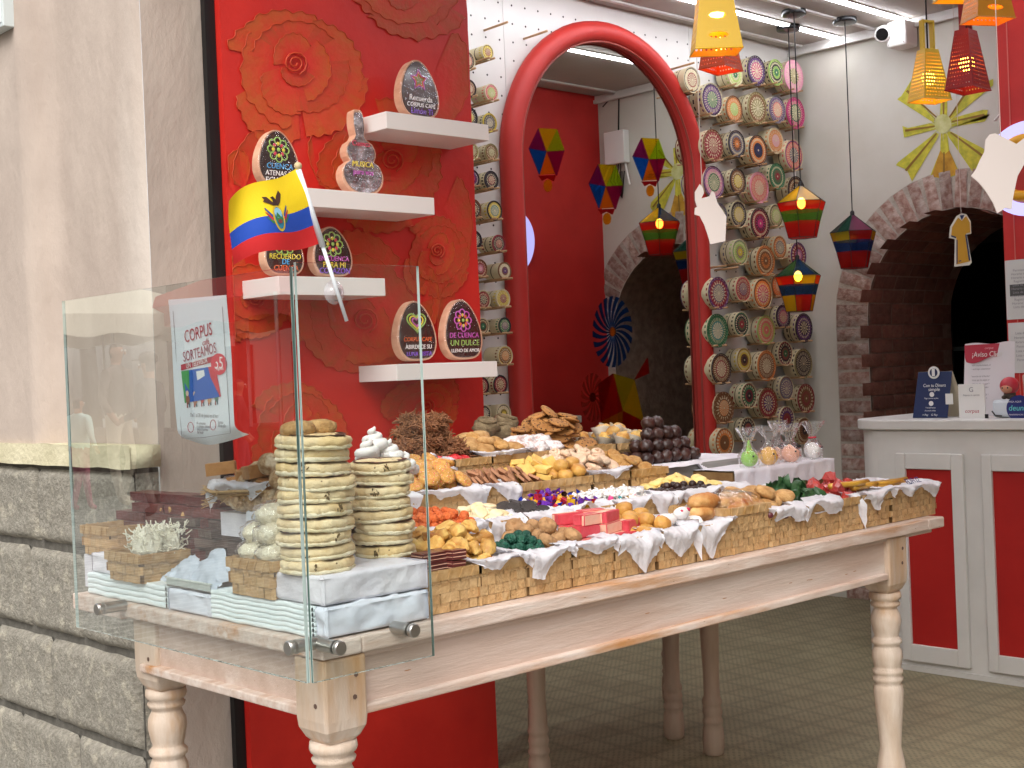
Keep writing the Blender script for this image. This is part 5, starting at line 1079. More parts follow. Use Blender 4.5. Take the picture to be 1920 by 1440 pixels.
# chocolate balls on a cloth-covered tray
p0, p1 = at(1222, 870, Y=.74), at(1375, 862, Y=.74)
T = thing('cloth_tray', ((p0.x+p1.x)/2, .84, .882), 'grey tray covered with a white cloth, carrying the chocolate balls', 'tray')
zt = at(1330, 862, Y=.74).z-.0
MB().box((p0.x, .745, .95), (p1.x+.1, 1.0, zt-.004)).build('tray', flat('#8a8884', .45), T, bevel=.01); MB().box((p0.x+.02, .76, .882), (p1.x+.08, .98, .95)).build('base', flat('#8a8884', .5), T)
MB().grid(lambda u, v: (p0.x-.01+(p1.x-p0.x+.13)*u, .735+.28*v-(.008 if v < .1 else 0), zt+.001+.004*nv((u*9, v*4, 2), 1)-(.0 if v > .08 else (.01+.075*(u > .42)*(min(1, (u-.42)*6) if u > .42 else 0)))), 50, 24).build('cloth', cloth, T, smooth=True)
for lv in range(4):
    nn = 6-lv-(lv > 2)
    for jj in range(max(1, 3-lv)):
        for i in range(nn): put('chocolate_ball', S['choc'][(i+lv) % 3], (p0.x+.03+.0235*lv+i*.0475+random.uniform(-.004, .004), .785+.018*lv+.045*jj, zt+.022+lv*.037+random.uniform(-.003, .003)), (i*1.3, lv, jj+i), 'chocolate ball, %s from the left in the pyramid\'s %s' % (['first', 'second', 'third', 'fourth', 'fifth', 'sixth'][i], ['bottom', 'second', 'third', 'top'][lv]+(' tier, front row', ' tier, second row', ' tier, third row')[jj]), 'sweet', 'dark chocolate balls')
# wrapped figures on a cloth-covered box
q0, q1 = at(1375, 870, Y=.58), at(1560, 860, Y=.58); zt2 = (at(1385, 882, Y=.58).z+at(1555, 862, Y=.58).z)/2
T = thing('cloth_box', ((q0.x+q1.x)/2, .7, .882), 'box draped in crumpled white cloth carrying wrapped figures', 'box')
MB().box((q0.x, .585, .90), (q1.x, .80, zt2-.003)).build('box_body', strawd, T)
MB().grid(lambda u, v: (q0.x-.006+(q1.x-q0.x+.012)*u, (.574+.006*nv((u*14, 1, 1), 1.2)) if v < .5 else .574+.24*(v-.5)*2, (zt2+.002+.003*nv((u*9, v*9, 1), 1)) if v >= .5 else zt2+.002-(.095+.03*nv((u*7, 3, 3), 1)+(.03 if .35 < u < .6 else 0)-(.03*(u > .6)))*(1-v*2)), 60, 16).build('cloth', cloth, T, smooth=True)
figc = ['#8ac83a', '#e8ac2a', '#f0b090', '#e8e4e0', '#e8b8a0']
filmw = glassy('figure_wrap', (.95, .95, .95), 2.6, .05, 1.5, wrinkle=1.2, white=.06)
for i, (px, py, s_) in enumerate(((1405, 862, .9), (1442, 862, 1.0), (1483, 856, 1.0), (1524, 850, .95), (1462, 852, .8))):
    p = at(px, py, Y=.62+.04*(i == 4)); p.z = zt2+.032; lab = ['green figure wrapped in cellophane at the left end of the cloth box', 'yellow ball figure wrapped in cellophane on the cloth box', 'peach figure with dark hair wrapped in cellophane', 'white animal-faced figure wrapped in cellophane at the right end', 'pink figure wrapped in cellophane behind the others'][i]
    T = thing('wrapped_figure', (p.x, p.y, zt2+.003), lab, 'sweet figure', 'sugar figures wrapped in cellophane'); m_ = pbr('sugar_figure', figc[i], .45, bump=.1)
    MB().ball(p, (.034*s_, .03*s_, .031*s_), 20, 14).build('body', m_, T, smooth=True)
    if i == 0: MB().lathe(p+Vector((0, 0, .02)), [(.014, 0), (.003, .04)], 8).build('leaf_top', m_, T)
    if i in (2, 4): MB().ball(p+Vector((.012, -.008, .018)), (.026, .022, .016), 14, 8, fn=lump(1, .3, 3, i)).build('hair', dark, T, smooth=True)
    if i == 3: MB().ball(p+Vector((-.012, -.026, .004)), (.014, .008, .012), 12, 8).build('muzzle', white, T, smooth=True); MB().ball(p+Vector((.012, -.03, .012)), .004, 8, 5).build('eye', black, T)
    MB().ball(p+Vector((-.012, -.0285*s_, .008)), .0035, 8, 5).build('eye', black, T)
    bg2 = MB(); hh = .115 if i != 4 else .125
    sd_ = i*3.3
    def bf(u, v, p=p, hh=hh, sd_=sd_, s_=s_):
        z_ = -.032+v*(hh+.02); r_ = (.041 if v < .35 else .041-(v-.35)/.25*.030 if v < .6 else .011+(v-.6)/.4*.034)*s_; a_ = u*2*PI; k_ = 1+.25*noise.noise(Vector((math.cos(a_)*3+sd_, math.sin(a_)*3, v*5)))+(.25*math.sin(a_*7+sd_) if v > .55 else 0)
        return (p.x+r_*k_*math.cos(a_)+(.01*v*v if i % 2 else -.008*v), p.y+r_*k_*math.sin(a_)*.8, p.z+z_)
    bg2.grid(bf, 28, 16); bg2.build('cellophane', filmw, T, smooth=True)
    if i == 3: MB().tube([(p.x+.014*math.cos(t), p.y+.011*math.sin(t), p.z+.046) for t in [2*PI*k_/12 for k_ in range(12)]], .003, 6, closed=True).build('tie', flat('#c83040'), T)
# ================================================================ LEFT CORNER DISPLAY BEHIND THE GLASS
def foamstack(a, c, n_, lab):
    T = thing('foam_sheet_stack', ((a[0]+c[0])/2, (a[1]+c[1])/2, a[2]), lab, 'foam packaging'); h = (c[2]-a[2])/n_
    for i in range(n_):
        b_ = MB(); z0 = a[2]+h*i; nn = 30
        def f(u, v, z0=z0):
            x_ = a[0]+(c[0]-a[0])*u if True else 0
            return (x_, a[1]+(c[1]-a[1])*v, z0+h*.99+.0025*nv((x_*14, v*10, i*.3), 1.3))
        # left, front and top faces as a rounded strip
        def fr_(u, v):
            s_ = math.sin(v*PI); z_ = z0+h*(.0+.995*v); return (a[0]-.0028*s_**.5+.002*nv((0, u*9, i), 1), a[1]+(c[1]-a[1])*u, z_+.003*nv((0, u*6, 0), 1)*(1 if True else 0))
        def ff_(u, v):
            s_ = math.sin(v*PI); z_ = z0+h*(.0+.995*v); return (a[0]+(c[0]-a[0])*u, a[1]-.0028*s_**.5, z_+.003*nv((0, 0, 0), 1))
        b_.grid(f, nn, 6); b_.grid(fr_, nn, 5); b_.grid(ff_, nn, 5); b_.build('foam_sheet', foam, T, smooth=True)
foamstack((.052, .205, .882), (.20, .595, .945), 6, 'long stack of white foam sheets along the end glass, right half')
foamstack((.052, .80, .882), (.20, 1.20, .935), 4, 'stack of white foam sheets along the end glass, left half')
tag(MB().box((.03, .985, .84), (.32, 1.25, .88)).build('board_shelf', tw2, bevel=.003), 'short plank extending the table end under the left foam sheets', 'plank')
def wrapblk(a, c, lab, m_=None, w_=.004, seed=0):
    b_ = MB(); cx, cy, cz = [(a[i]+c[i])/2 for i in range(3)]; hx, hy, hz = [(c[i]-a[i])/2 for i in range(3)]
    def side(o, u3, v3):
        def f(u, v):
            p = Vector(o)+Vector(u3)*(u*2-1)+Vector(v3)*(v*2-1); e = min(u, 1-u, v, 1-v); k = w_*(noise.noise(p*18+Vector((seed, 0, 0)))+.6*noise.noise(p*47)); d = Vector(o)-Vector((cx, cy, cz)); d = d.normalized(); return p+d*(k*min(1, e*8)-.006*max(0, 1-e*9)**2)
        b_.grid(f, 26, 18)
    side((cx, a[1], cz), (hx, 0, 0), (0, 0, hz)); side((a[0], cy, cz), (0, -hy, 0), (0, 0, hz)); side((cx, cy, c[2]), (hx, 0, 0), (0, hy, 0)); side((c[0], cy, cz), (0, hy, 0), (0, 0, hz)); side((cx, c[1], cz), (-hx, 0, 0), (0, 0, hz))
    return tag(b_.build('cloth_covered_block', m_ or cloth, smooth=True), lab, 'covered box')
tisb = pbr('wrapping_tissue', '#e2e4ec', .6, '#d2d6e0', 6, bump=.4, bscale=14)
wrapblk((.048, .60, .882), (.18, .79, .932), 'small wrapped block between the two foam stacks', tisb, .006, 3)
wrapblk((.055, .172, .948), (.335, .42, 1.008), 'large cloth-covered block carrying the two towers of flatbreads', cloth, .006, 5)
wrapblk((.054, .163, .884), (.325, .200, .946), 'tissue-wrapped block in the front corner behind the narrow glass', tisb, .009, 8)
wrapblk((.06, 1.06, .936), (.17, 1.20, .985), 'small cloth-covered block at the far left end behind the glass', cloth, .007, 9)
# two towers of flatbreads
def fbread(r, h, seed):
    b_ = MB()
    def fn(d): return .97+.07*noise.noise(Vector((d.x*2+seed, d.y*2, 0)))+.045*noise.noise(Vector((d.x*6+seed, d.y*6, d.z*2)))
    b_.ball((0, 0, 0), (r, r, h), 56, 16, fn=fn); b_.v = [(x, y, math.copysign(abs(z/h)**.55*h, z)+.0040*noise.noise(Vector((x*28, y*28, seed)))+.002*noise.noise(Vector((x*80, y*80, seed)))) for x, y, z in b_.v]
    b2_ = MB(); n_ = 60; vs = []
    for j, (rr, z_) in enumerate(((.86, -.35), (.950, -.45), (.975, -.78), (.92, -1.0))):
        for i in range(n_): a_ = 2*PI*i/n_; k = 1+.06*noise.noise(Vector((math.cos(a_)*2+seed, math.sin(a_)*2, 0)))+.06*noise.noise(Vector((math.cos(a_)*9+seed, math.sin(a_)*9, j))); vs.append((r*rr*k*math.cos(a_), r*rr*k*math.sin(a_), h*z_+.0022*noise.noise(Vector((a_*6, seed, j)))))
    b2_.add(vs, [(j*n_+i, j*n_+(i+1) % n_, (j+1)*n_+(i+1) % n_, (j+1)*n_+i) for j in range(3) for i in range(n_)])
    return b_, b2_
def tower(px, pyb, Y, n_, r, zt, lab, gr, step=.0285):
    c_ = at(px, pyb, Y=Y); z_ = zt+.014
    for i in range(n_):
        T = thing('flatbread', (c_.x+random.uniform(-.006, .006), Y+random.uniform(-.006, .006), z_), lab % (['lowest', 'second from the bottom', 'third from the bottom', 'fourth from the bottom', 'fifth from the bottom', 'sixth from the bottom', 'seventh from the bottom', 'eighth from the bottom', 'ninth from the bottom'][i] if i < n_-1 else 'topmost'), 'flatbread', gr); T.rotation_euler = (random.uniform(-.05, .05), random.uniform(-.05, .05), random.uniform(0, 6)) if i else (0, 0, 0)
        a_, e_ = fbread(r*random.uniform(.97, 1.05), step*.565, i*5.1+px)
        fi = MB(); nn_ = 44; fi.add([(r*(.86+.09*noise.noise(Vector((math.cos(t)*2.5+i*3, math.sin(t)*2.5, px))))*math.cos(t), r*(.86+.09*noise.noise(Vector((math.cos(t)*2.5+i*3, math.sin(t)*2.5, px))))*math.sin(t), step*(.46+.10*noise.noise(Vector((t*3, i, 1))))) for t in [2*PI*q/nn_ for q in range(nn_)]], [tuple(range(nn_))])
        for mb_, nm, m_ in ((a_, 'bread', cake), (e_, 'icing_edge', icing), (fi, 'filling', jamm)):
            o = mb_.build(nm, m_, origin=(0, 0, 0), smooth=True); o.parent = T; del o['_o']
        if random.random() < .45:
            an = random.uniform(-2.6, -1.2)-T.rotation_euler.z; f_ = MB()
            for k_ in range(9): q = Vector((r*.99*math.cos(an+random.uniform(-.12, .12)), r*.99*math.sin(an+random.uniform(-.12, .12)), random.uniform(-.006, .008))); f_.obox(q, (Vector((random.random(), random.random(), random.random())), Vector((random.random(), -random.random(), .3)), Vector((.1, .4, -1))), (.003, .001, .0015))
            o = f_.build('herb_bits', flake, origin=(0, 0, 0)); o.parent = T; del o['_o']
        z_ += step
    return c_.x, z_
zc = 1.008
cx1, zt1 = tower(596, 1060, .275, 10, .080, zc, 'iced flatbread, %s in the tall tower behind the glass corner', 'iced flatbreads in the taller tower', .0285)
cx2, zt2_ = tower(722, 1040, .325, 8, .070, zc, 'iced flatbread, %s in the shorter right-hand tower', 'iced flatbreads in the shorter tower', .0265)
for i, (dx, dy, s_) in enumerate(((-.035, 0, 1.2), (.03, .015, 1.15), (0, .03, 1))): put('topping_biscuit', S['tan'][i], (cx1+dx, .275+dy, zt1-.004), (0, 0, i), 'brown crusted biscuit on top of the tallest tower', 'biscuit', 'brown biscuits on the tall tower', s_)
put('topping_biscuit', S['tan'][0], (cx1+.095, .36, 1.20), (.8, .3, 0), 'brown biscuit wedged between the two flatbread towers', 'biscuit')
# meringues behind the shorter tower
zm = 1.155
tag(MB().box((cx2-.09, .46, .882), (cx2+.09, .60, zm-.03)).build('cloth_covered_block', cloth, bevel=.01), 'white covered block behind the towers under the big meringues', 'covered box')
for i, (px, py) in enumerate(((690, 835), (718, 850), (745, 855), (730, 838), (700, 815), (680, 860), (760, 862))):
    p = at(px, py, Y=.50+.015*(i % 3)); put('big_meringue', S['swirl'][i % 2], p-Vector((0, 0, .025)), (0, 0, i), 'large white meringue swirl behind the shorter tower', 'meringue', 'large white meringues', .95)
# little square basket with coconut bags
def bkx(px, pl, py, Xf, z, w, d, h, lab, cell=.022):    # basket whose side facing -X is seen
    pass
basket(.115, .42, .946, .13, .155, .074, 'square woven basket of bagged white coconut by the tall tower', cell=.025)
wcoco = pbr('white_coconut', '#eae2c8', .7, '#dccfae', 60, bump=.9, bscale=90, vary=.04)
for i, (dx, dy, dz) in enumerate(((-.02, -.035, .0), (-.025, .035, .0), (.03, 0, .0), (-.015, -.02, .042), (-.01, .04, .04), (0, 0, .08))):
    c_ = (.115+dx, .42+dy, 1.035+dz); T = thing('coconut_bag', (c_[0], c_[1], c_[2]-.025), 'clear bag of shredded white coconut in the square basket', 'sweet', 'clear bags of white coconut')
    MB().ball(c_, (.045, .042, .026), 20, 12, fn=lump(1, .2, 4, i*3)).build('coconut', wcoco, T, smooth=True)
    MB().ball(c_, (.051, .048, .031), 24, 14, fn=lump(1, .22, 4.5, i*3+1)).build('cellophane', film, T, smooth=True)
basket(.10, .975, .932, .115, .16, .064, 'small woven basket of white shredded coconut near the left end', cell=.022)
for k_ in range(2):
    b_ = MB()
    for i in range(260):
        y_ = random.uniform(-.06, .05); x_ = random.uniform(-.03, .04); z_ = random.uniform(0, .075)*(1-max(0, y_)*7); d = Vector((random.gauss(0, .6), random.gauss(0, .6), abs(random.gauss(.5, .6)))).normalized(); p = Vector((x_, y_, z_)); b_.tube([p, p+d*.012+Vector((random.gauss(0, .003),)*3), p+d*.02], .0016, 4)
    b_.ball((.005, 0, .03), (.03, .055, .045), 10, 7)
    put('shredded_coconut', b_.mesh('shredded_coconut', [shredw], False), (.085+.05*k_, .955, .985), (0, 0, 0), 'spiky white shredded coconut rising from the small basket' if k_ == 0 else 'second clump of white shredded coconut behind the first', 'sweet')
basket(.16, 1.24, .97, .12, .13, .07, 'small woven basket at the far left behind the guava slabs', cell=.022)
tag(MB().box((.10, 1.18, .882), (.26, 1.32, .968)).build('covered_block', cloth), 'white block under the far left basket', 'covered box')
# guava slabs (left) and dark slabs (middle)
k = 0
for lv in range(6):
    for i in range(4):
        k += 1; put('guava_block', S['dg'][k % 2], (.20+random.uniform(-.01, .01)+.012*lv, .93+.155*(i % 3)-.03*lv*.5+(.07 if lv % 2 else 0), .985+.025*lv+.0*(i//3)), (0, 0, PI/2+random.uniform(-.06, .06)), 'dark red wrapped guava slab stacked at the left end', 'sweet', 'dark red guava slabs')
for lv in range(9):
    for i in range(4):
        for c_ in range(2):
            k += 1; put('sugar_block', S['slab'][k % 2], (.225+.07*c_+random.uniform(-.012, .012), .48+.162*i+(.06 if lv % 2 else 0), .895+.0208*lv), (random.uniform(-.05, .05), random.uniform(-.05, .05), PI/2+random.uniform(-.22, .22)), 'dark brown sugar slab stacked in the middle behind the glass', 'sweet', 'dark brown sugar slabs')
wal = pbr('walnut', '#c99f6a', .7, '#b0854e', 30, bump=.6, bscale=60)
for i, (px, py) in enumerate(((307, 955), (322, 957), (345, 966), (375, 967), (398, 965), (360, 1000))): put('walnut', cube_mesh(wal, 'walnut', .011, 1)[0], at(px, py, X=.225), (i, i, 0), 'walnut half on the dark brown slabs', 'nut', 'walnut halves')
# tray with tissue in front of them
T = thing('mesh_tray', (.11, .70, .936), 'fine ribbed tray with a pale blue tissue sheet in front of the dark slabs', 'tray')
MB().box((.055, .60, .936), (.16, .80, .940)).build('tray_floor', steel, T)
for i in range(34): MB().box((.052, .603+.0058*i, .940), (.0545, .6055+.0058*i, .954)).build('rib', flat('#cdd3cc', .4), T)
MB().box((.05, .60, .954), (.057, .80, .957)).build('tray_edge', flat('#cdd3cc', .4), T)
tisbl = paper('blue_white_tissue', '#dfe8f4', .35, .2, 12)
for k_, (y0_, y1_, hh) in enumerate(((.83, .70, .05), (.72, .58, .075))):
    tag(MB().grid(lambda u, v: (.062+.05*v+.012*nv((u*3, v*3, k_), 2), y0_+(y1_-y0_)*u, .952+hh*math.sin(PI*min(1, u*.9+.08))**.7*(v)**.6+.006*nv((u*6, v*5, k_), 1.5)), 24, 10).grid(lambda u, v: (.060-.006*v, y0_+(y1_-y0_)*u, .955+(.0-.016*v)*(1 if k_ else .6)+.004*nv((u*8, v, k_), 2)), 24, 4).build('tissue_sheet', tisbl, smooth=True), ['pale blue tissue sheet standing up left of the tray', 'pale blue tissue sheet standing up right of the tray'][k_], 'tissue paper')
# oval straw tray with panela, coconut balls
T = thing('oval_straw_tray', (.24, .66, 1.10), 'oval frayed straw tray of panela blocks behind the glass', 'basket')
ot = MB(); 
for i in range(9): ot.tube([(.24+(.055+.009*i)*math.cos(t)+.001*math.sin(t*31), .66+(.075+.010*i)*math.sin(t), 1.105+.0065*i+.002*math.sin(t*5+i)) for t in [2*PI*k_/40 for k_ in range(40)]], .0042, 6, closed=True, col=strawcol())
ot.build('coiled_straw', straw, T, smooth=True); fr_ = MB()
for i in range(120): t = random.uniform(0, 2*PI); a_ = Vector((.24+.11*math.cos(t), .66+.14*math.sin(t), 1.14+random.uniform(-.02, .015))); fr_.tube([a_, a_+Vector((.03*math.cos(t+.6), .03*math.sin(t+.6), random.uniform(-.01, .01)))], .0012, 4, col=strawcol())
tag(fr_.build('straw_fringe', straw, T), kind='stuff')
liner(.24, .65, 1.09, .15, .2, .07, 'white tissue over the near side of the oval straw tray', .06, sides='L')
for i in range(9): put('panela_block', S['panela'][i % 2], (.20+.05*(i % 2)+random.uniform(-.01, .01), .56+.05*(i//2)+random.uniform(-.01, .01), 1.165+.018*(i % 3)), (random.uniform(-.2, .2), random.uniform(-.2, .2), random.uniform(0, 3)), 'light brown panela block in the oval straw tray', 'sweet', 'panela blocks')
tag(MB().box((.17, .60, 1.045), (.31, .74, 1.10)).build('covered_block', cloth), 'white block hidden under the oval straw tray', 'covered box')
tag(MB().box((.15, .42, .955), (.30, .60, 1.112)).build('cloth_covered_block', tisb, bevel=.006), 'white paper-covered box under the coconut balls', 'covered box')
for i, (px, py) in enumerate(((450, 938), (478, 940), (512, 938), (535, 935), (462, 905), (490, 905), (525, 900), (505, 870), (485, 885), (540, 880))):
    p = at(px, py, X=.15+.015*(i % 3)+(.02 if i > 3 else 0)); put('coconut_ball', S['coco'][i % 3], p, (i, i*.7, 0), 'toasted coconut ball piled left of the tall tower', 'sweet', 'toasted coconut balls', .92)
# ================================================================ ROUND WOVEN BOXES ON PEGS
PC = {'m': '#b8306e', 'p': '#5a3468', 'g': '#2f6a44', 'd': '#2a2026', 'r': '#8a2430', 'w': '#cbbf9c', 'y': '#c8b03c', 's': '#cc6a62', 'o': '#cc7a3a', 'b': '#7a5030', 'n': '#262a54', 't': '#2f7a78', 'k': '#8a8052', 'e': '#6a6470', 'i': '#cf8ea0', 'l': '#9ab85a'}
PN = {'m': 'magenta', 'p': 'purple', 'g': 'green', 'd': 'black', 'r': 'maroon', 'w': 'cream', 'y': 'yellow', 's': 'salmon', 'o': 'orange', 'b': 'brown', 'n': 'navy', 't': 'teal', 'k': 'khaki', 'e': 'grey', 'i': 'pink', 'l': 'lime'}
wov = pbr('toquilla_straw', '#cdc2a0', .65, attr=True, bump=.35, bscale=160, vary=.04)
def woven_box(px, py, rpx, cols, YF, lab, grp, dep_=.085):
    p = at(px, py, Y=YF); D = (p-CAMP).dot(cf); r = rpx/FPX*D
    T = thing('round_woven_box', (p.x, YF, p.z-r), lab, 'woven box', grp)
    c1, c2, c3 = [lin(PC[k]) for k in cols[:3]]; cw = lin(PC['w']); seed = random.random()*9; st = random.choice((0, 1, 2)); n1 = random.choice((12, 16, 16, 20)); n2 = n1*2 if n1 < 20 else n1
    NS, NR = 96, 14
    def colf(u, v):
        th = u*n1; rr = v
        if rr < .06: return cw
        if rr < .50:
            w_ = abs((th % 1)-.5); k = .22*math.sin(PI*min(1, (rr-.02)/.54))**.6
            if st == 1 and rr < .26: return c1
            return (cw if st == 0 else c1) if w_ < k else (c1 if st == 0 else cw if st == 2 else c3)
        if rr < .60: return c2 if st != 2 else c1
        if rr < .86:
            w_ = abs(((u*n2+.5*(st == 1)) % 1)-.5); k = .40*(1-(rr-.60)/.28) if st != 1 else .40*math.sin(PI*(rr-.6)/.28)
            return cw if w_ < k-.12 else c2
        if rr < .93: return c3
        return cw if (u*n2) % 1 < .35 else c2
    lid = MB()
    def lf(u, v): a = u*2*PI; rr = r*v; return (p.x+rr*math.cos(a), YF-.004*(1-v*v)-.0008*math.sin(u*n1*2*PI)*v, p.z+rr*math.sin(a))
    lid.grid(lf, NS, NR, col=colf); lid.build('lid_face', wov, T, smooth=True)
    bd = MB(); kk = [int(random.random()*3) for _ in range(3)]
    def bcol(u, v):
        band = v*9
        if 1.2 < band < 2.0: return c2 if int(u*36) % 2 else cw
        if kk[0] and 4.6 < band < 5.1: return (.05, .04, .035, 1)
        if kk[1] and 6.0 < band < 6.8: return c3 if int(u*28) % 2 else cw
        return cw
    bd.grid(lambda u, v: (p.x+r*(1.0 if v < .45 else .965)*math.cos(-u*2*PI), YF+dep_*v, p.z+r*(1.0 if v < .45 else .965)*math.sin(-u*2*PI)), 72, 18, col=bcol); bd.build('box_side', wov, T, smooth=True)
    MB().lathe((p.x, YF+dep_, p.z), [(r*.965, 0), (r*.965, .001)], 24, ax=(0, 1, 0)).build('box_base', wov, T)
    MB().tube([(p.x+r*math.cos(a), YF-.001, p.z+r*math.sin(a)) for a in [2*PI*k/40 for k in range(40)]], .0028, 6, closed=True, col=c3 if random.random() < .5 else cw).build('lid_edge', wov, T, smooth=True)
    # the two pegs that carry it belong to the board
    pegs = bpy.data.objects['white_pegboard_wall']
    for s_ in (-.45, .45): MB().tube([(p.x+r*s_, YP-.001, p.z-r*.90-.004), (p.x+r*s_, YF-.03, p.z-r*.90-.0)], .0052, 8).build('wooden_peg', pegwood, pegs, smooth=True)
rows = [[(1297, 150, 24, 'rwd'), (1378, 140, 22, 'glw'), (1418, 133, 28, 'mpd'), (1455, 136, 24, 'gdl'), (1488, 143, 30, 'kii')],
 [(1335, 187, 31, 'gpd'), (1376, 205, 25, 'lob'), (1420, 203, 30, 'kbk'), (1457, 206, 25, 'spe'), (1491, 212, 29, 'gmm')],
 [(1337, 273, 30, 'rrb'), (1381, 270, 25, 'oed'), (1421, 282, 28, 'nod'), (1454, 264, 24, 'iow'), (1488, 291, 29, 'esp')],
 [(1338, 342, 30, 'gip'), (1383, 340, 24, 'ybd'), (1423, 352, 29, 'ssi'), (1457, 331, 24, 'rgg'), (1493, 358, 27, 'wbd')],
 [(1350, 402, 20, 'wde'), (1385, 402, 25, 'ydd'), (1425, 419, 29, 'mrd'), (1455, 405, 22, 'lkd')],
 [(1387, 473, 24, 'yle'), (1435, 489, 28, 'bbo'), (1462, 464, 22, 'eob'), (1497, 479, 24, 'irp')],
 [(1347, 550, 30, 'erp'), (1393, 542, 24, 'prs'), (1430, 551, 29, 'mod'), (1460, 536, 22, 'wob')],
 [(1345, 620, 31, 'tgg'), (1390, 608, 23, 'rdg'), (1436, 619, 27, 'ssl'), (1468, 594, 22, 'mpd'), (1507, 615, 27, 'dpd')],
 [(1352, 692, 29, 'rbd'), (1395, 675, 23, 'dyb'), (1437, 686, 28, 'bbo'), (1472, 663, 23, 'gdr'), (1506, 682, 28, 'ddk')],
 [(1357, 765, 30, 'obb'), (1404, 742, 24, 'dgr'), (1440, 756, 29, 'prb'), (1474, 728, 23, 'peb'), (1511, 747, 27, 'bbr')],
 [(1358, 830, 28, 'bob'), (1402, 805, 23, 'rdb'), (1475, 786, 24, 'rpb'), (1508, 808, 25, 'dbb')]]
ordn = ['top', 'second', 'third', 'fourth', 'fifth', 'sixth', 'seventh', 'eighth', 'ninth', 'tenth', 'lowest']; ordh = ['first', 'second', 'third', 'fourth', 'fifth']
random.seed(5)
for j, rw_ in enumerate(rows):
    for i, (px, py, rp, cs) in enumerate(rw_):
        YF = YP-.105-(.0 if (i+j) % 2 else .02)
        woven_box(px, py, rp, cs, YF, '%s and %s wheel-lidded round box, %s from the mirror in the %s row' % (PN[cs[0]], PN[cs[1]] if cs[1] != cs[0] else PN[cs[2]], ordh[i], ordn[j]), 'round woven boxes right of the mirror')
c2_ = [(914, 98, 14, 'ryd'), (921, 174, 16, 'lsi'), (918, 230, 17, 'ndy'), (921, 286, 16, 'kbk'), (921, 338, 17, 'rdd'), (927, 395, 18, 'tyd'), (935, 457, 16, 'rdr'), (946, 508, 16, 'pwb'), (943, 560, 17, 'ryw'), (946, 611, 15, 'pgd'), (947, 667, 18, 'oby'), (938, 721, 17, 'brd'), (944, 776, 18, 'ywd')]
c1_ = [(877, 114, 17, 'sdb'), (880, 166, 16, 'rbd'), (881, 220, 18, 'ydd'), (885, 284, 16, 'kbl'), (886, 335, 16, 'mpd'), (888, 392, 18, 'bdb'), (890, 450, 17, 'edd'), (900, 504, 17, 'irb'), (906, 562, 17, 'drb'), (905, 612, 15, 'gbd'), (904, 724, 16, 'brd'), (908, 776, 16, 'edd')]
for nm, lst in (('mirror', c2_), ('red wall', c1_)):
    for i, (px, py, rp, cs) in enumerate(lst):
        woven_box(px, py, rp, cs, YP-.16 if nm == 'mirror' else YP-.14, 'small %s and %s round box, %s down the column beside the %s' % (PN[cs[0]], PN[cs[1]], (ordn[:10]+['eleventh', 'twelfth', 'thirteenth'])[i], nm), 'small woven boxes left of the mirror', .10)
pegs = bpy.data.objects['white_pegboard_wall']
for (px, py) in ((908, 57), (982, 73), (1258, 130), (1318, 504), (1340, 507)): q = at(px, py, Y=YP); MB().tube([q, q-Vector((0, .16, -.004))], .0058, 8).build('wooden_peg', pegwood, pegs, smooth=True)
# ================================================================ LANTERNS
bulbm = emis('warm_bulb', '#ffb040', 16); bulbg = glassy('bulb_glass', (1, .93, .8), 1.2)
FC = {'r': '#c82420', 'y': '#d8c020', 'g': '#4f8a3a', 'b': '#22488a', 'c': '#e4e8dc', 'k': '#3a6a58', 'p': '#b06a8a'}
for k in list(FC): tinted('film_'+k, FC[k], .80, 0, .38)
def canopy(px, py, lab):
    c = at(px, py, Z=ZC); t = thing('lamp_canopy', (c.x, c.y, ZC-.03), lab, 'lamp fitting', 'black ceiling fittings of the lanterns'); MB().lathe((c.x, c.y, ZC-.028), [(.02, -.006), (.062, .0), (.065, .006), (.065, .026)], 24).build('disc', blackg, t, smooth=True, angle=40); return c
def lantern(px, py, wpx, hpx, bands, lit, cpx, lab, Dp):
    c = dep(px, py, Dp); r = wpx/FPX*Dp/2; h = hpx/FPX*Dp; T = thing('coloured_lantern', (c.x, c.y, c.z-h/2), lab, 'lantern', 'faceted colour lanterns on black cords'); n_ = 6
    # levels: apex, shoulder, then taper down; faces each with banded films
    lv = [(.012, .5), (1, .16), (.88, 0.0), (.74, -.2), (.58, -.5)]; rot = .4
    P = lambda k, i: Vector((c.x+r*lv[k][0]*math.cos(2*PI*i/n_+rot), c.y+r*lv[k][0]*math.sin(2*PI*i/n_+rot), c.z+h*lv[k][1]))
    for i in range(n_):
        for k in range(4):
            col = bands[i % len(bands)][k]
            MB().add([P(k, i), P(k, i+1), P(k+1, i+1), P(k+1, i)], [(0, 1, 2, 3)]).build('colour_panel', MATS['film_'+col], T)
        MB().tube([P(k, i) for k in range(5)], .0018, 5).build('edge_wire', black, T)
    for k in (1, 4): MB().tube([P(k, i) for i in range(n_)], .0018, 5, closed=True).build('edge_wire', black, T)
    tp = Vector((c.x, c.y, c.z+h*.5)); MB().lathe(tp, [(.012, -.05), (.012, .01), (.006, .018)], 12).build('socket', black, T, smooth=True)
    MB().ball(tp-Vector((0, 0, .10)), (.022, .022, .03), 14, 10).build('bulb', bulbm if lit else bulbg, T, smooth=True)
    top = ZC-.03; MB().tube([tp, (tp.x, tp.y, top)], .0035, 6).build('cord', black, T)
    cc = thing('lamp_canopy', (tp.x, tp.y, ZC-.03), 'black ceiling fitting above the %s' % cpx, 'lamp fitting', 'black ceiling fittings of the lanterns'); MB().lathe((tp.x, tp.y, ZC-.028), [(.02, -.006), (.062, .0), (.065, .006), (.065, .026)], 24).build('disc', blackg, cc, smooth=True, angle=40)
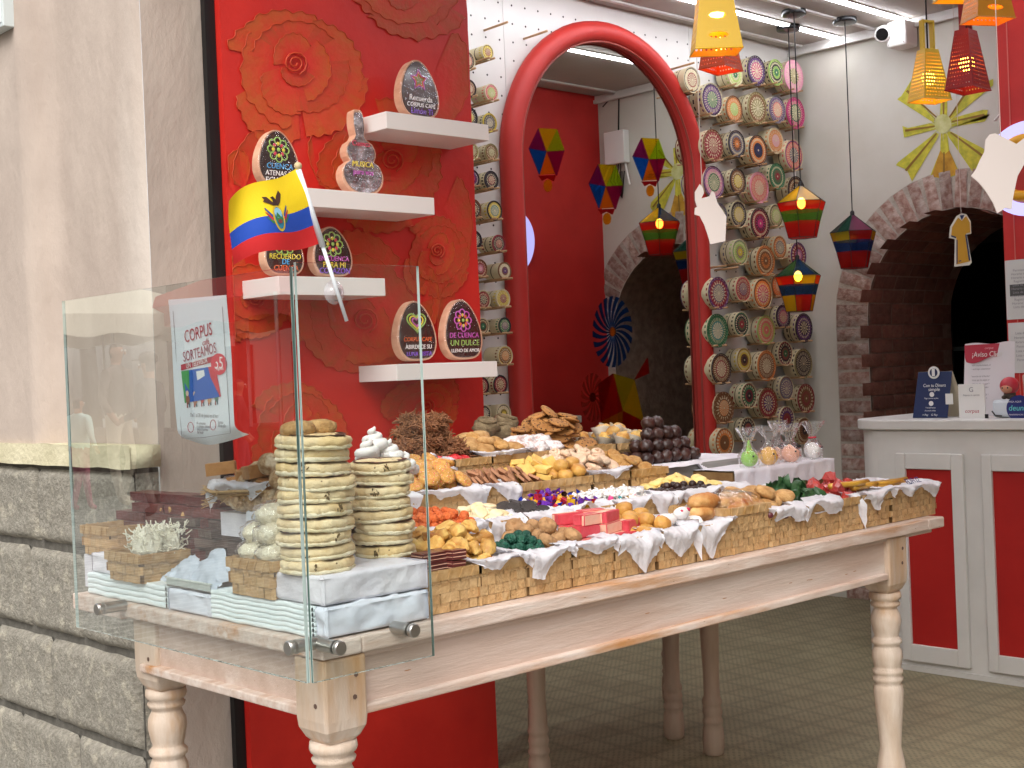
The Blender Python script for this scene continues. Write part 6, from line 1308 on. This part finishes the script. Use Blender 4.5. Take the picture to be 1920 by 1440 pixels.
def dcan(px, py): c = at(px, py, Z=ZC-.02); return (c-CAMP).dot(cf)
lantern(1503, 396, 94, 100, ['crgr', 'brgr', 'yrgr'], True, 'brightly lit lantern', 'lit lantern with clear, red and green bands, high in front of the woven boxes', dcan(1492, 27))
lantern(1600, 452, 90, 102, ['kybr', 'prbr'], False, 'unlit lantern', 'unlit lantern with green top and yellow, blue and red bands', dcan(1586, 42))
lantern(1497, 534, 88, 100, ['krby', 'bybr'], True, 'lower lit lantern', 'lit lantern with red and blue bands, lowest of the three', dcan(1478, 56))
# ================================================================ GRATER LAMPS
def grater(px, py, wpx, hpx, Dp, col, lab, rotz, lit=True, handle=True, big=0, dense=1.0):
    """px,py: centre of the open lower rim"""
    c = dep(px, py, Dp); w = wpx/FPX*Dp/2*.80; h = hpx/FPX*Dp; T = thing('grater_lamp', c, lab, 'hanging lamp', 'lamps made from painted graters'); tk = .48
    m_ = pbr('grater_enamel', col, .4, bump=.08, bscale=60); o0_ = c; cz = Matrix.Rotation(rotz, 3, 'Z')
    for s_ in range(4):
        a = s_*PI/2; nx, ny = math.cos(a), math.sin(a); tx, ty = -ny, nx
        def PT(u, v): k = 1-(1-tk)*v; return c+cz @ Vector((nx*w*k*.8+tx*w*k*(u*2-1)*1.0, ny*w*k+ty*w*k*.8*(u*2-1) if abs(ny) > .5 else ny*w*k+ty*w*k*(u*2-1)*.8, h*v)) if False else c+cz @ Vector(((nx+tx*(u*2-1))*w*k, (ny+ty*(u*2-1))*w*k*.72, h*v))
        b_ = MB(); bigf = big and s_ in big
        nu_, nv__ = (1, 4) if bigf else (int(8*dense), int(13*dense))
        for j in range(nv__):
            for i in range(nu_):
                u0, u1 = .06+.88*i/nu_, .06+.88*(i+1)/nu_; v0, v1 = .04+.9*j/nv__, .04+.9*(j+1)/nv__; cu_, cv_ = (u0+u1)/2+(0 if bigf else (.25/nu_ if j % 2 else -.25/nu_)*.5), (v0+v1)/2
                ru, rv = ((u1-u0)*.26, (v1-v0)*.17) if bigf else ((u1-u0)*.24, (v1-v0)*.20)
                if bigf and j == 3: ru = 0
                cor = [PT(u0, v0), PT(u1, v0), PT(u1, v1), PT(u0, v1)]
                if ru == 0: b_.add(cor, [(0, 1, 2, 3)]); continue
                hole = [PT(cu_+ru*math.cos(t), cv_+rv*math.sin(t)) for t in [R(225+45*k) for k in range(8)]]
                b_.add(cor+hole, [(0, 1, 6, 5, 4), (1, 2, 8, 7, 6), (2, 3, 10, 9, 8), (3, 0, 4, 11, 10)])
        for (u0, u1, v0, v1) in ((0, .06, 0, 1), (.94, 1, 0, 1), (.06, .94, 0, .04), (.06, .94, .94, 1)): b_.add([PT(u0, v0), PT(u1, v0), PT(u1, v1), PT(u0, v1)], [(0, 1, 2, 3)])
        b_.build('grater_side', m_, T, solid=.0012)
    tp_ = [c+cz @ Vector((x*w*tk, y*w*tk*.72, h)) for x, y in ((-1, -1), (1, -1), (1, 1), (-1, 1))]; MB().add(tp_, [(0, 1, 2, 3)]).build('top_plate', m_, T, solid=.002)
    MB().tube([c+cz @ Vector((x*w, y*w*.72, .001)) for x, y in ((-1, -1), (1, -1), (1, 1), (-1, 1))], .002, 5, closed=True).build('lower_rim', m_, T)
    if handle:
        q = [c+cz @ Vector((x*w*tk*.75, 0, h+z_)) for x, z_ in ((-1, 0), (-1, .085*Dp/4), (1, .085*Dp/4), (1, 0))]; hb = MB()
        for a_, b2 in zip(q, q[1:]): hb.obox((a_+b2)/2, ((b2-a_), cz @ Vector((0, 1, 0)), (b2-a_).cross(cz @ Vector((0, 1, 0)))), ((b2-a_).length/2+.004, .009, .0035))
        hb.build('handle', m_, T)
    MB().ball(c+Vector((0, 0, h*.45)), .024, 14, 10).build('bulb', bulbm, T, smooth=True)
    MB().tube([c+Vector((0, 0, h)), (c.x, c.y, ZC)], .003, 6).build('cord', black, T)
grater(1743, 190, 82, 96, 4.3, '#d8b83a', 'yellow grater lamp hanging left of the red one', R(-20)); grater(1815, 170, 96, 112, 4.0, '#8a2226', 'dark red grater lamp on the right', R(2))
grater(1343, 98, 112, 168, 3.3, '#d8ac2c', 'large yellow grater lamp at the top of the picture', R(-42), handle=False, big=(3, )); grater(1352, 132, 94, 110, 4.1, '#c04a24', 'orange-red grater lamp behind the large yellow one', R(10), handle=True)
grater(1852, 40, 100, 130, 3.7, '#d8902c', 'orange grater lamp at the top right corner', R(-30), handle=False, big=(3, )); grater(1795, 0, 92, 120, 3.9, '#d8b42c', 'yellow grater lamp just entering the top of the picture', R(-35), handle=False)
# ================================================================ CCTV CAMERA
p = at(1672, 66, X=XB-.14); T = thing('security_camera', (p.x, p.y, p.z-.06), 'white security camera under the ceiling beside the strip light', 'camera')
MB().box((p.x-.0, p.y-.085, p.z-.065), (p.x+.13, p.y+.035, p.z+.075)).build('box', white, T, bevel=.012)
hd = (CAMP-p).normalized(); hp = p+Vector((-.02, .045, .012)); hd = Vector((-.85, -.35, -.25)).normalized()
MB().lathe(hp-hd*.09, [(.045, 0), (.048, .01), (.046, .09), (.040, .105)], 24, ax=hd).build('barrel', white, T, smooth=True, angle=40); MB().lathe(hp+hd*.0145, [(.034, 0), (.033, .003)], 24, ax=hd).build('lens', blackg, T)
for dy, dz in ((-.07, -.05), (.02, -.05), (-.07, .06)): MB().lathe((p.x-.0005, p.y+dy, p.z+dz), [(.003, 0), (.003, .001)], 8, ax=(-1, 0, 0)).build('screw', dark, T)
# ================================================================ PAINTED STAR ON THE BACK WALL
p = at(1768, 236, X=XB-.003); T = thing('painted_star', p, 'yellow straw star painted on the wall above the brick arch', 'wall painting')
def WP(x, y, o=.003): return at(x, y, X=XB-o)
yA = pbr('straw_yellow_paint', '#d2c83e', .7, '#a8a834', 25, bump=.0); yB = pbr('straw_dark_paint', '#8a6a26', .7); yC = pbr('straw_pale_paint', '#cfcf98', .7, '#b8b870', 20); yD = pbr('ochre_paint', '#a87a20', .7, '#c89a2c', 25)
def ray_(pts_, line, m_=yA):
    MB().add([WP(x, y, .003 if m_ is yA else .0045) for x, y in pts_], [tuple(range(len(pts_)))]).build('straw_ray', m_, T)
    if line: (xa, ya), (xb, yb_) = line; dx, dy = xb-xa, yb_-ya; L_ = math.hypot(dx, dy); ux, uy = -dy/L_*1.3, dx/L_*1.3; MB().add([WP(xa-ux, ya-uy, .005), WP(xb-ux*1.8, yb_-uy*1.8, .005), WP(xb+ux*1.8, yb_+uy*1.8, .005), WP(xa+ux, ya+uy, .005)], [(0, 1, 2, 3)]).build('ray_line', yB, T)
ray_([(1755, 248), (1683, 305), (1680, 310), (1700, 318), (1710, 340), (1762, 252)], ((1756, 250), (1698, 320)))
ray_([(1780, 245), (1847, 280), (1850, 290), (1832, 322), (1822, 320), (1774, 250)], ((1782, 248), (1842, 292)))
ray_([(1754, 222), (1700, 172), (1710, 148), (1690, 180), (1682, 186), (1750, 230)], ((1756, 220), (1700, 170))); ray_([(1700, 172), (1710, 146), (1716, 160), (1730, 192), (1735, 205)], None)
ray_([(1776, 222), (1820, 165), (1862, 148), (1862, 160), (1782, 226)], ((1780, 220), (1815, 168)))
ray_([(1757, 228), (1702, 240), (1692, 236), (1695, 258), (1757, 242)], ((1756, 236), (1697, 245))); ray_([(1783, 222), (1842, 206), (1852, 206), (1850, 222), (1855, 214), (1846, 228), (1784, 238)], ((1785, 228), (1846, 215)))
ray_([(1762, 222), (1764, 178), (1776, 178), (1776, 222)], ((1769, 215), (1769, 185))); ray_([(1764, 250), (1763, 282), (1744, 330), (1770, 336), (1800, 326), (1780, 282), (1776, 250)], None); ray_([(1763, 282), (1746, 332), (1770, 333), (1798, 326), (1780, 282), (1770, 290)], ((1770, 285), (1770, 332)), yD)
for k_ in range(14):
    a = 2*PI*k_/14+.2; MB().add([WP(1768+14*math.cos(a-.05), 236+14*math.sin(a-.05), .004), WP(1768+32*math.cos(a), 236+32*math.sin(a), .004), WP(1768+14*math.cos(a+.09), 236+14*math.sin(a+.09), .004)], [(0, 1, 2)]).build('pale_spike', yC, T)
MB().add([WP(1768+16*math.cos(a), 232+18*math.sin(a), .006) for a in [2*PI*k_/20 for k_ in range(20)]], [tuple(range(20))]).build('centre_disc', yC, T)
# ================================================================ NEON RING AND NOTICES ON THE RED WALL
ring = at(1928, 315, X=XE-.02); rr_ = (at(1928, 225, X=XE-.02)-ring).length; T = thing('neon_ring_sign', (XE-.02, ring.y, ring.z-rr_), 'round sign with glowing lilac ring and orange inner ring at the right edge', 'neon sign')
MB().tube([(XE-.02, ring.y+(rr_-.03)*math.cos(t), ring.z+(rr_-.03)*math.sin(t)) for t in [2*PI*k_/48 for k_ in range(48)]], .030, 12, closed=True).build('light_ring', emis('neon_lilac', '#b8b2f6', .95), T, smooth=True)
MB().tube([(XE-.055, ring.y+(rr_-.09)*math.cos(t), ring.z+(rr_-.09)*math.sin(t)) for t in [2*PI*k_/48 for k_ in range(48)]], .026, 12, closed=True).build('inner_ring', pbr('neon_yellow_rim', '#e0a020', .4), T, smooth=True)
MB().lathe((XE-.05, ring.y, ring.z), [(rr_-.1, 0), (rr_-.1, .01)], 40, ax=(-1, 0, 0)).build('back_disc', flat('#a8241c', .5), T)
ntc = pbr('notice_sheet', '#c9c7c2', .6)
def notice(x0, y0, y1, lab, lines):
    a = at(x0, y0, X=XE-.006); b_ = at(x0, y1, X=XE-.006); T = thing('printed_notice', (XE-.006, a.y-.13, b_.z), lab, 'notice', 'notices on the red wall')
    MB().box((XE-.0055, a.y, a.z), (XE-.007, a.y-.26, b_.z)).build('sheet', ntc, T); H_ = a.z-b_.z
    for k_ in range(lines): z_ = a.z-.05-(H_-.09)*k_/lines; text(random.choice(('Horario de atención y normas', 'Registro municipal de local', 'Permiso de funcionamiento', 'Lista de precios y productos')), .0165, inkg, (XE-.0085, a.y-.13, z_), (0, -1, 0), (0, 0, 1), T, 'printed_text', .0001)
    return T, a, b_
T, a, b_ = notice(1884, 489, 600, 'larger white printed notice on the red wall, upper of two', 11)
MB().box((XE-.0072, a.y-.02, a.z-.17), (XE-.0078, a.y-.12, a.z-.115)).build('printed_picture', flat('#4a4a48'), T); notice(1890, 606, 700, 'white printed notice on the red wall, lower of two', 7)
# ================================================================ THINGS ON THE COUNTER
ZK = 1.1235
def cpt(px, X=4.0, py=786): return at(px, py, X=X).y
U_, V_ = Vector((0, -1, 0)), Vector((0, 0, 1))
y0, y1 = cpt(1718), cpt(1783); hz_ = at(1750, 697, X=4.0).z-ZK
T = thing('tent_card', (4.0, (y0+y1)/2, ZK), 'dark blue folded card with white icons standing on the counter', 'sign'); nb_ = flat('#1d2b52', .4); crd = flat('#d8ccb0', .6)
MB().add([(3.97, y0, ZK+.001), (3.97, y1, ZK+.001), (4.02, y1-.004, ZK+hz_), (4.02, y0-.008, ZK+hz_)], [(0, 1, 2, 3)]).build('front_flap', nb_, T, solid=.0012)
MB().add([(4.10, y0, ZK+.001), (4.10, y1-.03, ZK+.001), (4.022, y1-.004, ZK+hz_), (4.022, y0-.008, ZK+hz_)], [(0, 1, 2, 3)]).build('back_flap', crd, T, solid=.0012)
def tx(s, sz, u, v, m=white, name='printed_text', sx=1): text(s, sz, m, (3.967+.05*v/hz_, y0+(y1-y0)*u, ZK+v), (0, -1, 0), (.05/hz_, 0, 1), T, name, .0001, sx=sx)
MB().lathe((4.012, (y0+y1)/2-.005, ZK+hz_-.004), [(.028, 0), (.028, .003)], 24, ax=(-1, 0, 0)).build('round_badge', white, T); MB().lathe((4.0085, (y0+y1)/2-.005, ZK+hz_-.004), [(.019, 0), (.019, .001)], 24, ax=(-1, 0, 0)).build('badge_disc', nb_, T); MB().box((4.005, (y0+y1)/2+.002, ZK+hz_-.02), (4.0070, (y0+y1)/2-.012, ZK+hz_+.014)).build('badge_bar', white, T)
tx('Con tu Diners', .021, .56, hz_-.062, sx=.9); tx('simple', .022, .56, hz_-.080); 
for q in (.105, .065): MB().lathe((3.9665+.05*q/hz_, (y0+y1)/2-.002, ZK+q), [(.011, 0), (.011, .002)], 18, ax=(-1, 0, 0)).build('icon_disc', white, T)
tx('Paga con tu tarjeta', .009, .5, .088); tx('Transferencia', .009, .5, .046); tx('Acumula millas', .009, .5, .033); tx('+ Pay    G Pay', .013, .5, .014)
MB().box((3.978, y1+.010, ZK+.06), (3.976, y1-.026, ZK+.108)).build('white_label', white, T, bevel=.001)
y0, y1 = cpt(1806), cpt(1855); T = thing('white_card', (3.97, (y0+y1)/2, ZK), 'small white card with a letter G on the counter beside the blue card', 'sign'); hz_ = at(1830, 720, X=3.97).z-ZK
MB().box((3.965, y0, ZK), (3.973, y1, ZK+hz_)).build('acrylic_card', white, T, bevel=.001); text('G', .03, inkg, (3.9645, (y0+y1)/2, ZK+hz_-.025), U_, V_, T, 'printed_text', .0003); text('Déjanos tu opinión', .010, inkg, (3.9645, (y0+y1)/2, ZK+hz_-.048), U_, V_, T, 'printed_text', .0003); text('corpus', .024, ink, (3.9645, (y0+y1)/2, ZK+.03), U_, V_, T, 'printed_text', .0003, shear=.2)
y0, y1 = cpt(1806, 4.12, 780), cpt(1902, 4.12, 780); zt_ = at(1855, 643, X=4.12).z; T = thing('customer_notice', (4.12, (y0+y1)/2, ZK), 'white sheet headed Aviso Clientes with a red wave, standing on the counter', 'notice')
MB().grid(lambda u, v: (4.12+.012*math.sin(u*5)*v+.03*v, y0+(y1-y0)*u+.0*v-.006*v, ZK+(zt_-ZK)*v+.004*math.sin(u*9)*v), 16, 10).build('sheet', paper('notice_paper', '#e9e6e8', .2, .05), T, smooth=True)
H_ = zt_-ZK; rw_ = flat('#b5384a', .5)
MB().add([(4.146, y0-.006, zt_-.006), (4.146, y1+.006, zt_-.002)]+[(4.144, y1+.006+(y0-.012-y1)*k_/14, zt_-.065-.02*math.sin(k_/14*6.0+2.6)-.012*(1-k_/14)*2) for k_ in range(15)], [tuple(range(17))]).build('red_wave', rw_, T)
text('¡Aviso Clientes!', .034, white, (4.139, (y0+y1)/2-.015, zt_-.050), U_, V_, T, 'printed_text', .0003, .15, sx=.86); text('corpus', .015, flat('#e8a8b0'), (4.139, (y0+y1)/2-.005, zt_-.022), U_, V_, T, 'printed_text', .0003, .2)
for k_, s in enumerate(('En nuestro establecimiento, el incremento global de la', 'factura será bajo consentimiento.', '', 'Por disposición de la Resolución 008 del Banco,', 'informamos que los pagos con tarjeta se harán', 'únicamente en caja, sin que haya recargo en', 'ningún otro medio de cobro.', '', 'De acuerdo con la ley 026 del 31 de enero,', 'el cliente puede pedir su factura hasta', 'treinta días después de la compra')): text(s, .0118, inkg, (4.126+.02*(1-k_/11), y0-.014, zt_-.098-.0165*k_), U_, V_, T, 'printed_text', .0001, sx=.78, align='LEFT')
# little payment speaker with a blue round label and a toy with a red helmet on it
y0 = cpt(1860, 3.95); T = thing('payment_speaker', (3.98, y0-.09, ZK), 'white payment speaker with a dark blue round label at the right edge', 'card terminal')
MB().box((3.95, y0, ZK+.002), (4.05, y0-.20, ZK+.078)).build('case', pbr('pale_grey_plastic', '#cfd6dc', .35), T, bevel=.014)
MB().lathe((3.9495, y0-.125, ZK+.040), [(.057, 0), (.057, .002)], 32, ax=(-1, 0, 0)).build('round_label', flat('#232c6c', .4), T); text('deuna', .034, flat('#6fd0c8', .4), (3.9465, y0-.118, ZK+.042), U_, V_, T, 'printed_text', .0002, .15); text('¡PAGA AQUÍ!', .0105, white, (3.9465, y0-.105, ZK+.069), U_, V_, T, 'printed_text', .0002); text('TRANSFERENCIAS', .008, white, (3.9465, y0-.11, ZK+.014), U_, V_, T, 'printed_text', .0002)
MB().tube([(3.945, y0-.004, ZK+.03), (3.94, y0-.02, ZK+.012), (3.94, y0-.05, ZK+.009)], .003, 6).build('cable', black, T, smooth=True)
MB().box((3.93, y0+.022, ZK), (3.94, y0+.010, ZK+.018)).build('plug', black, T)
yc_ = at(1893, 730, X=3.99).y; zb = ZK+.079; T = thing('helmet_toy', (3.99, yc_, zb), 'little seated toy with a round red helmet on the payment speaker', 'toy figure'); sk = pbr('toy_face', '#c98a6c', .5)
MB().ball((3.99, yc_, zb+.058), (.040, .040, .038), 24, 16).build('helmet', flat('#b8303c', .3), T, smooth=True); MB().ball((3.972, yc_, zb+.048), (.026, .028, .022), 18, 12).build('face', sk, T, smooth=True)
for s_ in (-1, 1): MB().ball((3.9475, yc_+s_*.012, zb+.050), (.003, .0036, .004), 8, 6).build('eye', black, T, smooth=True); MB().ball((3.975, yc_+s_*.018, zb+.009), (.016, .010, .009), 12, 8).build('foot', flat('#4a4038', .6), T, smooth=True)
MB().ball((3.99, yc_, zb+.02), (.022, .026, .02), 16, 10).build('body', flat('#4a4038', .6), T, smooth=True)
T = thing('paper_cup', (4.02, yc_-.055, ZK), 'pale printed container at the very right edge of the counter', 'cup'); MB().lathe((4.06, yc_-.062, ZK+.08), [(.03, 0), (.033, .095), (.031, .10)], 24).build('cup', pbr('cup_print', '#d8c4b4', .5, '#b89a88', 30), T, smooth=True)
# ================================================================ HANGING CUT-OUTS
cutm = pbr('card_back', '#d8cbc4', .7)
def cut(pts_, Dp, lab, mats, string, th=.004, name='hanging_cutout', extra=None):
    ps = [dep(x, y, Dp) for x, y in pts_]; T = thing(name, (sum(p.x for p in ps)/len(ps), sum(p.y for p in ps)/len(ps), min(p.z for p in ps)), lab, 'hanging decoration')
    MB().ext(ps, cf*th, 0).build('card', mats, T)
    if string: q = dep(*string, Dp); MB().tube([q, (q.x, q.y, ZC)], .0011, 5).build('string', flat('#c8b8b0'), T)
    return T
cut([(1312, 345), (1318, 352), (1320, 362), (1315, 372), (1330, 368), (1335, 358), (1340, 362), (1345, 380), (1362, 406), (1360, 452), (1332, 458), (1327, 440), (1320, 420), (1312, 405), (1302, 402), (1303, 390), (1307, 388), (1303, 375), (1303, 360)], 3.6, 'blank white card cut-out of a figure hanging in front of the mirror edge', cutm, (1316, 350))
cut([(1856, 252), (1866, 250), (1880, 256), (1906, 270), (1922, 258), (1935, 270), (1925, 300), (1908, 330), (1900, 368), (1897, 392), (1885, 390), (1870, 400), (1862, 380), (1848, 358), (1835, 342), (1821, 330), (1830, 318), (1838, 300), (1846, 285), (1848, 262)], 3.0, 'large blank pinkish card cut-out hanging over the neon ring', cutm, (1876, 256))
T = cut([(1794, 405), (1803, 400), (1812, 402), (1820, 415), (1821, 438), (1813, 440), (1822, 492), (1818, 497), (1790, 500), (1791, 450), (1790, 448), (1780, 446), (1782, 425)], 5.0, 'yellow football shirt cut-out hanging in the brick arch', flat('#e2ddd4'), (1802, 403))
def dp2(x, y, o=.002): return dep(x, y, 5.0)-cf*o
MB().add([dp2(x, y) for x, y in [(1796, 408), (1803, 414), (1811, 405), (1818, 417), (1819, 436), (1811, 438), (1819, 490), (1793, 496), (1793, 446), (1783, 443), (1785, 426)]], [tuple(range(11))]).build('shirt_print', flat('#c8952c', .5), T)
for q in ([(1799, 404), (1803, 413), (1808, 403)], [(1809, 440), (1812, 440), (1819, 488), (1816, 489)], [(1783, 441), (1792, 444), (1792, 447), (1783, 444)], [(1797, 489), (1802, 488), (1802, 490), (1797, 491)], [(1793, 450), (1795, 450), (1795, 494), (1793, 495)]): MB().add([dp2(x, y, .003) for x, y in q], [tuple(range(len(q)))]).build('shirt_trim', flat('#2a3560', .5), T)
# ================================================================ THE STREET BEHIND THE CAMERA, SEEN IN THE GLASS
def mir(px, py, D):                     # point at virtual depth D behind the end glass, brought to its real place
    q = dep(px, py, D); return Vector((2*XG-q.x, q.y, q.z))
def person(px, D, h, top, legs, lab, hair='#2a211c', skin='#9a6a50', heading=0., cap=None, arms=0):
    c = mir(px, 800, D); bm_c = Vector((c.x, c.y, 0)); s = h/1.75
    T = thing('person', bm_c, lab, 'person', None); Rz = Matrix.Rotation(heading, 3, 'Z')
    J = {'pel': (0, 0, .95), 'wst': (0, 0, 1.08), 'ch': (0, 0, 1.30), 'nk': (0, 0, 1.47), 'nk2': (0, 0, 1.53), 'hd': (0, .01, 1.62), 'ht': (0, 0, 1.72)}
    for q, sg in (('l', -1), ('r', 1)):
        J['hip'+q] = (sg*.09, 0, .90); J['kn'+q] = (sg*.11, .03+.04*sg, .48); J['an'+q] = (sg*.11, -.06*sg, .09); J['to'+q] = (sg*.12, .11-.06*sg, .04)
        J['sh'+q] = (sg*.19, 0, 1.40); J['el'+q] = (sg*.26, -.02, 1.13); J['wr'+q] = (sg*(.24-.06*arms), .10+.12*arms, .92+.14*arms); J['ha'+q] = (sg*(.22-.08*arms), .16+.12*arms, .86+.18*arms)
    ks = list(J); E2 = [('pel', 'wst'), ('wst', 'ch'), ('ch', 'nk'), ('nk', 'nk2'), ('nk2', 'hd'), ('hd', 'ht')]+[(a+q, b+q) for q in 'lr' for a, b in (('hip', 'kn'), ('kn', 'an'), ('an', 'to'), ('sh', 'el'), ('el', 'wr'), ('wr', 'ha'))]+[('pel', 'hip'+q) for q in 'lr']+[('ch', 'sh'+q) for q in 'lr']
    rad = {'pel': .15, 'wst': .145, 'ch': .165, 'nk': .06, 'nk2': .055, 'hd': .09, 'ht': .07, 'hip': .095, 'kn': .065, 'an': .045, 'to': .04, 'sh': .075, 'el': .05, 'wr': .034, 'ha': .04}
    me = bpy.data.meshes.new('body'); me.from_pydata([Rz @ (Vector(J[k])*s) for k in ks], [(ks.index(a), ks.index(b)) for a, b in E2], []); o = bpy.data.objects.new('body', me); sc.collection.objects.link(o)
    md = o.modifiers.new('s', 'SKIN'); sv = me.skin_vertices[0].data
    for i, k in enumerate(ks): r_ = rad.get(k, rad.get(k[:-1], .06))*s; sv[i].radius = (r_, r_*.85)
    sv[0].use_root = True; o.modifiers.new('u', 'SUBSURF').levels = 2
    dg = bpy.context.evaluated_depsgraph_get(); m2 = bpy.data.meshes.new_from_object(o.evaluated_get(dg)); o.modifiers.clear(); o.data = m2; m2.name = 'body'; m2.materials.clear()
    for m_ in (pbr('person_top', top, .8), pbr('person_trousers', legs, .8), pbr('person_skin', skin, .6), pbr('person_hair', hair, .7)): m2.materials.append(m_)
    for f in m2.polygons:
        z_ = f.center.z/s; y_ = (Rz.transposed() @ f.center).y/s; x_ = abs((Rz.transposed() @ f.center).x)/s
        f.material_index = (3 if (z_ > 1.66 or y_ < -.01) and z_ > 1.56 else 2) if z_ > 1.49 else 2 if (z_ < .99 and x_ > .17 and z_ > .80) or (arms and y_ > .2 and z_ > .9) else 1 if z_ < .97 else 0
        f.use_smooth = True
    o.parent = T; o['_o'] = tuple(bm_c)
    for sg in (-1, 1): MB().ball(bm_c+Rz @ (Vector((sg*.032, .095, 1.635))*s), .011*s, 8, 6).build('eye', white, T); MB().ball(bm_c+Rz @ (Vector((sg*.098, .01, 1.62))*s), (.012*s, .02*s, .03*s), 8, 6).build('ear', MATS['person_skin'], T)
    MB().ball(bm_c+Rz @ (Vector((0, .108, 1.605))*s), (.013*s, .018*s, .02*s), 8, 6).build('nose', MATS['person_skin'], T)
    if cap: MB().ball(bm_c+Rz @ (Vector((0, 0, 1.70))*s), (.105*s, .11*s, .075*s), 16, 10).build('cap', flat(cap, .8), T, smooth=True); MB().ball(bm_c+Rz @ (Vector((0, .12, 1.685))*s), (.075*s, .09*s, .012*s), 14, 6).build('cap_brim', flat(cap, .8), T, smooth=True)
    return T
person(225, 16.0, 2.0, '#5a4f48', '#b8aa98', 'man in a dark sweater and pale trousers standing in the street, reflected in the glass', heading=2.6)
person(286, 14.5, 1.78, '#4a4644', '#6a6058', 'man in a dark cap with a light scarf, reflected in the glass', heading=-.6, cap='#38322e', arms=1)
person(150, 15.5, 1.35, '#a8c4bc', '#a84a68', 'child in a pale puffer jacket and pink trousers, reflected in the glass', heading=1.2)
person(452, 15.5, 1.5, '#4a2420', '#3a3a40', 'person in a dark red top by the red stall, reflected in the glass', heading=2.2)
def tent(px, D, w_, d_, hz, col, lab):
    c = mir(px, 800, D); T = thing('market_tent', (c.x, c.y, 0), lab, 'canopy', 'market canopies in the street'); m_ = pbr('canopy_'+col.strip('#'), col, .7, bump=.2, bscale=4)
    for sx in (-1, 1):
        for sy in (-1, 1): MB().tube([(c.x+sx*d_/2, c.y+sy*w_/2, 0), (c.x+sx*d_/2, c.y+sy*w_/2, hz)], .025, 8).build('pole', steel, T)
    P = [(c.x-d_/2, c.y-w_/2, hz), (c.x+d_/2, c.y-w_/2, hz), (c.x+d_/2, c.y+w_/2, hz), (c.x-d_/2, c.y+w_/2, hz)]
    MB().add(P+[(c.x, c.y, hz+.7)], [(0, 1, 4), (1, 2, 4), (2, 3, 4), (3, 0, 4)]).build('roof_cloth', m_, T)
    v_ = MB()
    for a, b in zip(P, P[1:]+P[:1]): v_.grid(lambda u, v, a=a, b=b: (a[0]+(b[0]-a[0])*u, a[1]+(b[1]-a[1])*u, hz-.28*v+.03*math.sin(u*20)*v), 24, 2)
    v_.build('valance', m_, T)
    MB().box((c.x-d_/2+.3, c.y-w_/2+.2, 0), (c.x+d_/2-.3, c.y+w_/2-.2, .8)).build('stall_counter', flat('#5a4a44', .8), T)
    return c
tent(165, 19.5, 4.4, 2.8, 2.4, '#d8d2bc', 'cream market canopy in the street, reflected in the glass'); tent(530, 18.5, 4.2, 2.8, 2.5, '#b83a34', 'red market canopy over a stall in the street, reflected in the glass')
lfm = pbr('street_leaves', '#33402a', .7, '#222c1c', 9, vary=.2); brk = pbr('street_bark', '#4a3d32', .9, bump=.5)
def tree(x, y, h, cr_, lab, seed):
    random.seed(seed); T = thing('street_tree', (x, y, 0), lab, 'tree', 'trees along the street'); MB().tube([(x, y, 0), (x+.1, y, h*.35), (x-.05, y+.1, h*.6), (x, y, h*.85)], [.18, .14, .1, .04], 10).build('trunk', brk, T, smooth=True)
    lb = MB(); cl = [Vector((x+random.uniform(-1, 1)*cr_*.7, y+random.uniform(-1, 1)*cr_*.7, h*.72+random.uniform(-.5, .6)*cr_*.7)) for _ in range(22)]
    for c in cl: MB().tube([(x, y, h*.5), c], [.05, .015], 5).build('branch', brk, T) if random.random() < .4 else None
    vs = []; fs = []
    for _ in range(7000):
        c = random.choice(cl); d = Vector((random.gauss(0, 1), random.gauss(0, 1), random.gauss(0, .7))); q = c+d.normalized()*random.random()**.4*cr_*.38; a = Vector((random.gauss(0, 1), random.gauss(0, 1), random.gauss(0, 1))).normalized()*.10; b = a.cross(Vector((random.random(), random.random(), random.random()))).normalized()*.045; k = len(vs); vs += [q-a, q+b, q+a, q-b]; fs.append((k, k+1, k+2, k+3))
    lb.add(vs, fs); tag(lb.build('crown', lfm, T), kind='stuff')
for i, (px, D, h, cr_) in enumerate(((180, 25, 7.4, 3.0), (345, 23, 7.4, 2.4), (60, 24, 7, 3), (470, 26, 6.5, 2.4))): q = mir(px, 800, D); tree(q.x, q.y, h, cr_, ['leafy street tree behind the cream canopy', 'leafy street tree between the canopies', 'tall street tree at the far left of the reflection', 'street tree behind the red canopy'][i], 40+i)
random.seed(77)
fac = [pbr('street_facade', c, .85, bump=.1) for c in ('#cfc6b4', '#bdb5a8', '#c8b49a', '#d2cec4')]; win = pbr('street_window', '#2e3438', .15)
for i, (y0, y1, h) in enumerate(((-16, -8, 7.0), (-8, 1, 6.2), (1, 10, 7.4), (10, 20, 6.4), (20, 32, 7.6))):
    T = thing('street_house', (-17, (y0+y1)/2, 0), ['pale plastered house far down the street on the right side', 'grey plastered house straight across the street', 'ochre plastered house across the street opposite the glass', 'white plastered house across the street beyond the ochre one', 'far plastered house at the end of the street row'][i], 'house', 'houses across the street')
    MB().box((-17, y0+.02, 0), (-25, y1-.02, h)).build('wall', fac[i % 4], T); MB().box((-16.8, y0, h), (-25, y1, h+.25)).build('cornice', fac[(i+1) % 4], T)
    n_ = int((y1-y0)/2.6)
    for k_ in range(n_):
        yc2 = y0+(y1-y0)*(k_+.5)/n_
        for z_ in (3.4, ): f_ = MB().box((-16.94, yc2-.5, z_), (-16.99, yc2+.5, z_+1.7)).build('window', win, T); MB().box((-16.9, yc2-.6, z_-.12), (-16.99, yc2+.6, z_-.01)).build('sill', white, f_, origin=root_of(T))
        MB().box((-16.94, yc2-.6, 0.02), (-16.99, yc2+.6, 2.4)).build('door', pbr('street_door', '#4a3a2e', .7), T)
clean()
